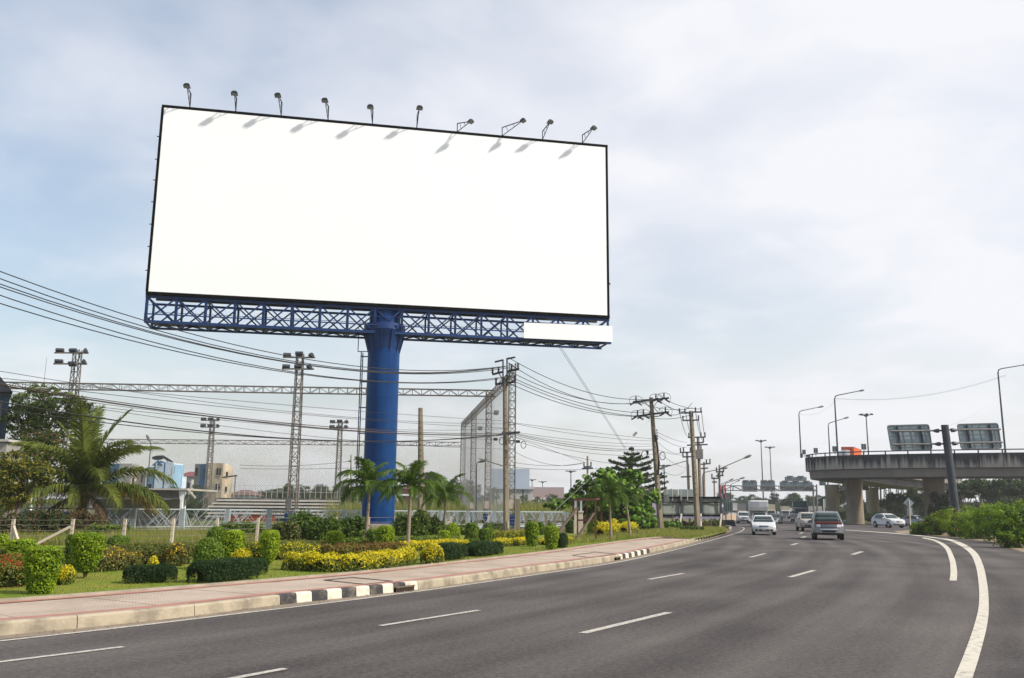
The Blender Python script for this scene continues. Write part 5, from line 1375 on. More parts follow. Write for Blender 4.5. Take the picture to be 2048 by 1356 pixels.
cx_ = at(364, 1000, PY).x
MB().beam((cx_, PY, .06), (cx_, PY, zf0), .22).build('column', 'sign_white', pvn)
MB().prism([(cx_ - .1, PY - .1, zf0 - .3), (cx_ + .1, PY - .1, zf0 - .3), (cx_ + .3, PY - .1, zt_ - .2), (cx_ - .3, PY - .1, zt_ - .2)], (0, .2, 0)).build('column_fork', 'sign_white', pvn)
MB().beam((at(338, 1000, PY).x, PY + 3.8, .06), (at(338, 1000, PY).x, PY + 3.8, zf0), .18).build('column', 'sign_white', pvn)

# ================================================================== buildings
mk('wall_blue', (.28, .46, .62), (.20, .37, .52), sc=.25); mk('wall_teal', (.018, .16, .33), (.014, .12, .26), sc=.3); mk('wall_white', (.60, .70, .80), (.50, .61, .72), sc=.25)  # on the blue block, blue colours the shaded faces and white the lit ones
mk('wall_cream', (.60, .51, .38), (.30, .24, .165), sc=.28, stretch=(1, 1, .45), lo=.42, hi=.62); mk('wall_grey', (.30, .30, .28), (.2, .2, .19), sc=.3)
mk('roof_red', (.22, .06, .055), (.17, .05, .045), sc=.6); mk('roof_brown', (.16, .09, .08), sc=.5); mk('wall_brick', (.26, .09, .06), sc=.5); mk('window_dark', (.012, .016, .02), rough=.6, spec=.1); mk('wall_navy', (.022, .045, .075), (.03, .055, .085), sc=.4)
mk('roof_dark', (.035, .045, .06), (.05, .06, .075), sc=.8); mk('wall_pale', (.46, .46, .45), (.38, .38, .37), sc=.2)
def bldg(lab, Y, faces, zt, group=None, cat='building', roofm='wall_grey', deep=9, name='building'):
    """faces: list of (px0, Y0, px1, Y1, material, windows[(u0,u1,v0,v1,mat)], recess) walking left to right; v from top (0) to ground (1)"""
    p = at(faces[0][0], 1000, faces[0][1])
    t = thing(name, lab, cat, (p.x, p.y, 0), 0, group)
    plan = [V((p.x, p.y, 0))]
    for (x0, Y0, x1, Y1, m, wins, ztf) in faces:
        a = at(x0, 1000, Y0); c = at(x1, 1000, Y1); a.z = c.z = 0
        z = ztop(a, ztf)
        dd = (c - a).normalized(); n = V((-dd.y, dd.x, 0))
        w = MB().prism([a, c, c + V((0, 0, z)), a + V((0, 0, z))], n * 4.0).build('wall', m, t)
        for (u0, u1, v0, v1, wm) in wins:
            q = a.lerp(c, u0); r_ = a.lerp(c, u1)
            o = MB().prism([q + V((0, 0, z * (1 - v1))) - n * .02, r_ + V((0, 0, z * (1 - v1))) - n * .02, r_ + V((0, 0, z * (1 - v0))) - n * .02, q + V((0, 0, z * (1 - v0))) - n * .02], -n * .06).build('window', wm, w)
            if wm == 'window_dark':
                zm = z * (1 - v1)
                MB().beam(q + V((0, 0, zm)) - n * .16, r_ + V((0, 0, zm)) - n * .16, .12).build('sill', 'wall_pale', o)
    return t
WB = []
w3 = lambda u0, u1: [(u0, u1, .06, .21, 'window_dark'), (u0, u1, .36, .52, 'window_dark'), (u0, u1, .66, .82, 'window_dark')]
bb = bldg('three storey blue block, lit side coloured paler, with teal stair tower behind the pavilion', 200, [(289, 200, 303, 199.5, 'wall_blue', w3(.3, .85), 934), (303, 199, 325, 198, 'wall_teal', [(.3, .75, .08, .3, 'wall_navy'), (.3, .75, .42, .62, 'wall_navy')], 925), (325, 198.5, 342, 198, 'wall_blue', w3(.55, .85), 929), (342, 198, 361, 203, 'wall_white', w3(.05, .25) + [(.6, .8, .08, .12, 'window_dark'), (.45, .65, .35, .4, 'window_dark')], 926), (361, 201, 370, 203, 'wall_white', [(.15, .5, .4, .5, 'window_dark')], 953)], 0)  # lit and shaded sides put into colour: paler right faces, bluer left faces
p = at(314, 925, 197); zz = p.z
MB().prism([at(303, 931, 198.7), at(325, 930, 197.7), at(315, 921, 198.2)], (0, 3, 0)).build('gable', 'wall_teal', bb)
for px, py, l, tilt in ((317, 916, 'left satellite dish on the roof of the blue block', -.2), (335, 918, 'right satellite dish tilted on the roof of the blue block', .5)):
    c = at(px, py, 200); b = MB(); n = 14
    t = thing('satellite_dish', l, 'satellite dish', c, 0, 'satellite dishes on the blue block')
    rot = MX.Rotation(tilt, 3, 'Y') @ MX.Rotation(rad(58 - 90 + 20), 3, 'X')
    b.lathe([(.02, -.35), (.7, -.28), (1.25, -.05), (1.45, .1), (1.42, .13), (1.2, 0), (.6, -.2), (.02, -.28)], (0, 0, 0), n)
    b.v = [c + rot @ q for q in b.v]; b.build('dish', 'dark_steel', t, sm=True)
    MB().beam(c, c - V((0, 0, 1.6)), .14).build('mount', 'galv', t)
bldg('stained cream apartment block with dark windows right of the blue block', 190, [(385, 192, 396, 191, 'wall_grey', [(.2, .6, .08, .25, 'window_dark')], 928), (396, 191, 410, 189, 'wall_teal', [(.45, .9, .1, .3, 'wall_navy')], 928), (410, 189, 442, 189, 'wall_cream', [(.6, .72, .1, .24, 'window_dark'), (.78, .88, .1, .24, 'window_dark'), (.6, .72, .4, .52, 'window_dark'), (.78, .88, .4, .52, 'window_dark'), (.7, .8, .78, .9, 'window_dark')], 926), (442, 189, 462, 193, 'wall_cream', [(.3, .5, .12, .24, 'window_dark'), (.3, .5, .42, .54, 'window_dark'), (.05, .2, .78, .9, 'window_dark'), (.5, .7, .78, .9, 'window_dark')], 931)], 0)
bldg('cream and teal apartment block half hidden by the coconut palm', 200, [(205, 202, 233, 200, 'wall_teal', [(.2, .4, .1, .25, 'window_dark'), (.6, .8, .1, .25, 'window_dark')], 928), (233, 200, 258, 200, 'wall_grey', [(.3, .5, .1, .22, 'window_dark')], 927), (258, 200, 272, 201, 'wall_cream', [(.2, .5, .2, .35, 'window_dark'), (.2, .5, .5, .65, 'window_dark')], 937), (272, 201, 288, 202, 'wall_cream', [(.4, .6, .15, .3, 'window_dark'), (.4, .6, .45, .6, 'window_dark')], 938)], 0)
def house(lab, px0, px1, Y, ye, yr, wm, rm, grp='houses beyond the field', wins=2):
    a = at(px0, ye, Y); c = at(px1, ye, Y); zr = ztop((a.x, Y), yr); ze = a.z
    t = thing('house', lab, 'house', ((a.x + c.x) / 2, Y, 0), 0, grp)
    w = MB().box(((a.x + c.x) / 2, Y + 4, ze / 2), (c.x - a.x, 8, ze)).build('wall', wm, t)
    o = .8; x0, x1 = a.x - o, c.x + o; y0, y1 = Y - o, Y + 8 + o; k = min((x1 - x0) * .3, 4)
    b = MB(); r0, r1 = V((x0 + k, (y0 + y1) / 2, zr)), V((x1 - k, (y0 + y1) / 2, zr)); A_ = [V((x0, y0, ze)), V((x1, y0, ze)), V((x1, y1, ze)), V((x0, y1, ze))]
    b.poly([A_[0], A_[1], r1, r0]); b.poly([A_[1], A_[2], r1]); b.poly([A_[2], A_[3], r0, r1]); b.poly([A_[3], A_[0], r0]); b.poly(A_)
    b.build('roof', rm, t)
    for i in range(wins):
        x = a.x + (c.x - a.x) * (i + .5) / wins
        MB().box((x, Y - .03, ze * .72), (min(1.6, (c.x - a.x) / wins * .5), .1, ze * .25)).build('window', 'window_dark', w)
house('house with dark red tiled roof between the two apartment blocks', 361, 384, 215, 953, 942, 'wall_pale', 'roof_red')
house('white house with brown hipped roof right of the cream block', 462, 500, 200, 990, 979, 'wall_white', 'roof_brown', wins=3)
house('pale blue house among the far trees right of the bleacher rail', 610, 634, 230, 992, 985, 'wall_blue', 'roof_brown')
house('small white house with window left of the first garden palm', 714, 732, 190, 984, 978, 'wall_white', 'roof_brown', wins=1)
house('long red brick house with white canopy behind the garden palms', 796, 836, 190, 978, 968, 'wall_brick', 'roof_brown', wins=2)
p = at(816, 990, 187); a = at(794, 989, 187); c = at(838, 989, 187)
t = thing('canopy', 'white flat canopy in front of the red brick house', 'canopy', (p.x, 187, 0)); MB().box((p.x, 187, p.z), (c.x - a.x, 3, .35)).build('canopy_roof', 'sign_white', t)
for x in (a.x + .3, c.x - .3): MB().beam((x, 186, 0), (x, 186, p.z), .2).build('canopy_post', 'sign_white', t)
# dark building at the left edge
a = at(-90, 800, 66); c = at(19, 800, 66); e = at(-90, 745, 66)
t = thing('shop_building', 'dark navy building with steep roof at the left edge behind the leafy tree', 'building', (c.x, 66, 0))
zr = at(0, 747, 66).z; ze = at(15, 785, 66).z
w = MB().prism([(a.x, 66, 0), (c.x, 66, 0), (c.x, 66, ze), (a.x, 66, ze)], (c.x / 66 * 10 - .3, 10, 0)).build('wall', 'wall_navy', t)
MB().prism([(a.x, 65.6, ze), (c.x + .4, 65.6, ze), (at(0, 747, 66).x, 65.6, zr), (a.x, 65.6, zr + .4)], (c.x / 66 * 10.6 - .3, 10.6, 0)).build('roof', 'roof_dark', t)
for k in range(4):
    for j in range(3):
        x = c.x - .8 - k * 1.0; z = ze - 1.4 - j * 2.3
        MB().box((x, 65.97, z), (.75, .1, 1.6)).build('window', 'glass', w)
t = thing('shed', 'grey rendered shed below the leafy tree at the left edge', 'building', (at(15, 880, 56).x, 56, 0))
MB().box((at(0, 880, 58).x, 58, 2.8), (2.6, 3, 5.6)).build('wall', 'wall_grey', t); MB().box((at(0, 880, 58).x, 58, 5.7), (3, 3.4, .15)).build('roof', 'wall_pale', t)
# radio mast
p = at(63, 1000, 300); zt = ztop(p, 714)
t = thing('radio_mast', 'thin red and white radio mast above the leafy tree', 'radio mast', (p.x, 300, 0))
for k in range(8):
    za, zb = zt * .72 * k / 8, zt * .72 * (k + 1) / 8
    MB().cyl((p.x, 300, za), (p.x, 300, zb), .45 - .02 * k, 4).build('mast_section', 'flag_red' if k % 2 else 'sign_white', t)
MB().cyl((p.x, 300, zt * .72), (p.x, 300, zt), .12, 5, .05).build('antenna', 'galv', t)
for dx in (-1, 1): MB().cyl((p.x + dx * .9, 300, zt * .7), (p.x + dx * .9, 300, zt * .84), .06, 5).build('antenna', 'galv', t)
# far billboards and halls
mk('far_blue', (.36, .45, .58), (.44, .51, .60), sc=.12); mk('far_red', (.42, .27, .25), (.30, .29, .33), sc=.1, stretch=(.4, 1, 2.2), lo=.3, hi=.7)
def far_board(lab, x0, x1, y0, y1, Y, m):
    a = at(x0, y0, Y); c = at(x1, y1, Y)
    t = thing('billboard', lab, 'billboard', ((a.x + c.x) / 2, Y, 0))
    MB().prism([a, V((c.x, Y, a.z)), V((c.x, Y, c.z)), V((a.x, Y, c.z))], (0, .5, 0)).build('display_panel', m, t)
    for k in range(3):
        x = a.x + (c.x - a.x) * (k + .5) / 3; MB().beam((x, Y + 1, 0), (x, Y + 1, a.z), .4).build('leg', 'dark_steel', t)
    b = MB()
    for k in range(12):
        x = a.x + (c.x - a.x) * k / 12; xx = a.x + (c.x - a.x) * (k + 1) / 12; b.beam((x, Y + .5, c.z), (xx, Y + .5, c.z - 1.2), .15); b.beam((x, Y + .5, c.z - 1.2), (xx, Y + .5, c.z), .15)
    o = b.build('under_truss', 'dark_steel', t, fix=False); o['kind'] = 'stuff'
far_board('distant pale blue billboard behind the near power pole', 981, 1059, 937, 978, 270, 'far_blue')
far_board('distant reddish billboard left of the broad leaved tree', 1065, 1128, 974, 996, 330, 'far_red')
def hall(lab, x0, x1, y0, Y, m):
    a = at(x0, y0, Y); c = at(x1, y0, Y)
    t = thing('warehouse', lab, 'warehouse', ((a.x + c.x) / 2, Y, 0), 0, 'pale halls on the horizon')
    MB().box(((a.x + c.x) / 2, Y + 8, a.z / 2), (c.x - a.x, 16, a.z)).build('wall', m, t)
    MB().prism([(a.x - .5, Y - .5, a.z), (c.x + .5, Y - .5, a.z), (c.x + .5, Y + 8, a.z + 1), (a.x - .5, Y + 8, a.z + 1)], (0, 0, .3)).build('roof', 'wall_grey', t)
hall('long pale warehouse under the pale blue far billboard', 975, 1066, 979, 290, 'wall_pale')
hall('low grey warehouse right of the reddish far billboard', 1100, 1180, 992, 360, 'wall_grey')
t = thing('steel_tower', 'distant lattice pylon under the flyover, left one of two', 'pylon', at(1772, 1000, 260).xy.to_3d()); q = at(1776, 1000, 260); lattice_legs(t, q.x, q.y, 0, ztop(q, 960), 2.2, 1.0, 'galv', legw=.2, brw=.12, step=2)
t = thing('steel_tower', 'distant lattice pylon under the flyover, right one of two', 'pylon', at(1799, 1000, 250).xy.to_3d()); q = at(1801, 1000, 250); lattice_legs(t, q.x, q.y, 0, ztop(q, 958), 2.2, 1.0, 'galv', legw=.2, brw=.12, step=2)
tpole(1761, 1025, 1761, 968, 'distant power pole seen under the flyover', [(1755, 970, 1769, 969), (1754, 978, 1770, 977)], [(1756, 969), (1768, 968)], Y=200, w=.4)

# ------------------------------------------------------------------ smaller things between the trees
tl = thing('timber_frame', 'rough timber scaffold between the broad leaved tree and the leaning pole', 'scaffold', at(1293, 1040, 70))
for a in ((1290, 982, 1289, 1040), (1299, 978, 1298, 1040), (1284, 974, 1306, 980), (1291, 985, 1299, 1000), (1299, 996, 1290, 1004)): member('timber', at(a[0], a[1], 70), at(a[2], a[3], 70), .1, 'bark', tl)
t = thing('banner_board', 'pale lilac banner board left of the leaning power pole', 'banner', at(1312, 1040, 78)); a = at(1304, 993, 78); c = at(1315, 1030, 78)
mk('lilac', (.46, .44, .56), (.40, .34, .46), sc=1.2)
MB().prism([a, V((c.x, 78, a.z)), V((c.x, 78, c.z)), V((a.x, 78, c.z))], (0, .06, 0)).build('board', 'lilac', t)
for x in (a.x + .1, c.x - .1): MB().beam((x, 78.1, GZ), (x, 78.1, a.z), .07).build('post', 'galv', t)
a = at(1447.5, 1003.5, 128); c = at(1466, 1021.5, 128)
t = thing('road_sign', 'dark grey-green sign back standing left of the oncoming traffic', 'road sign', ((a.x + c.x) / 2, 128, 0))
mk('green_back', (.085, .115, .11), (.06, .085, .085), sc=1)
pl = MB().prism([a, V((c.x, 128, a.z)), V((c.x, 128, c.z)), V((a.x, 128, c.z))], (0, .06, 0)).build('sign_panel', 'green_back', t)
for k in range(4): member('stiffener', V((a.x + (c.x - a.x) * (k + .5) / 4, 127.95, a.z)), V((a.x + (c.x - a.x) * (k + .5) / 4, 127.95, c.z)), .05, 'sign_rim', pl)
for x in (a.x + .25, c.x - .25): MB().cyl((x, 128.1, 0), (x, 128.1, a.z), .06, 8).build('post', 'galv', t)
street_lamp(296.5, 95, .06, 886, 300.5, 883, 'thin lamp pole rising behind the pavilion roof', .06)
street_lamp(953, 95, .06, 926, 958, 924, 'slim lamp post between the net masts', .06)
# ================================================================== clipped shrubs and hedges
PROF = dict(drum=[(0, .72), (.08, .92), (.5, 1), (.84, 1), (.96, .86), (1, .55)], dome=[(0, .9), (.3, 1), (.6, .96), (.84, .76), (.96, .45), (1, .15)],
            vase=[(0, .10), (.13, .13), (.2, .5), (.45, .86), (.72, 1), (.93, .97), (1, .62)], tub=[(0, .55), (.1, .72), (.5, .96), (.8, 1), (.95, .88), (1, .6)], ball=[(0, .6), (.2, .92), (.5, 1), (.8, .8), (.95, .45), (1, .15)])
def revolve_leaves(prof, w, h, leaf, cover, rng, lump=.085, asp=.55):
    zs = np.array([p[0] for p in prof]) * h; rs = np.array([p[1] for p in prof]) * w / 2
    area = np.pi * w * h + np.pi * w * w / 4
    n = int(min(9000, cover * area / (leaf * leaf * asp * .5)))
    nt = int(n * .28)
    z = rng.uniform(0, h, n * 2); r = np.interp(z, zs, rs); keep = rng.uniform(0, w / 2, n * 2) < r
    z = z[keep][:n]; r = r[keep][:n]; a = rng.uniform(0, 2 * np.pi, len(z))
    rt = np.sqrt(rng.uniform(0, 1, nt)) * w / 2 * prof[-2][1]; at_ = rng.uniform(0, 2 * np.pi, nt)
    zt = h * np.interp(rt / (w / 2), [prof[-1][1], prof[-2][1], 1], [1, prof[-2][0], prof[-3][0]])
    z = np.concatenate([z, zt]); r = np.concatenate([r, rt]); a = np.concatenate([a, at_])
    k = 1 + lump * np.sin(a * 3 + z * 9) * np.sin(z * 13 + a) + rng.normal(0, .035, len(z))
    k *= rng.uniform(.86, 1.04, len(z))
    P = np.column_stack([r * k * np.cos(a), r * k * np.sin(a), z + rng.normal(0, .015 * h, len(z))])
    N = np.column_stack([np.cos(a), np.sin(a), np.where(np.arange(len(z)) >= len(z) - nt, 1.6, .25)])
    return leaves(P, leaf, asp, N, .75, rng)
def topiary(px, yb, yt, wpx, shape, lab, leafk='topiary', group='clipped topiary shrubs on the lawn', trunk=True, cover=1.7, cat='topiary', name='topiary_shrub', leaf=None):
    p = gnd(px, yb, GZ); h = ztop(p, yt) - GZ; D = (p.xy).length; w = wpx * D / F
    t = thing(name, lab, cat, p, R.uniform(0, 6), group)
    lf = leaf or .042 * max(1, (D / 15) ** .7)
    pr = PROF[shape]; z0 = .13 if shape == 'vase' else 0
    v = revolve_leaves(pr, w, h, lf, cover, NP)
    fo = np_obj('foliage', v, [LEAF[leafk]], t)
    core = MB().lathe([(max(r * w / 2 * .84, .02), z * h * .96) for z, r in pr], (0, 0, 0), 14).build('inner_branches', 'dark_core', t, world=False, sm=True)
    if trunk: MB().tube([(0, 0, -.05), (.01, 0, h * .3)], [.035 * w + .02, .03 * w + .012], 7).build('trunk', 'palm_bark', t, world=False)
    return t
TOP = [(80, 1187, 1095, 58, 'tub', 'nearest clipped shrub, a broad drum beside the red flower bed'), (40, 1131, 1080, 46, 'drum', 'clipped shrub behind the red flowers, left of the broad nearest drum'),
       (3, 1112, 1070, 24, 'dome', 'clipped shrub cut by the left edge of the picture'), (170, 1157, 1068, 54, 'vase', 'tall vase shaped shrub narrowing to a bare foot on the open lawn'),
       (150, 1142, 1070, 36, 'drum', 'darker shrub hidden behind the tall vase shaped shrub'), (415, 1138, 1077, 53, 'dome', 'dome topped shrub rising behind the large dark box bush'),
       (463, 1119, 1062, 42, 'drum', 'drum shrub right of the dome topped shrub, yellow bush at its foot'), (432, 1092, 1054, 34, 'dome', 'dark round shrub behind the pair left of the lollipop shrub'),
       (537, 1135, 1063, 36, 'vase', 'lollipop shrub on a pale bare stem beside the long yellow hedge'), (668, 1098, 1063, 33, 'drum', 'clipped drum behind the red-brown bed, left of the first palm trunk'),
       (771, 1096, 1053, 33, 'drum', 'bright clipped drum in front of the blue column between two palms'), (746, 1094, 1060, 26, 'drum', 'darker drum shrub touching the first palm trunk'),
       (888, 1088, 1062, 25, 'drum', 'small clipped drum above the yellow bed, right of the second palm'), (905, 1083, 1047, 29, 'dome', 'round topped shrub at the foot of the third palm'),
       (943, 1094, 1047, 26, 'drum', 'tall narrow clipped drum, left one of the pair by the dark bush'), (972, 1094, 1058, 27, 'drum', 'shorter clipped drum, right one of the pair by the dark bush'),
       (975, 1068, 1046, 20, 'dome', 'dark dome behind the pair of clipped drums'), (1064, 1093, 1045, 26, 'tub', 'leaning narrow clipped drum standing in the yellow hedge'),
       (1103, 1099, 1053, 28, 'tub', 'narrow clipped drum nearest the pavement right of the power pole'), (1081, 1070, 1045, 18, 'dome', 'small dark dome between the two narrow drums right of the pole'),
       (1100, 1064, 1046, 17, 'dome', 'small dark dome left of the gate pillar'), (1143, 1066, 1040, 24, 'drum', 'dark shrub between the gate pillar and the steel frame'),
       (1186, 1074, 1040, 22, 'drum', 'shrub inside the red steel frame'), (1246, 1066, 1038, 23, 'dome', 'dark dome between the two right hand palms'), (237, 1094, 1071, 36, 'dome', 'dark dome peeping over the clipped hedge at the wire fence')]
for i, a in enumerate(TOP):
    dark = any(k in a[5] for k in ('dark', 'darker'))
    topiary(*a, leafk='shrub' if dark else 'topiary')
def hedge(path, w, h, lab, mats, leaf, cover=1.6, group=None, cat='hedge', name='hedge', frac=None, lump=.08, boxy=.5, core='dark_core', asp=.5, spread=.8):
    """clipped row of shrubs along a ground path; frac(zrel, rng) picks the second leaf colour"""
    P0 = [V(p) for p in path]; L = sum((b - a).length for a, b in zip(P0, P0[1:]))
    o = P0[0]; t = thing(name, lab, cat, o, 0, group)
    n = int(min(26000, cover * (L + w) * (w + 2 * h) / (leaf * leaf * asp * .5)))
    q = np.array([tuple(p - o) for p in P0]); seg = np.r_[0, np.cumsum(np.linalg.norm(np.diff(q, axis=0), axis=1))]
    s = NP.uniform(-w * .35, L + w * .35, n); sc = np.clip(s, 0, L)
    c = np.column_stack([np.interp(sc, seg, q[:, k]) for k in range(3)])
    d2 = np.column_stack([np.interp(np.clip(sc + .1, 0, L), seg, q[:, k]) - np.interp(np.clip(sc - .1, 0, L), seg, q[:, k]) for k in range(2)])
    d2 /= np.linalg.norm(d2, axis=1)[:, None] + 1e-9
    nn = np.column_stack([-d2[:, 1], d2[:, 0]])
    th = NP.uniform(0, np.pi, n)
    lat = np.sign(np.cos(th)) * np.abs(np.cos(th)) ** boxy; zr = np.abs(np.sin(th)) ** boxy
    over = np.clip(np.abs(s - sc) / (w * .35 + 1e-6), 0, 1); endk = np.sqrt(1 - over ** 2 * .75)
    lm = 1 + lump * (np.sin(s * 5.1 + zr * 4) * np.sin(s * 2.3 + lat * 2) + .7 * np.sin(s * 11.3)) + NP.normal(0, .03, n)
    lm *= NP.uniform(.84, 1.05, n)
    P = np.column_stack([c[:, 0] + nn[:, 0] * lat * w / 2 * lm * endk + d2[:, 0] * (s - sc), c[:, 1] + nn[:, 1] * lat * w / 2 * lm * endk + d2[:, 1] * (s - sc), c[:, 2] + zr * h * lm * (.4 + .6 * endk)])
    N = np.column_stack([nn[:, 0] * lat, nn[:, 1] * lat, zr ** 3 * 1.3 + .2])
    mi = (NP.uniform(size=n) < frac(zr)).astype(int) if frac else None
    np_obj('foliage', leaves(P, leaf, asp, N, spread), [LEAF[m] for m in mats], t, mi)
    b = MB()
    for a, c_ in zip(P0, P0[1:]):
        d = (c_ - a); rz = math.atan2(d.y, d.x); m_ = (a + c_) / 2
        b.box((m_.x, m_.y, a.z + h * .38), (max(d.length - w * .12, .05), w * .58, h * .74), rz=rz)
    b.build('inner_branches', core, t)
    return t
def gp(*pts): return [gnd(x, y, GZ) for x, y in pts]
HB = 'dark needle leaved box bushes'
hedge(gp((266, 1166), (332, 1164)), .55, .34, 'low dark box bush with a yellow tuft on the open lawn', ['cypress'], .06, 2.2, HB, 'shrub', 'box_bush', asp=.22, spread=1.2, lump=.03)
hedge(gp((408, 1165), (482, 1157)), .75, .42, 'large dark box bush at the pavement edge below the dome topped shrub', ['cypress'], .065, 2.2, HB, 'shrub', 'box_bush', asp=.22, spread=1.2, lump=.03)
hedge(gp((480, 1152), (503, 1149)), .7, .36, 'dark box bush joined behind the large one, left of the lollipop shrub', ['cypress'], .065, 2.0, HB, 'shrub', 'box_bush', asp=.22, spread=1.2)
hedge(gp((878, 1121), (908, 1117)), .8, .45, 'dark box bush right of the yellow ball', ['cypress'], .075, 2.0, HB, 'shrub', 'box_bush', asp=.25, spread=1.2)
hedge(gp((945, 1113), (985, 1108)), .8, .42, 'dark low box bush below the pair of clipped drums', ['cypress'], .075, 2.0, HB, 'shrub', 'box_bush', asp=.25, spread=1.2)
hedge(gp((1118, 1096), (1124, 1095)), .5, .55, 'small dark bush behind the nearest narrow drum', ['cypress'], .08, 2.0, HB, 'shrub', 'box_bush', asp=.25, spread=1.2)
YG = 'yellow leaved shrubs in the garden'
yf = lambda z: np.clip((z - .25) * 1.35, .04, .9)
for pts, w, h, lab in (([(300, 1160), (306, 1160)], .26, .44, 'small yellow tuft growing out of the low dark box bush'), ([(470, 1138), (492, 1135)], .3, .42, 'yellow tuft between the large dark bush and the lollipop shrub'),
                       ([(118, 1170), (132, 1167)], .35, .32, 'loose yellow flowering bush right of the nearest drum'), ([(5, 1128), (12, 1127)], .4, .38, 'yellow bush at the left edge behind the red flowers'),
                       ([(585, 1139), (640, 1143), (712, 1143), (760, 1138), (812, 1128)], .62, .40, 'long thick yellow hedge along the pavement'), ([(856, 1128), (872, 1127)], .5, .48, 'round yellow ball bush alone by the pavement'),
                       ([(795, 1104), (850, 1100), (925, 1096)], .6, .33, 'yellow hedge crossed by the second palm trunk'), ([(985, 1094), (1020, 1092), (1056, 1089)], .6, .30, 'yellow hedge strip below the near power pole'),
                       ([(1088, 1090), (1135, 1086)], .5, .28, 'short yellow strip between the narrow drum and the steel frame'), ([(1202, 1076), (1218, 1074)], .9, .75, 'yellow bush left of the right hand palm trunk'),
                       ([(1228, 1070), (1244, 1068)], .8, .6, 'yellow bush between the two right hand palms'), ([(1250, 1070), (1262, 1068)], .9, .7, 'yellow bush right of the rightmost garden palm'), ([(1222, 1064), (1236, 1063)], .6, .8, 'yellow bush behind the dark dome')):
    D = gnd(*pts[0], GZ).y
    hedge(gp(*pts), w, h, lab, ['tophedge', 'yellow'], .05 * max(1, (D / 18) ** .7), 1.8, YG, 'shrub' if len(pts) < 3 else 'hedge', 'yellow_shrub' if len(pts) < 3 else 'yellow_hedge', frac=yf, lump=.14, boxy=.7)
hedge(gp((640, 1112), (700, 1111), (790, 1105)), 1.0, .33, 'red-brown leafy bed behind the long yellow hedge', ['tophedge', 'redbrown'], .07, 1.7, None, 'shrub', 'redbrown_shrub', frac=lambda z: np.clip(z * 1.0 - .1, .2, .75), lump=.15)
hedge(gp((-40, 1176), (10, 1175), (34, 1168)), .75, .5, 'bed of red ixora flowers at the left edge', ['tophedge', 'redflower'], .05, 1.7, None, 'flower bed', 'flower_bed', frac=lambda z: np.clip((z - .5) * .5, .10, .3), lump=.12)
CH = 'clipped hedge rows along the wire fence'
hedge(gp((-120, 1132), (60, 1129), (130, 1128)), .8, .40, 'clipped green hedge behind the drum shrubs at the left edge', ['tophedge', 'yflower'], .06, 1.5, CH, frac=lambda z: np.where(z < .6, .14, .01))
hedge(gp((190, 1136), (280, 1132), (372, 1127)), .7, .52, 'long brownish hedge behind the low dark box bush', ['dryhedge', 'tophedge'], .06, 1.5, CH, frac=lambda z: z * .6)
hedge(gp((170, 1145), (230, 1141), (262, 1137)), .5, .42, 'loose hedge of yellow blossoms beside the vase shaped shrub', ['dryhedge', 'yflower'], .06, 1.2, CH, frac=lambda z: np.where(z > .75, .2, .03), lump=.2)
hedge(gp((338, 1133), (360, 1132)), .4, .50, 'small bush with yellow blossoms at the end of the long brownish hedge', ['dryhedge', 'yflower'], .06, 1.2, CH, frac=lambda z: np.where(z > .7, .22, .05), lump=.2)
hedge(gp((380, 1113), (440, 1109), (520, 1106)), .7, .36, 'hedge behind the dome topped and drum shrubs', ['dryhedge', 'tophedge'], .07, 1.5, CH, frac=lambda z: z * .6)
hedge(gp((555, 1104), (640, 1101)), .8, .36, 'hedge right of the lollipop shrub below the green mounds', ['dryhedge', 'tophedge'], .075, 1.5, CH, frac=lambda z: z * .6)
hedge(gp((500, 1118), (560, 1118)), .5, .42, 'low yellow flecked hedge behind the lollipop shrub', ['tophedge', 'yellow'], .07, 1.4, CH, frac=lambda z: z * .3, lump=.2)
hedge(gp((560, 1120), (625, 1115)), .5, .40, 'low yellow flecked hedge left of the red-brown bed', ['tophedge', 'yellow'], .07, 1.4, CH, frac=lambda z: z * .4, lump=.2)
hedge(gp((690, 1095), (760, 1093), (900, 1087)), .8, .36, 'dark green hedge behind the palm trunks', ['dryhedge', 'shrub'], .085, 1.4, CH, frac=lambda z: z * .8)
hedge(gp((985, 1080), (1050, 1076)), .8, .4, 'green hedge at the foot of the near power pole', ['tophedge', 'yellow'], .085, 1.3, CH, frac=lambda z: z * .25)

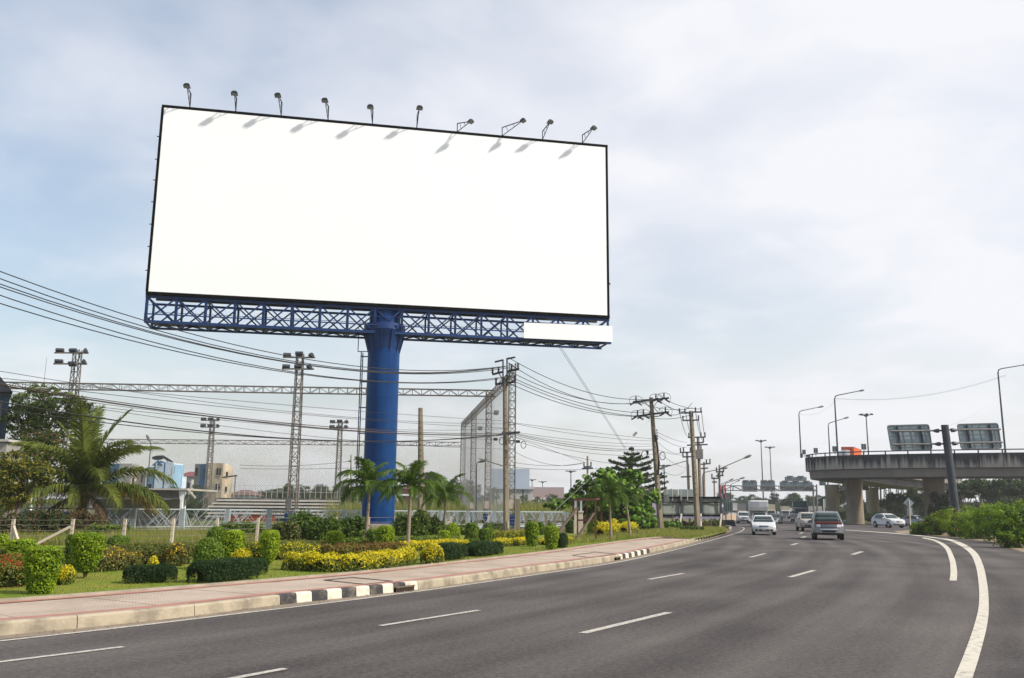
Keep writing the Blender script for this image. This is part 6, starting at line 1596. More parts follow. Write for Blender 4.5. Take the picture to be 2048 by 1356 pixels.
# ================================================================== palms
def frond(L, e0, droop, n, ll, seed, hang=.35, wid=.045, m='palm', vee=.35, tip=.35):
    rg_ = random.Random(seed); v = []; K_ = 24; pts = []; p = V((0, 0, 0))
    side = rg_.uniform(-.15, .15)
    for i in range(K_ + 1):
        t = i / K_; a = e0 - droop * t ** 1.35; dirn = V((math.cos(a), side * t, math.sin(a))).normalized(); pts.append((p.copy(), dirn)); p = p + dirn * (L / K_)
    for i in range(K_):                                  # rachis
        w = .03 * L / 4 * (1 - .85 * i / K_) + .006; a, d = pts[i]; c, d2 = pts[i + 1]; s_ = V((0, 1, 0)) * w; u = V((-d.z, 0, d.x)) * w
        v += [a - s_, a + s_, c + s_ * .95, c - s_ * .95]; v += [a - u, a + u, c + u * .95, c - u * .95]
    for i in range(n):
        t = .1 + .9 * (i + rg_.random() * .5) / n; k = min(int(t * K_), K_ - 1); p0, d = pts[k]; f = t * K_ - k; p0 = p0.lerp(pts[k + 1][0], f)
        up = V((-d.z, 0, d.x)); l = ll * (math.sin(math.pi * (.13 + .80 * t)) ** .7) * rg_.uniform(.85, 1.1)
        for sg in (-1, 1):
            fa = rad(58 - 34 * t + rg_.uniform(-7, 7))
            q = (d * math.cos(fa) + V((0, sg, 0)) * math.sin(fa) + up * vee * rg_.uniform(.2, 1.2)).normalized()
            mid = p0 + q * l * .5 - V((0, 0, l * hang * .12)); end = p0 + q * l * .96 - V((0, 0, l * hang * rg_.uniform(.6, 1.2)))
            s_ = d * wid * (.9 if l > ll * .5 else .6)
            v += [p0 - s_ * .5, p0 + s_ * .5, mid + s_ * .55, mid - s_ * .55]
            v += [mid - s_ * .55, mid + s_ * .55, end + s_ * .06, end - s_ * .06]
    o = np_obj('frond', np.array([tuple(x) for x in v]), [LEAF[m]])
    return o
def palm(lab, base, hz_trunk, lean, r0, r1, fronds, cs=None, group='garden palms', cat='palm tree', name='palm_tree', scale=1.0, spin=0):
    """fronds: list of (template, azimuth deg, scale)"""
    t = thing(name, lab, cat, base, 0, group); topv = V((lean[0], lean[1], hz_trunk))
    MB().tube([V((0, 0, -.1)), V((lean[0] * .2, lean[1] * .2, hz_trunk * .25)), V((lean[0] * .55, lean[1] * .55, hz_trunk * .6)), topv], [r0 * 1.25, r0, (r0 + r1) / 2, r1], 10).build('trunk', 'palm_bark', t, world=False, sm=True)
    if cs: MB().tube([topv - V((0, 0, .05)), topv + V((0, 0, cs * .5)), topv + V((0, 0, cs))], [r1 * 1.15, r1 * 1.0, r1 * .5], 9).build('crownshaft', 'crownshaft', t, world=False, sm=True); topv = topv + V((0, 0, cs * .8))
    for tp, az, s in fronds:
        o = tp.copy(); COL.objects.link(o); o.parent = t; o.location = topv; o.rotation_euler = (rad(R.uniform(-8, 8)), 0, rad(az)); o.scale = (s, s, s)
    return t
pT = [frond(1.55, rad(76), rad(60), 44, .56, 11, .5, .05), frond(1.6, rad(58), rad(95), 46, .58, 12, .6, .05), frond(1.6, rad(34), rad(100), 46, .58, 13, .65, .05), frond(1.5, rad(6), rad(75), 42, .52, 14, .6, .05)]
def gfr(seed, s, n=15):
    r_ = random.Random(seed); out = []
    for k in range(n):
        c = 0 if k < 3 else (1 if k < 7 else (2 if k < 12 else 3)); out.append((pT[c], k * 137.5 + seed * 40 + r_.uniform(-14, 14), s * r_.uniform(.85, 1.1)))
    return out
for i, (px, yb, yc, s, ln, lab) in enumerate(((731, 1093, 985, .98, (.08, 0), 'leftmost garden palm, its fronds overlapping the blue column'), (815, 1103, 985, .92, (.05, 0), 'garden palm right of the blue column beside the bare concrete pole'),
                                              (888, 1078, 1000, .78, (.03, 0), 'smaller garden palm with thin trunk among the round shrubs'), (1222, 1079, 1000, .70, (-.05, 0), 'shaggy palm in front of the broad leaved tree'), (1261, 1074, 1000, .6, (-.25, 0), 'rightmost garden palm on a leaning pale trunk'))):
    p = gnd(px, yb, GZ); D = p.y; hh = ztop(p, yc) - GZ
    cs = .3 * s; palm(lab, p, hh, ln, .075, .05, gfr(i + 3, s * (D / 36) ** .6, 17), cs)
for o in pT: bpy.data.objects.remove(o)
cT = [frond(4.3, rad(82), rad(38), 84, 1.0, 21, .35, .075, 'coconut'), frond(4.5, rad(64), rad(75), 86, 1.05, 22, .5, .075, 'coconut'), frond(4.6, rad(42), rad(85), 86, 1.05, 23, .6, .075, 'coconut'),
      frond(4.6, rad(20), rad(72), 86, 1.05, 24, .75, .075, 'coconut'), frond(4.2, rad(15), rad(70), 76, .95, 25, .8, .075, 'coconut_old'), frond(3.8, rad(-20), rad(65), 60, .85, 26, .9, .07, 'coconut_dead')]
cp = gnd(158, 1068, GZ); hh = ztop(cp, 985) - GZ
ctop = cp
fr_ = [(0, 95, 1.2), (0, 20, 1.1), (0, 300, 1.2), (0, 140, 1.1), (1, 60, 1.0), (1, 240, .95), (1, 330, 1.0), (0, 200, .9), (1, 15, 1.0), (1, -35, 1.05), (1, 160, 1), (1, 215, 1.0), (1, 90, 1), (1, 275, .9), (2, 2, 1.05), (2, -60, 1), (2, 130, 1), (2, 185, 1.05), (2, 235, 1), (2, 300, .95), (3, -12, 1.1), (3, -45, 1), (3, 172, 1.1), (3, 205, 1.05), (3, 250, .9), (3, 285, .9), (3, 40, 1),
       (4, -8, .95), (4, 190, .95), (4, -75, .8), (4, 230, .85), (4, 18, .9), (5, -30, .8), (5, 210, .9), (5, 290, .7)]
palm('big coconut palm with arching and yellowing fronds behind the wire fence', cp, hh, (.1, 0), .28, .2, [(cT[a], b, c * 1.1) for a, b, c in fr_], None, None, name='coconut_palm')
cp2 = gnd(15, 1062, GZ)
palm('young coconut palm with low yellow-green fronds at the left edge', cp2, .9, (0, 0), .2, .15, [(cT[a], b, c * .8) for a, b, c in ((1, 0, 1), (2, 20, 1), (3, -20, 1), (4, -40, 1), (3, 200, 1), (2, 160, 1), (4, 10, .9), (1, 120, .9), (5, -60, .9))], None, None, name='coconut_palm')
for o in cT: bpy.data.objects.remove(o)

# ================================================================== trees
def crown_pts(blobs, ncl, per, sig, rng, flat=.6):
    P = []; N = []
    vol = np.array([b[3] * b[4] * b[5] for b in blobs]) ** .67; pr = vol / vol.sum()
    for b, f in zip(blobs, pr):
        m = max(2, int(ncl * f)); u = rng.normal(size=(m, 3)); u /= np.linalg.norm(u, axis=1)[:, None]
        rr = rng.uniform(.45, 1.0, m) ** .6
        c = np.array(b[:3]) + u * rr[:, None] * np.array(b[3:6])
        kk = np.repeat(np.arange(m), per); s = sig * (b[3] + b[5]) / 2
        off = rng.normal(size=(len(kk), 3)) * s * np.array([1, 1, flat]); P.append(c[kk] + off); N.append(u[kk] * .6 + off / (s + 1e-9) * .3 + np.array([0, 0, .5]))
    return np.concatenate(P), np.concatenate(N)
def limbs(base, blobs, r, rng, m='bark', t=None, fork=.45):
    b = MB(); top = V((0, 0, 0)); cz = sum(q[2] for q in blobs) / len(blobs); cx = sum(q[0] for q in blobs) / len(blobs); cy = sum(q[1] for q in blobs) / len(blobs)
    fk = V((cx * .4, cy * .4, cz * fork))
    b.tube([V((0, 0, -.1)), fk * .5 + V((rng.uniform(-.1, .1) * r * 4, 0, 0)), fk], [r * 1.3, r, r * .8], 8)
    for q in blobs:
        e = V(q[:3]); mid = fk.lerp(e, .5) + V((rng.uniform(-.1, .1), rng.uniform(-.1, .1), .12)) * (e - fk).length
        b.tube([fk - V((0, 0, r)), mid, e], [r * .6, r * .4, r * .12], 6)
        for k in range(3):
            a = V((rng.uniform(-1, 1) * q[3], rng.uniform(-1, 1) * q[4], rng.uniform(-.2, .9) * q[5])) * .8; b.tube([mid.lerp(e, .6), e + a], [r * .22, r * .06], 5)
    return b.build('trunk', m, t, world=False, sm=True)
def tree(lab, base, blobs, ncl, per, leaf, sig, mats, r, group=None, frac=None, flat=.6, asp=.5, cat='tree', name='tree', trunk=True, fork=.45, bark='bark'):
    t = thing(name, lab, cat, base, 0, group)
    P, N = crown_pts(blobs, ncl, per, sig, NP, flat)
    if isinstance(frac, tuple):
        dk = np.repeat(NP.uniform(size=len(P) // per + 1) < frac[1], per)[:len(P)]; mi = np.where(NP.uniform(size=len(P)) < frac[0], 1, np.where(dk, 2, 0))
    else: mi = (NP.uniform(size=len(P)) < frac).astype(int) if frac else None
    np_obj('crown', leaves(P, leaf, asp, N, .9), [LEAF[m] for m in mats], t, mi)
    if trunk: limbs(base, blobs, r, R, bark, t, fork)
    return t
# leafy feathery tree at the left
p = gnd(75, 1054, GZ); s = p.y / F
zt = lambda y: ztop(p, y) - GZ
def bl(px, py, rx, rz, dy=0): return ((px - 75) * s, dy, zt(py), rx * s, rx * s * .8, rz * s)
tree('feathery light green tree behind the coconut palm at the left', p, [bl(40, 805, 44, 22), bl(85, 815, 50, 26, .4), bl(140, 818, 32, 16, -.3), bl(30, 845, 44, 28, -.5), bl(75, 850, 44, 26), bl(122, 842, 34, 18, .3), bl(8, 830, 34, 28, .5), bl(60, 780, 30, 11), bl(100, 795, 30, 10), bl(40, 880, 40, 22), bl(20, 905, 30, 20)], 480, 28, .21, .16, ['lighttree', 'treedark'], .22, None, .3, .5)
p = gnd(72, 1060, GZ); s = p.y / F
bl2 = lambda px, py, rx, rz, dy=0: ((px - 72) * s, dy, ztop(p, py) - GZ, rx * s, rx * s * .8, rz * s)
tree('bush with pale pink blossom left of the coconut crown', p, [bl2(50, 878, 26, 20), bl2(85, 876, 26, 16), bl2(70, 905, 40, 26), bl2(100, 920, 26, 24)], 130, 26, .22, .2, ['lighttree', 'pink'], .1, None, .12)
p = gnd(30, 1075, GZ); s = p.y / F
bl3 = lambda px, py, rx, rz, dy=0: ((px - 30) * s, dy, ztop(p, py) - GZ, rx * s, rx * s * .8, rz * s)
tree('yellow-green bushy tree at the left edge in front of the coconut palm', p, [bl3(8, 922, 30, 18), bl3(45, 938, 34, 20), bl3(5, 955, 34, 24), bl3(72, 952, 24, 18), bl3(20, 990, 30, 22)], 230, 26, .17, .17, ['yellowish', 'tree'], .11, None, .3)
# undergrowth below the palms
UG = 'dark undergrowth shrubs below the coconut palm'
def mound(lab, px, yb, wpx, yt, mats, group=None, frac=.3, leaf=.16, n=140, depth=.8, name='shrub', cat='shrub', per=34, z=GZ, sig=.2):
    p = gnd(px, yb, z); D = p.xy.length; w = wpx * D / F; h = ztop(p, yt) - z
    bls = [(x * w * .36, NP.uniform(-.3, .3) * w * .4 * depth, h * (.42 + .16 * NP.uniform(-1, 1)), w * .24, w * .22 * depth, h * .42) for x in (-1, -.4, .2, .8)]
    return tree(lab, p, bls, n, per, leaf, sig, mats, .05, group, frac, .8, name=name, cat=cat, fork=.3)
for px, yb, w_, yt, l, m in ((20, 1078, 90, 1020, 'dark shrub at the left edge below the yellow-green tree', ['treedark', 'coconut_dead']), (90, 1078, 90, 1015, 'dark brownish shrub left of the coconut trunk', ['treedark', 'coconut_dead']), (160, 1072, 80, 1022, 'dry shrub around the coconut trunk', ['coconut_dead', 'treedark']),
                             (225, 1076, 80, 1045, 'low green shrub right of the coconut trunk', ['shrub', 'coconut_dead'])):
    mound(l, px, yb, w_, yt, m, UG, .3, .14, 220)
MG = 'green shrub mounds around the billboard column'
for px, yb, w_, yt, l, m in ((612, 1084, 70, 1018, 'tallest vine covered mound left of the blue column', ['shrub', 'tree']), (655, 1086, 60, 1030, 'green mound between the vine covered mound and the first palm', ['shrub', 'tree']), (695, 1086, 70, 1026, 'green mound directly left of the blue column', ['shrub', 'tree']),
                             (570, 1086, 50, 1040, 'low mound left of the vine covered mound', ['tree', 'drygrass']), (822, 1080, 60, 1015, 'leafy shrub between the column and the bare concrete pole', ['tree', 'shrub']), (862, 1078, 50, 1025, 'creeper shrub climbing the bare concrete pole', ['tree', 'shrub']),
                             (480, 1078, 90, 1042, 'low shrub in front of the orange banners', ['tree', 'shrub']), (905, 1070, 60, 1048, 'low shrub at the foot of the lattice fence', ['shrub', 'tree']), (1000, 1064, 40, 1046, 'small shrub left of the near power pole', ['tree', 'shrub'])):
    mound(l, px, yb, w_, yt, m, MG, .4, .12, 230)
# broad leaved tree, conifer and their neighbours
p = gnd(1205, 1062, GZ); s = p.y / F
bq_ = lambda px, py, rx, rz, dy=0: ((px - 1205) * s, dy, ztop(p, py) - GZ, rx * s, rx * s * .9, rz * s)
tree('broad leaved tree with glossy bright leaves behind the red steel frame', p, [bq_(1205, 962, 34, 22), bq_(1170, 980, 26, 20), bq_(1240, 975, 30, 26), bq_(1150, 1000, 24, 14, -.4), bq_(1190, 1008, 36, 20, -.6), bq_(1245, 1015, 38, 24), bq_(1215, 945, 16, 12), bq_(1275, 1030, 28, 18, -.5), bq_(1285, 1045, 24, 12, -1), bq_(1120, 1008, 30, 12), bq_(1250, 1045, 30, 14, .6), bq_(1265, 955, 22, 18), bq_(1290, 1000, 26, 24), bq_(1180, 1035, 34, 14), bq_(1225, 985, 40, 26, -.8)], 560, 26, .34, .12, ['bigleaf', 'treedark'], .2, None, .2, .6, .75)
def conifer(lab, px, yb, yt, wpx):
    p = gnd(px, yb, GZ); D = p.y; h = ztop(p, yt) - GZ; w = wpx * D / F
    t = thing('conifer_tree', lab, 'conifer', p)
    MB().tube([V((0, 0, -.1)), V((0, 0, h * .5)), V((0, 0, h))], [.22, .14, .03], 8).build('trunk', 'bark', t, world=False)
    P = []; N = []
    nl = 12
    for k in range(nl):
        z = h * (.14 + .82 * k / (nl - 1)); rr = w / 2 * (1 - (k / (nl - 1)) ** 1.9) * R.uniform(.72, 1.15) + .25
        for j in range(9 if k < nl - 2 else 5):
            a = 2 * math.pi * (j + .5 * (k % 2)) / 9 + R.uniform(-.2, .2); r2 = rr * R.uniform(.75, 1.1)
            m_ = int(170 * r2 / (w / 2)) + 40
            u = NP.uniform(.1, 1, m_) ** .7
            x = u * r2; lat = NP.normal(0, 1, m_) * .16 * r2 * (1.15 - u); zz = z + u ** 2 * .14 * r2 + .1 * r2 * u + NP.normal(0, .05, m_)
            P.append(np.column_stack([x * math.cos(a) - lat * math.sin(a), x * math.sin(a) + lat * math.cos(a), zz])); N.append(np.tile([math.cos(a) * .2, math.sin(a) * .2, .9], (m_, 1)))
    np_obj('crown', leaves(np.concatenate(P), .40, .3, np.concatenate(N), .55), [LEAF['treedark'], LEAF['tree']], t, (NP.uniform(size=sum(map(len, P))) < .3).astype(int))
conifer('dark layered conifer with pointed top left of the leaning power pole', 1266, 1050, 892, 185)
for px, yb, w_, yt, l in ((1300, 1056, 60, 1032, 'leafy shrub right of the rightmost garden palm'), (1335, 1060, 50, 1040, 'low shrub at the foot of the leaning power pole')):
    mound(l, px, yb, w_, yt, ['bigleaf', 'tree'], 'shrubs on the street corner', .4, .22, 120)
for px, yb, w_, yt, l in ((1360, 1056, 34, 1040, 'leftmost dry shrub below the hoarding'), (1400, 1055, 36, 1040, 'middle dry shrub below the hoarding'), (1432, 1054, 30, 1039, 'rightmost dry shrub below the hoarding'), (1385, 1064, 40, 1054, 'dark low shrub at the foot of the forked pole')):
    mound(l, px, yb, w_, yt, ['dryhedge', 'tree'] if 'dry' in l else ['treedark', 'shrub'], 'shrubs below the hoarding', .4, .22, 70)
# flowering shrubs on the right verge
VS = 'bright flowering shrubs on the right verge'
for px, yb, w_, yt, l in ((1862, 1070, 60, 1034, 'low end shrub nearest the diamond sign post'), (1900, 1071, 76, 1020, 'second shrub from the diamond sign, flecked with yellow blossom'), (1935, 1074, 86, 1008, 'shrub right of the sign column foot'), (1975, 1078, 90, 1000, 'broad bright shrub below the right sign back'),
                          (2015, 1085, 90, 996, 'tall bright shrub near the right edge'), (2052, 1096, 96, 990, 'tall shrub cut by the right edge of the picture'), (1990, 1062, 110, 1004, 'shrub behind the broad bright shrub'), (1930, 1060, 80, 1016, 'shrub standing behind the sign column'), (2090, 1088, 110, 1000, 'shrub beyond the right edge')):
    mound(l, px, yb, w_, yt, ['bright', 'yflower', 'tree'], VS, (.06 if px < 1960 else .01, .3), .12, 300, .9, per=42, z=.0, sig=.13)
# shade trees just outside the right edge, their shadows fall across the shoulder
ST = 'roadside trees beyond the right edge'
for x, y, h_, l in ((15.4, 7.6, 7.5, 'roadside tree outside the right edge nearest the camera'), (18.4, 10.2, 8.5, 'roadside tree outside the right edge farther along the verge')):
    bs_ = [(NP.uniform(-1.6, 1.6), NP.uniform(-1.6, 1.6), h_ * NP.uniform(.6, .9), 1.3, 1.3, .8) for _ in range(7)]
    tree(l, V((x, y, 0)), bs_, 150, 16, .28, .22, ['tree'], .18, ST)

# template trees for the distance
def far_template(seed, kind):
    rg_ = np.random.default_rng(seed); t = bpy.data.objects.new('tree', None); COL.objects.link(t)
    if kind == 'round': bls = [(rg_.uniform(-.25, .25), rg_.uniform(-.25, .25), rg_.uniform(.45, .82), .2, .2, .14) for _ in range(8)]
    elif kind == 'open': bls = [(rg_.uniform(-.4, .4), rg_.uniform(-.3, .3), rg_.uniform(.6, .9), .17, .17, .08) for _ in range(8)]
    else: bls = [(rg_.uniform(-.38, .38), rg_.uniform(-.3, .3), rg_.uniform(.2, .78), .2, .2, .16) for _ in range(10)]
    P, N = crown_pts(bls, 230 if kind != 'open' else 170, 40, .2, rg_)
    np_obj('crown', leaves(P, .038, .6, N, .9, rg_), [LEAF['treedark'], LEAF['tree']], t, (rg_.uniform(size=len(P)) < .45).astype(int))
    limbs(None, bls[:6], .022, random.Random(seed), 'bark', t, .4)
    return t
TT = {k: [far_template(s + 100, k) for s in ss_] for k, ss_ in dict(round=(1, 2, 3), open=(4, 5, 6), bushy=(7, 8)).items()}
used = set()
def far_tree(px, Y, yt, wpx, kind, lab, group):
    p = at(px, 1010, Y); h = ztop(p, yt); w = wpx * Y / F
    o = dup(TT[kind][R.randrange(len(TT[kind]))], None, (p.x, p.y, -.1), R.uniform(0, 6.28))
    o.scale = (w * 1.3, w * 1.3, h * 1.08); tag(o, lab, 'tree', group); o.name = 'tree'
FT = 'far trees beyond the road and field'
ordn = ['first', 'second', 'third', 'fourth', 'fifth', 'sixth', 'seventh', 'eighth', 'ninth', 'tenth', 'eleventh', 'twelfth']
L1 = [(1448, 430, 985, 40), (1478, 400, 988, 34), (1497, 380, 984, 36), (1520, 430, 992, 30), (1540, 320, 985, 34), (1556, 420, 994, 26), (1585, 310, 982, 44), (1608, 360, 986, 34), (1628, 330, 985, 36), (1648, 280, 992, 34), (1515, 470, 997, 60), (1575, 480, 997, 70)]
for k, (x, Y, yt, w) in enumerate(L1): far_tree(x, Y, yt, w, 'bushy' if k % 3 else 'round', '%s tree from the left in the hazy row behind the sign gantry' % ordn[k], FT)
L2 = [(1690, 230, 965, 46), (1730, 240, 990, 40), (1760, 190, 995, 34), (1782, 180, 980, 36), (1800, 210, 985, 40), (1812, 170, 983, 32), (1835, 160, 975, 36), (1850, 200, 978, 40), (1885, 190, 965, 40)]
for k, (x, Y, yt, w) in enumerate(L2): far_tree(x, Y, yt, w, ('round', 'bushy', 'open')[k % 3], '%s tree from the left seen between the flyover piers' % ordn[k], 'trees under the flyover')
L3 = [(1935, 158, 958, 60), (1965, 168, 952, 64), (1995, 160, 957, 60), (2030, 165, 950, 66), (2060, 158, 955, 70), (1915, 190, 966, 50), (1980, 200, 956, 80), (2050, 210, 952, 90)]
for k, (x, Y, yt, w) in enumerate(L3): far_tree(x, Y, yt, w, 'open' if k < 5 else 'bushy', '%s dark spreading tree from the left behind the right verge shrubs' % ordn[k], 'dark trees behind the right verge')
L4 = [(868, 150, 938, 56), (905, 155, 950, 60), (935, 160, 958, 40), (845, 170, 965, 44), (965, 165, 962, 40), (1058, 260, 985, 30), (1100, 300, 988, 40), (1140, 200, 992, 40)]
for k, (x, Y, yt, w) in enumerate(L4): far_tree(x, Y, yt, w, 'bushy' if k != 0 else 'round', '%s dark tree from the left beyond the field right of the column' % ordn[k], 'dark trees beyond the field')
L5 = [(577, 150, 962, 42), (610, 210, 970, 44), (642, 200, 964, 58), (660, 230, 970, 52), (545, 260, 978, 60), (515, 270, 982, 60), (690, 240, 974, 64), (722, 220, 972, 54), (490, 300, 984, 70), (590, 260, 978, 80), (772, 220, 974, 60)]
for k, (x, Y, yt, w) in enumerate(L5): far_tree(x, Y, yt, w, 'bushy' if k % 2 else 'round', '%s small tree on the horizon above the bleachers and left of the column' % ordn[k], 'small trees above the bleachers')
for k, (x, Y, yt, w) in enumerate([(352, 100, 984, 44), (378, 160, 962, 56), (380, 112, 996, 46), (250, 120, 1000, 60)]): far_tree(x, Y, yt, w, 'bushy', ('tree under the right end of the pavilion roof', 'tree between the blue and the cream block', 'low tree beside the bleacher stairs', 'tree behind the pavilion wall')[k], 'trees around the pavilion')
for k, (x, yt, w) in enumerate([(1652, 1030, 30), (1690, 1018, 36), (1745, 1020, 40), (1800, 1024, 40)]): far_tree(x, 150 + k * 4, yt, w, 'bushy', ('shrub left of the leftmost pier', 'shrub between the two left piers', 'shrub behind the white car', 'shrub behind the diamond sign')[k], 'shrubs on the traffic island')
far_tree(1880, 133, 975, 36, 'bushy', 'creeper growing up the right hand pier of the flyover', 'shrubs on the traffic island')
for l in TT.values():
    for t in l:
        for c in list(t.children): bpy.data.objects.remove(c)
        bpy.data.objects.remove(t)
# solid mass of wood on the horizon
wp = []
for a, b_, Y, yt, n in ((-300, 1130, 520, 998, 9000), (1130, 1700, 560, 1002, 6000), (1640, 2300, 330, 985, 9000)):
    x0 = at(a, 1000, Y).x; x1 = at(b_, 1000, Y).x; h = ztop((0, Y), yt)
    xs = NP.uniform(x0, x1, n); hh = h * (.55 + .25 * np.sin(xs * .11) * np.sin(xs * .037 + 1) + .2 * np.sin(xs * .31))
    wp.append(np.column_stack([xs, Y + NP.uniform(-8, 8, n), NP.uniform(0, 1, n) ** .7 * hh]))
wp = np.concatenate(wp)
tag(np_obj('wood', leaves(wp, 2.2, .7, np.tile([0, -.6, .6], (len(wp), 1)), .8), [LEAF['treedark']]), 'distant wood closing the horizon', 'wood', kind='stuff')
# ================================================================== vehicles
SPEC = dict(
    sedan=dict(L=4.55, W=1.76, belt=.93, roofw=.70, out=[(.12, .24), (.02, .36), (0, .52), (.06, .66), (.22, .76), (1.15, .94), (2.05, 1.41), (2.5, 1.47), (3.1, 1.44), (3.95, 1.06), (4.45, 1.0), (4.53, .8), (4.5, .4), (4.35, .26)], cowl=5, head=6, wr=.315, ax=(.88, 3.5),
               side=[[(1.45, .97), (2.12, 1.36), (2.62, 1.39), (2.62, .98)], [(2.72, .98), (2.72, 1.39), (3.1, 1.37), (3.62, 1.05)]], rear=(8, 9), grille=(.62, .80, .62, .70), low=(.55, .32, .42), hl=(.50, .82, .60, .73), plate=.42),
    suv=dict(L=4.7, W=1.86, belt=1.06, roofw=.74, out=[(.12, .38), (0, .46), (-.02, .62), (.0, .78), (.08, .96), (.2, 1.04), (1.25, 1.13), (1.95, 1.70), (2.4, 1.80), (4.2, 1.76), (4.55, 1.2), (4.68, .95), (4.66, .5), (4.5, .36)], cowl=6, head=7, wr=.38, ax=(.92, 3.62),
             side=[[(1.55, 1.12), (2.05, 1.62), (2.7, 1.69), (2.7, 1.12)], [(2.8, 1.12), (2.8, 1.69), (3.5, 1.68), (3.6, 1.12)], [(3.7, 1.12), (3.6, 1.67), (4.15, 1.65), (4.4, 1.2)]], rear=(9, 10), grille=(.0, .56, .80, .97), low=(.6, .46, .56), hl=(.56, .84, .80, .97), plate=.62),
    crossover=dict(L=4.55, W=1.84, belt=1.04, roofw=.70, out=[(.14, .3), (.02, .4), (-.02, .6), (.05, .8), (.22, .92), (.5, 1.0), (1.3, 1.08), (2.05, 1.56), (2.6, 1.67), (3.6, 1.62), (4.2, 1.3), (4.5, 1.0), (4.52, .55), (4.4, .32)], cowl=6, head=7, wr=.37, ax=(.9, 3.6),
                   side=[[(1.7, 1.1), (2.2, 1.5), (2.75, 1.57), (2.75, 1.09)], [(2.83, 1.09), (2.83, 1.57), (3.5, 1.54), (3.75, 1.14)]], rear=(9, 10), grille=(.0, .40, .66, .84), low=(.6, .36, .48), hl=(.46, .86, .74, .9), plate=.5),
    pickup=dict(L=5.1, W=1.8, belt=1.05, roofw=.76, out=[(.12, .38), (0, .46), (-.02, .62), (.0, .78), (.1, .96), (.25, 1.03), (1.3, 1.12), (2.0, 1.64), (2.35, 1.74), (3.25, 1.72), (3.5, 1.12), (3.52, 1.1), (5.05, 1.08), (5.1, .6), (5.0, .45)], cowl=6, head=7, wr=.37, ax=(.95, 3.95),
                side=[[(1.65, 1.12), (2.08, 1.57), (2.5, 1.65), (2.5, 1.12)], [(2.58, 1.12), (2.58, 1.65), (3.15, 1.64), (3.3, 1.13)]], rear=(9, 10), grille=(.0, .50, .78, .95), low=(.62, .46, .58), hl=(.52, .84, .78, .95), plate=.6))
def car(kind, lab, base, rz, paint, cat='car', name='car', group='cars on the road', hood=None, grille='grille', fasc=True, scale=1.0, bumper=None, rack=False):
    sp_ = SPEC[kind]; L, W_, belt, rw = sp_['L'], sp_['W'], sp_['belt'], sp_['roofw']
    out = list(sp_['out']); zt = max(z for s, z in out)
    t = thing(name, lab, cat, base, rz, group); t.scale = (scale,) * 3 if scale != 1.0 else (1, 1, 1)
    zb = min(z for s, z in out)
    low = []
    for ax in reversed(sp_['ax']):
        r = sp_['wr'] * 1.16
        for k in range(9):
            a = math.pi * k / 8; low.append((ax + r * math.cos(a), max(zb + .005, sp_['wr'] + r * math.sin(a))))
    outline = out + low
    def hw(z, s):
        k = W_ / 2
        if z > belt: k *= 1 - (1 - rw) * ((z - belt) / (zt - belt)) ** 1.1 * .95
        elif z < .5: k *= .965
        return k * (1 - .07 * max(0, 1 - s / .8) ** 2 - .06 * max(0, 1 - (L - s) / .7) ** 2)
    def P(tt, s, z):
        q = s + .20 * tt * tt * max(0, 1 - s / 1.4) - .15 * tt * tt * max(0, 1 - (L - s) / 1.2)
        return V((tt * hw(z, s), q - L / 2, z))
    cs, cz = L / 2, .7
    b = MB(); lay = []
    for tt, sh in ((-1, .975), (-.95, .995), (-.6, 1), (0, 1), (.6, 1), (.95, .995), (1, .975)):
        i0 = len(b.v); lay.append(i0)
        for s, z in outline: b.v.append(P(tt, cs + (s - cs) * (1 - (1 - sh) * .5), cz + (z - cz) * sh))
    n = len(outline)
    for u in range(len(lay) - 1):
        for w in range(n):
            b.f.append((lay[u] + w, lay[u] + (w + 1) % n, lay[u + 1] + (w + 1) % n, lay[u + 1] + w)); b.m.append(0)
    b.f.append(tuple(lay[0] + w for w in range(n))); b.f.append(tuple(lay[-1] + w for w in range(n))[::-1]); b.m += [0, 0]
    body = b.build('body', paint, t, sm=True, world=False)
    def patch(nm, m, s0_, z0_, s1_, z1_, ta, tb, off, parent, th=0.012):
        g = MB(); N_ = 8; rows = []
        nrm = V((0, -(z1_ - z0_), (s1_ - s0_))).normalized() * off
        if nrm.y > 0 and off > 0 and s1_ < L * .6: nrm = -nrm
        for r_ in (0, .5, 1):
            rows.append([P(ta + (tb - ta) * k / N_, s0_ + (s1_ - s0_) * r_, z0_ + (z1_ - z0_) * r_) + nrm for k in range(N_ + 1)])
        for r_ in range(2): g.strip(rows[r_], rows[r_ + 1])
        o = g.build(nm, m, parent, sm=True, world=False); md = o.modifiers.new('thickness', 'SOLIDIFY'); md.thickness = th; md.offset = 0
        return o
    c0, c1_ = out[sp_['cowl']], out[sp_['head']]
    def lerp2(a, c, f): return (a[0] + (c[0] - a[0]) * f, a[1] + (c[1] - a[1]) * f)
    wa, wb = lerp2(c0, c1_, .06), lerp2(c0, c1_, .93)
    patch('windscreen', 'windscreen', *wa, *wb, -.88, .88, .012, t)
    ra, rb_ = out[sp_['rear'][0]], out[sp_['rear'][1]]
    wa, wb = lerp2(ra, rb_, .08), lerp2(ra, rb_, .92)
    g = MB(); g.strip([P(-.85 + 1.7 * k / 6, *wa) + V((0, .012, .008)) for k in range(7)], [P(-.85 + 1.7 * k / 6, *wb) + V((0, .012, .008)) for k in range(7)]); g.build('rear_window', 'glass', t, world=False)
    for poly in sp_['side']:
        for sg in (-1, 1):
            g = MB(); pts = [P(sg, s, z) for s, z in poly]; g.prism([q + V((sg * .004, 0, 0)) for q in pts], (sg * .012, 0, 0)); g.build('side_window', 'glass', t, world=False)
    def sf(z):
        for (sa, za), (sb, zb_) in zip(out, out[1:]):
            if min(za, zb_) <= z <= max(za, zb_) and sa < .9 and abs(zb_ - za) > 1e-6: return sa + (sb - sa) * (z - za) / (zb_ - za)
        return 0.0
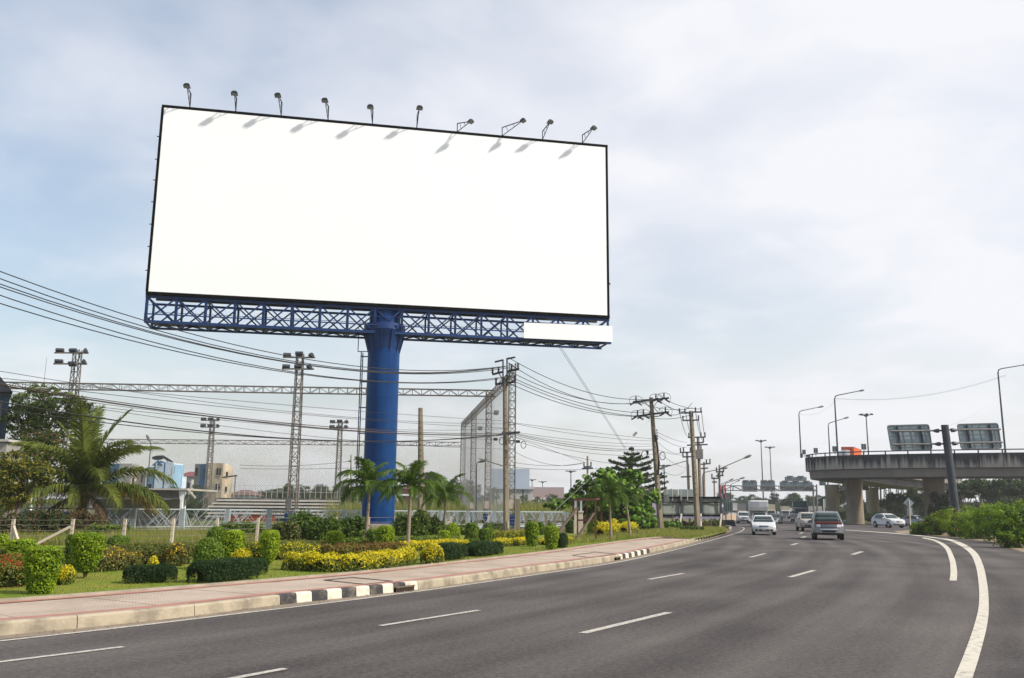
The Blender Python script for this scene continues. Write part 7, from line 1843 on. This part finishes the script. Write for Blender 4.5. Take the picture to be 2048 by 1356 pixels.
    def face(nm, m, ta, tb, z0_, z1_, off=.015, th=.03, parent=t):
        g = MB(); N_ = 6; A_ = [P(ta + (tb - ta) * k / N_, sf(z0_), z0_) + V((0, -off, 0)) for k in range(N_ + 1)]; B_ = [P(ta + (tb - ta) * k / N_, sf(z1_), z1_) + V((0, -off, 0)) for k in range(N_ + 1)]
        g.strip(A_, B_); o = g.build(nm, m, parent, world=False); md = o.modifiers.new('thickness', 'SOLIDIFY'); md.thickness = th; md.offset = 0
        return o
    ga, gb, gz0, gz1 = sp_['grille']
    if kind == 'sedan': gr = face('grille', grille, -.42, .42, gz0, gz1)
    else: gr = face('grille', grille, -gb, gb, gz0, gz1)
    for k in range(3): face('grille_bar', 'chrome', -gb * .9 if kind != 'sedan' else -.4, gb * .9 if kind != 'sedan' else .4, gz0 + (gz1 - gz0) * (k + .35) / 3, gz0 + (gz1 - gz0) * (k + .55) / 3, .03, .02, gr)
    ha, hb_, hz0, hz1 = sp_['hl']
    for sg in (-1, 1):
        x0, x1 = sorted((sg * ha, sg * hb_)); face('headlight', 'headlight', x0, x1, hz0, hz1, .012)
        x0, x1 = sorted((sg * .6, sg * .78)); face('fog_light', 'car_black', x0, x1, sp_['low'][1] - .02, sp_['low'][2] + .02, .012)
        g = MB().box(P(sg, out[sp_['cowl']][0] + .35, belt + .08) + V((sg * .13, 0, .02)), (.22, .12, .15)); g.build('mirror', paint, t, world=False, bevel=.03)
    lo_ = sp_['low']; face('lower_intake', 'car_black', -lo_[0] * .85, lo_[0] * .85, lo_[1], lo_[2], .01)
    face('number_plate', 'plate', -.19, .19, sp_['plate'] - .06, sp_['plate'] + .06, .05, .02)
    if bumper: face('bumper', bumper, -.98, .98, gz0 - .34, gz0 - .07, .05, .08); face('bull_bar', 'chrome', -.62, .62, gz0 - .16, gz0 - .12, .12, .05); face('bumper_gap', 'car_black', -.45, .45, gz0 - .3, gz0 - .2, .1, .02)
    if hood:
        h0 = out[sp_['cowl'] - 1]; h1 = lerp2(out[sp_['cowl'] - 1], c0, .96); patch('bonnet', hood, h0[0] + .02, h0[1] + .002, *h1, -.9, .9, .014, t); face('bonnet_lip', hood, -.88, .88, h0[1] - .05, h0[1] - .003, .022)
    if rack:
        for sg in (-1, 1): MB().tube([V((sg * .58, -.25, zt - .02)), V((sg * .58, -.2, zt + .07)), V((sg * .58, 1.7, zt + .05)), V((sg * .58, 1.75, zt - .04))], .022, 6).build('roof_rail', 'car_black', t, world=False)
    if kind == 'pickup':
        MB().box((0, L / 2 - .82, 1.02), (W_ * .86, 1.35, .16)).build('cargo_bed', 'car_black', t, world=False)
    for ax in sp_['ax']:
        for sg in (-1, 1):
            r = sp_['wr']; c = V((sg * (W_ / 2 - .12), ax - L / 2, r)); h = V((.115, 0, 0))
            w = MB(); w.tube([c - h, c - h * .8, c + h * .8, c + h], [r * .9, r, r, r * .9], 20); wh = w.build('wheel', 'tyre', t, sm=True, world=False)
            MB().cyl(c + V((sg * .09, 0, 0)), c + V((sg * .125, 0, 0)), r * .62, 16, r * .55).build('rim', 'rim', wh, world=False)
    MB().box((0, 0, sp_['wr'] + .02), (W_ * .8, L * .8, .18)).build('underbody', 'car_black', t, world=False)
    return t
def face_cam(p, off=0.0): return -math.atan2(p.x, p.y) + rad(off)
def put(kind, px, yb, off, lab, paint, **k):
    p = gnd(px, yb); p.z = 0.006; return car(kind, lab, p, face_cam(p, off), paint, **k), p
put('suv', 1655, 1078.5, 3, 'silver-grey off-road car with dark red bonnet, nearest of the oncoming cars', 'car_grey', hood='car_red', bumper='car_silver', rack=True)
put('sedan', 1527.5, 1069, 1, 'white saloon car in the left lane, in front of the tall boxed pickup', 'car_white')
put('pickup', 1617, 1062, 9, 'beige pickup half hidden behind the silver off-road car', 'car_gold', cat='pickup truck', name='pickup_truck')
put('crossover', 1777, 1055.5, 34, 'white sport utility car turning out beside the diamond sign', 'car_white')
put('sedan', 1833, 1053, 58, 'silver saloon car behind the diamond sign post', 'car_silver')
put('pickup', 1487, 1047, 5, 'white pickup at the far left of the oncoming traffic', 'car_pearl', cat='pickup truck', name='pickup_truck')
put('sedan', 1551, 1047.5, -6, 'dark grey saloon car right behind the white saloon', 'car_dark', scale=1.02)
# pickup with a tall white box
t, p = put('pickup', 1519, 1053.5, 5, 'pickup carrying a tall white box body behind the white saloon', 'car_pearl', cat='pickup truck', name='pickup_truck')
b = MB(); zr = 3.05
b.prism([V((-.98, -.55, 1.85)), V((-1.05, .3, 1.2)), V((-1.05, 2.6, 1.2)), V((-1.05, 2.6, zr)), V((-1.0, -.75, zr - .04))], (0, 0, 0)) if False else None
sec = [(-.62, 1.84), (-.86, 2.3), (-.92, zr - .12), (-.78, zr), (2.55, zr), (2.55, .95), (.55, .95), (.5, 1.84)]
n0 = []
bx_ = MB(); cols = ((-1.02, 0), (-.98, .0), (0, -.06), (.98, 0), (1.02, 0))
for xx, dy in cols:
    for y, z in sec: bx_.v.append(V((xx, y + (dy if y < 0 else 0) + (.06 if abs(xx) > 1 and y < 0 else 0), z)))
k = len(sec)
for u in range(4):
    for w in range(k): bx_.f.append((u * k + w, u * k + (w + 1) % k, (u + 1) * k + (w + 1) % k, (u + 1) * k + w)); bx_.m.append(0)
bx_.f.append(tuple(range(k))); bx_.f.append(tuple(range(4 * k, 5 * k))[::-1]); bx_.m += [0, 0]
bx_.build('cargo_box', 'car_white', t, world=False, bevel=.05)
def truck(lab, base, rz, cab, box, boxm, W_=2.2, L=6.5, hc=2.3, hb=3.1, name='truck', cat='truck', top=None, slats=False, z=0.006):
    base = V((base.x, base.y, z)); t = thing(name, lab, cat, base, rz, 'trucks on the road'); y0 = -L / 2
    c = MB().prism([V((-W_ / 2 + .08, y0, .5)), V((-W_ / 2 + .08, y0 - .02, 1.25)), V((-W_ / 2 + .08, y0 + .25, hc - .05)), V((-W_ / 2 + .08, y0 + .5, hc)), V((-W_ / 2 + .08, y0 + 1.75, hc)), V((-W_ / 2 + .08, y0 + 1.75, .5))], (W_ - .16, 0, 0)).build('cab', cab, t, world=False, bevel=.06)
    ws = MB(); za, zb_ = 1.32, hc - .2; ya = y0 + .25 * (za - 1.25) / (hc - 1.3); yb = y0 + .25 * (zb_ - 1.25) / (hc - 1.3)
    ws.quad((-W_ / 2 + .2, ya - .02, za), (W_ / 2 - .2, ya - .02, za), (W_ / 2 - .26, yb - .02, zb_), (-W_ / 2 + .26, yb - .02, zb_)); o = ws.build('windscreen', 'windscreen', t, world=False); o.modifiers.new('thickness', 'SOLIDIFY').thickness = .02
    for sg in (-1, 1):
        x = sg * (W_ / 2 - .085); MB().prism([(x, y0 + .5, 1.35), (x, y0 + 1.3, 1.35), (x, y0 + 1.3, hc - .25), (x, y0 + .58, hc - .25)], (sg * .02, 0, 0)).build('side_window', 'glass', t, world=False)
        MB().box((sg * (W_ / 2 - .35), y0 - .02, .78), (.34, .06, .2)).build('headlight', 'headlight', t, world=False, bevel=.02)
        MB().box((sg * (W_ / 2 + .12), y0 + .25, 1.65), (.2, .1, .42)).build('mirror', 'car_black', t, world=False)
    MB().box((0, y0 - .03, 1.02), (W_ * .62, .05, .3)).build('grille', 'grille', t, world=False); MB().box((0, y0 - .06, .5), (W_ - .1, .18, .3)).build('bumper', 'car_black', t, world=False, bevel=.03)
    MB().box((.15, y0 - .17, .5), (.42, .03, .16)).build('number_plate', 'plate', t, world=False)
    if slats:
        for sg in (-1, 1):
            for k in range(5): MB().box((sg * (W_ / 2), y0 + 1.9 + (L - 2) / 2, 1.15 + k * (hb - 1.2) / 5), (.06, L - 2, .22)).build('side_board', box, t, world=False)
        for k in range(5): MB().box((0, y0 + 1.9, 1.15 + k * (hb - 1.2) / 5), (W_, .06, .24)).build('front_board', box, t, world=False)
        MB().box((0, y0 + 1.9 + (L - 2) / 2, 1.0), (W_, L - 2, .12)).build('load_floor', box, t, world=False)
    else: MB().box((0, y0 + 1.9 + (L - 1.95) / 2, (hb + .85) / 2), (W_, L - 1.95, hb - .85)).build('cargo_box', box, t, world=False, bevel=.05)
    if top:
        tb = MB(); n_ = 8
        for k in range(n_): tb.box((-W_ / 2 + W_ * (k + .5) / n_, y0 + 2.3 + .1 * (k % 2), hb + .22 + .07 * (k % 3)), (W_ / n_ * .95, 2.2, .75))
        tb.box((0, y0 + 3, hb - .18), (W_ + .1, 3.6, .6)); tb.build('tarpaulin', top, t, world=False, bevel=.06)
    for y in (y0 + .9, y0 + L - 1.5):
        for sg in (-1, 1):
            cc_ = V((sg * (W_ / 2 - .2), y, .45)); w = MB(); w.cyl(cc_ - V((.15, 0, 0)), cc_ + V((.15, 0, 0)), .45, 18); wh = w.build('wheel', 'tyre', t, sm=True, world=False); MB().cyl(cc_ + V((sg * .14, 0, 0)), cc_ + V((sg * .17, 0, 0)), .26, 12).build('rim', 'rim', wh, world=False)
    MB().box((0, .2, .68), (W_ * .5, L * .9, .25)).build('chassis', 'car_black', t, world=False)
    return t
def putt(px, yb, off, lab, *a, Y=None, **k):
    p = gnd(px, yb) if Y is None else at(px, 1000, Y)
    return truck(lab, p, face_cam(p, off), *a, **k)
putt(1600, 1043, 3, 'dark lorry with green tarpaulin load in the middle of the road', 'truck_grey', 'bark', 'bark', W_=2.4, L=7.5, hc=2.6, hb=3.2, top='truck_green', slats=True)
putt(1571, 1038, 2, 'cream box truck left of the dark lorry', 'truck_white', 'truck_cream', 'truck_cream', W_=2.1, hc=2.2, hb=3.2)
putt(1583, 1036, 2, 'white van truck just behind the cream box truck', 'truck_white', 'truck_white', 'truck_white', W_=2.0, hc=2.2, hb=3.0)
putt(1541, 1039.5, 3, 'cream truck partly hidden by the tall white box', 'truck_cream', 'truck_cream', 'truck_cream', W_=2.1, hc=2.2, hb=3.4)
putt(1632, 1038, 6, 'pale truck with rounded body behind the beige pickup', 'truck_grey', 'truck_white', 'truck_white', W_=3.0, hc=2.2, hb=3.3)
putt(1484, 1034.5, 3, 'far truck with dark rear load above the white pickup', 'truck_cream', 'truck_grey', 'truck_grey', W_=2.6, hc=2.0, hb=4.2)
putt(1468, 1033.5, 3, 'far white tanker like truck at the left end of the traffic', 'truck_white', 'truck_white', 'truck_white', W_=2.3, hc=2.4, hb=4.6)
for px, yb, off, l, pt_, kd in ((1552, 1036, 2, 'far white van like car left of the cream box truck', 'car_white', 'suv'), (1559, 1037, 2, 'far pale car beside the cream box truck', 'car_silver', 'sedan'), (1492, 1036, 2, 'far beige car directly above the white pickup', 'car_gold', 'suv'), (1464, 1040, 4, 'small white car at the far left behind the sand heap', 'car_white', 'sedan'),
                            (1470, 1038, 4, 'second small pale car behind the sand heap', 'car_silver', 'sedan'), (1502, 1037, 2, 'far silver car left of the tall white box', 'car_silver', 'suv'), (1563, 1034, 1, 'farthest dark car in the middle lane', 'car_dark', 'suv'), (1592, 1044, 0, 'dark car beside the lorry wheel', 'car_dark', 'sedan'), (1497, 1034.5, 1, 'faint red car among the farthest traffic left of the tall box', 'car_red', 'suv'), (1510, 1033.5, 1, 'far white car above the tall boxed pickup', 'car_white', 'suv'), (1556, 1033, 1, 'farthest white car left of the lorry', 'car_white', 'suv'), (1612, 1036, 2, 'far silver car just right of the dark lorry', 'car_silver', 'suv'), (1622, 1034, 2, 'farthest dark car near the gantry foot', 'car_dark', 'sedan')):
    put(kd, px, yb, off, l, pt_)
put('sedan', 1865, 1043, 80, 'white car parked in the dark under the flyover', 'car_white')
# on the flyover: orange container lorry and a blue car
p = at(1701, 900, 143.0); zt_ = ztop(p, 894.5)
t = thing('container_truck', 'white cab with orange freight container on the flyover', 'truck', (p.x, p.y, ZD), 0, 'vehicles on the flyover')
def boxq(xa, xb, za, zb, ya, yb, nm, m, par=t, bev=.05): 
    return MB().box(((xa + xb) / 2, (ya + yb) / 2, (za + zb) / 2), (xb - xa, yb - ya, zb - za)).build(nm, m, par, bevel=bev)
a0 = at(1679, 900, 143).x; a1 = at(1703, 900, 143).x; a2 = at(1730, 900, 143).x
front = MB().prism([(a0 + .1, 142.2, ZD + 1.0), (a1, 142.0, ZD + 1.0), (a1, 142.0, zt_), (a0 + .1, 142.2, zt_)], (0, .3, 0)).build('container_front', 'orange_dark', t)
k_ = 10
for k in range(k_): MB().box((a0 + .2 + (a1 - a0 - .3) * k / k_, 142.0, (ZD + 1 + zt_) / 2), (.08, .12, zt_ - ZD - 1.1)).build('rib', 'orange_dark', front)
sidec = MB().prism([(a1, 142.0, ZD + 1.0), (a2, 144.5, ZD + 1.0), (a2, 144.5, zt_ - .28), (a1, 142.0, zt_)], (-.2, .4, 0)).build('container_side', 'orange', t)
MB().prism([(a0 + .1, 142.2, zt_), (a1, 142.0, zt_), (a2, 144.5, zt_ - .28), (a2 - 1.6, 145.5, zt_ - .28)], (0, 0, -.08)).build('container_roof', 'orange_dark', t)
cabw = at(1689, 900, 141).x
cbn = MB().prism([(a0 - .7, 140.2, ZD + .5), (a0 - .7, 140.2, zt_ - .75), (a0 - .2, 140.0, zt_ - .6), (a0 + .5, 140.0, zt_ - .65), (a0 + .55, 140.0, ZD + .5)], (0, 1.8, 0)).build('cab', 'car_white', t, bevel=.05)
MB().box((a0 - .1, 140.05, ZD + 1.6), (1.0, .2, .9)).build('windscreen', 'windscreen', t)
for xx in (a0 + .5, a0 + 1.5, a2 - .8): MB().cyl((xx, 140.4, ZD + .5), (xx, 140.8, ZD + .5), .5, 14).build('wheel', 'tyre', t, sm=True)
p = at(2041, 900, 128.5); tcar = car('suv', 'dark blue car on the flyover at the right edge', V((p.x, p.y, ZD)), rad(88), 'car_blue', group='vehicles on the flyover')

# ================================================================== hazy air
HZ = bpy.data.materials.new('haze'); HZ.use_nodes = True
hn = HZ.node_tree.nodes; hl = HZ.node_tree.links; hn.remove(hn['Principled BSDF'])
pvol = hn.new('ShaderNodeVolumePrincipled'); pvol.inputs['Color'].default_value = (.86, .90, .96, 1); pvol.inputs['Density'].default_value = 0.0003; pvol.inputs['Anisotropy'].default_value = 0.3
hl.new(pvol.outputs[0], hn['Material Output'].inputs['Volume'])
hb_ = MB().box((0, 1195, 27), (5600, 3190, 58)).build('haze', 'cable')
hb_.data.materials[0] = HZ
tag(hb_, 'thin hazy air over the whole scene', 'haze', kind='stuff')
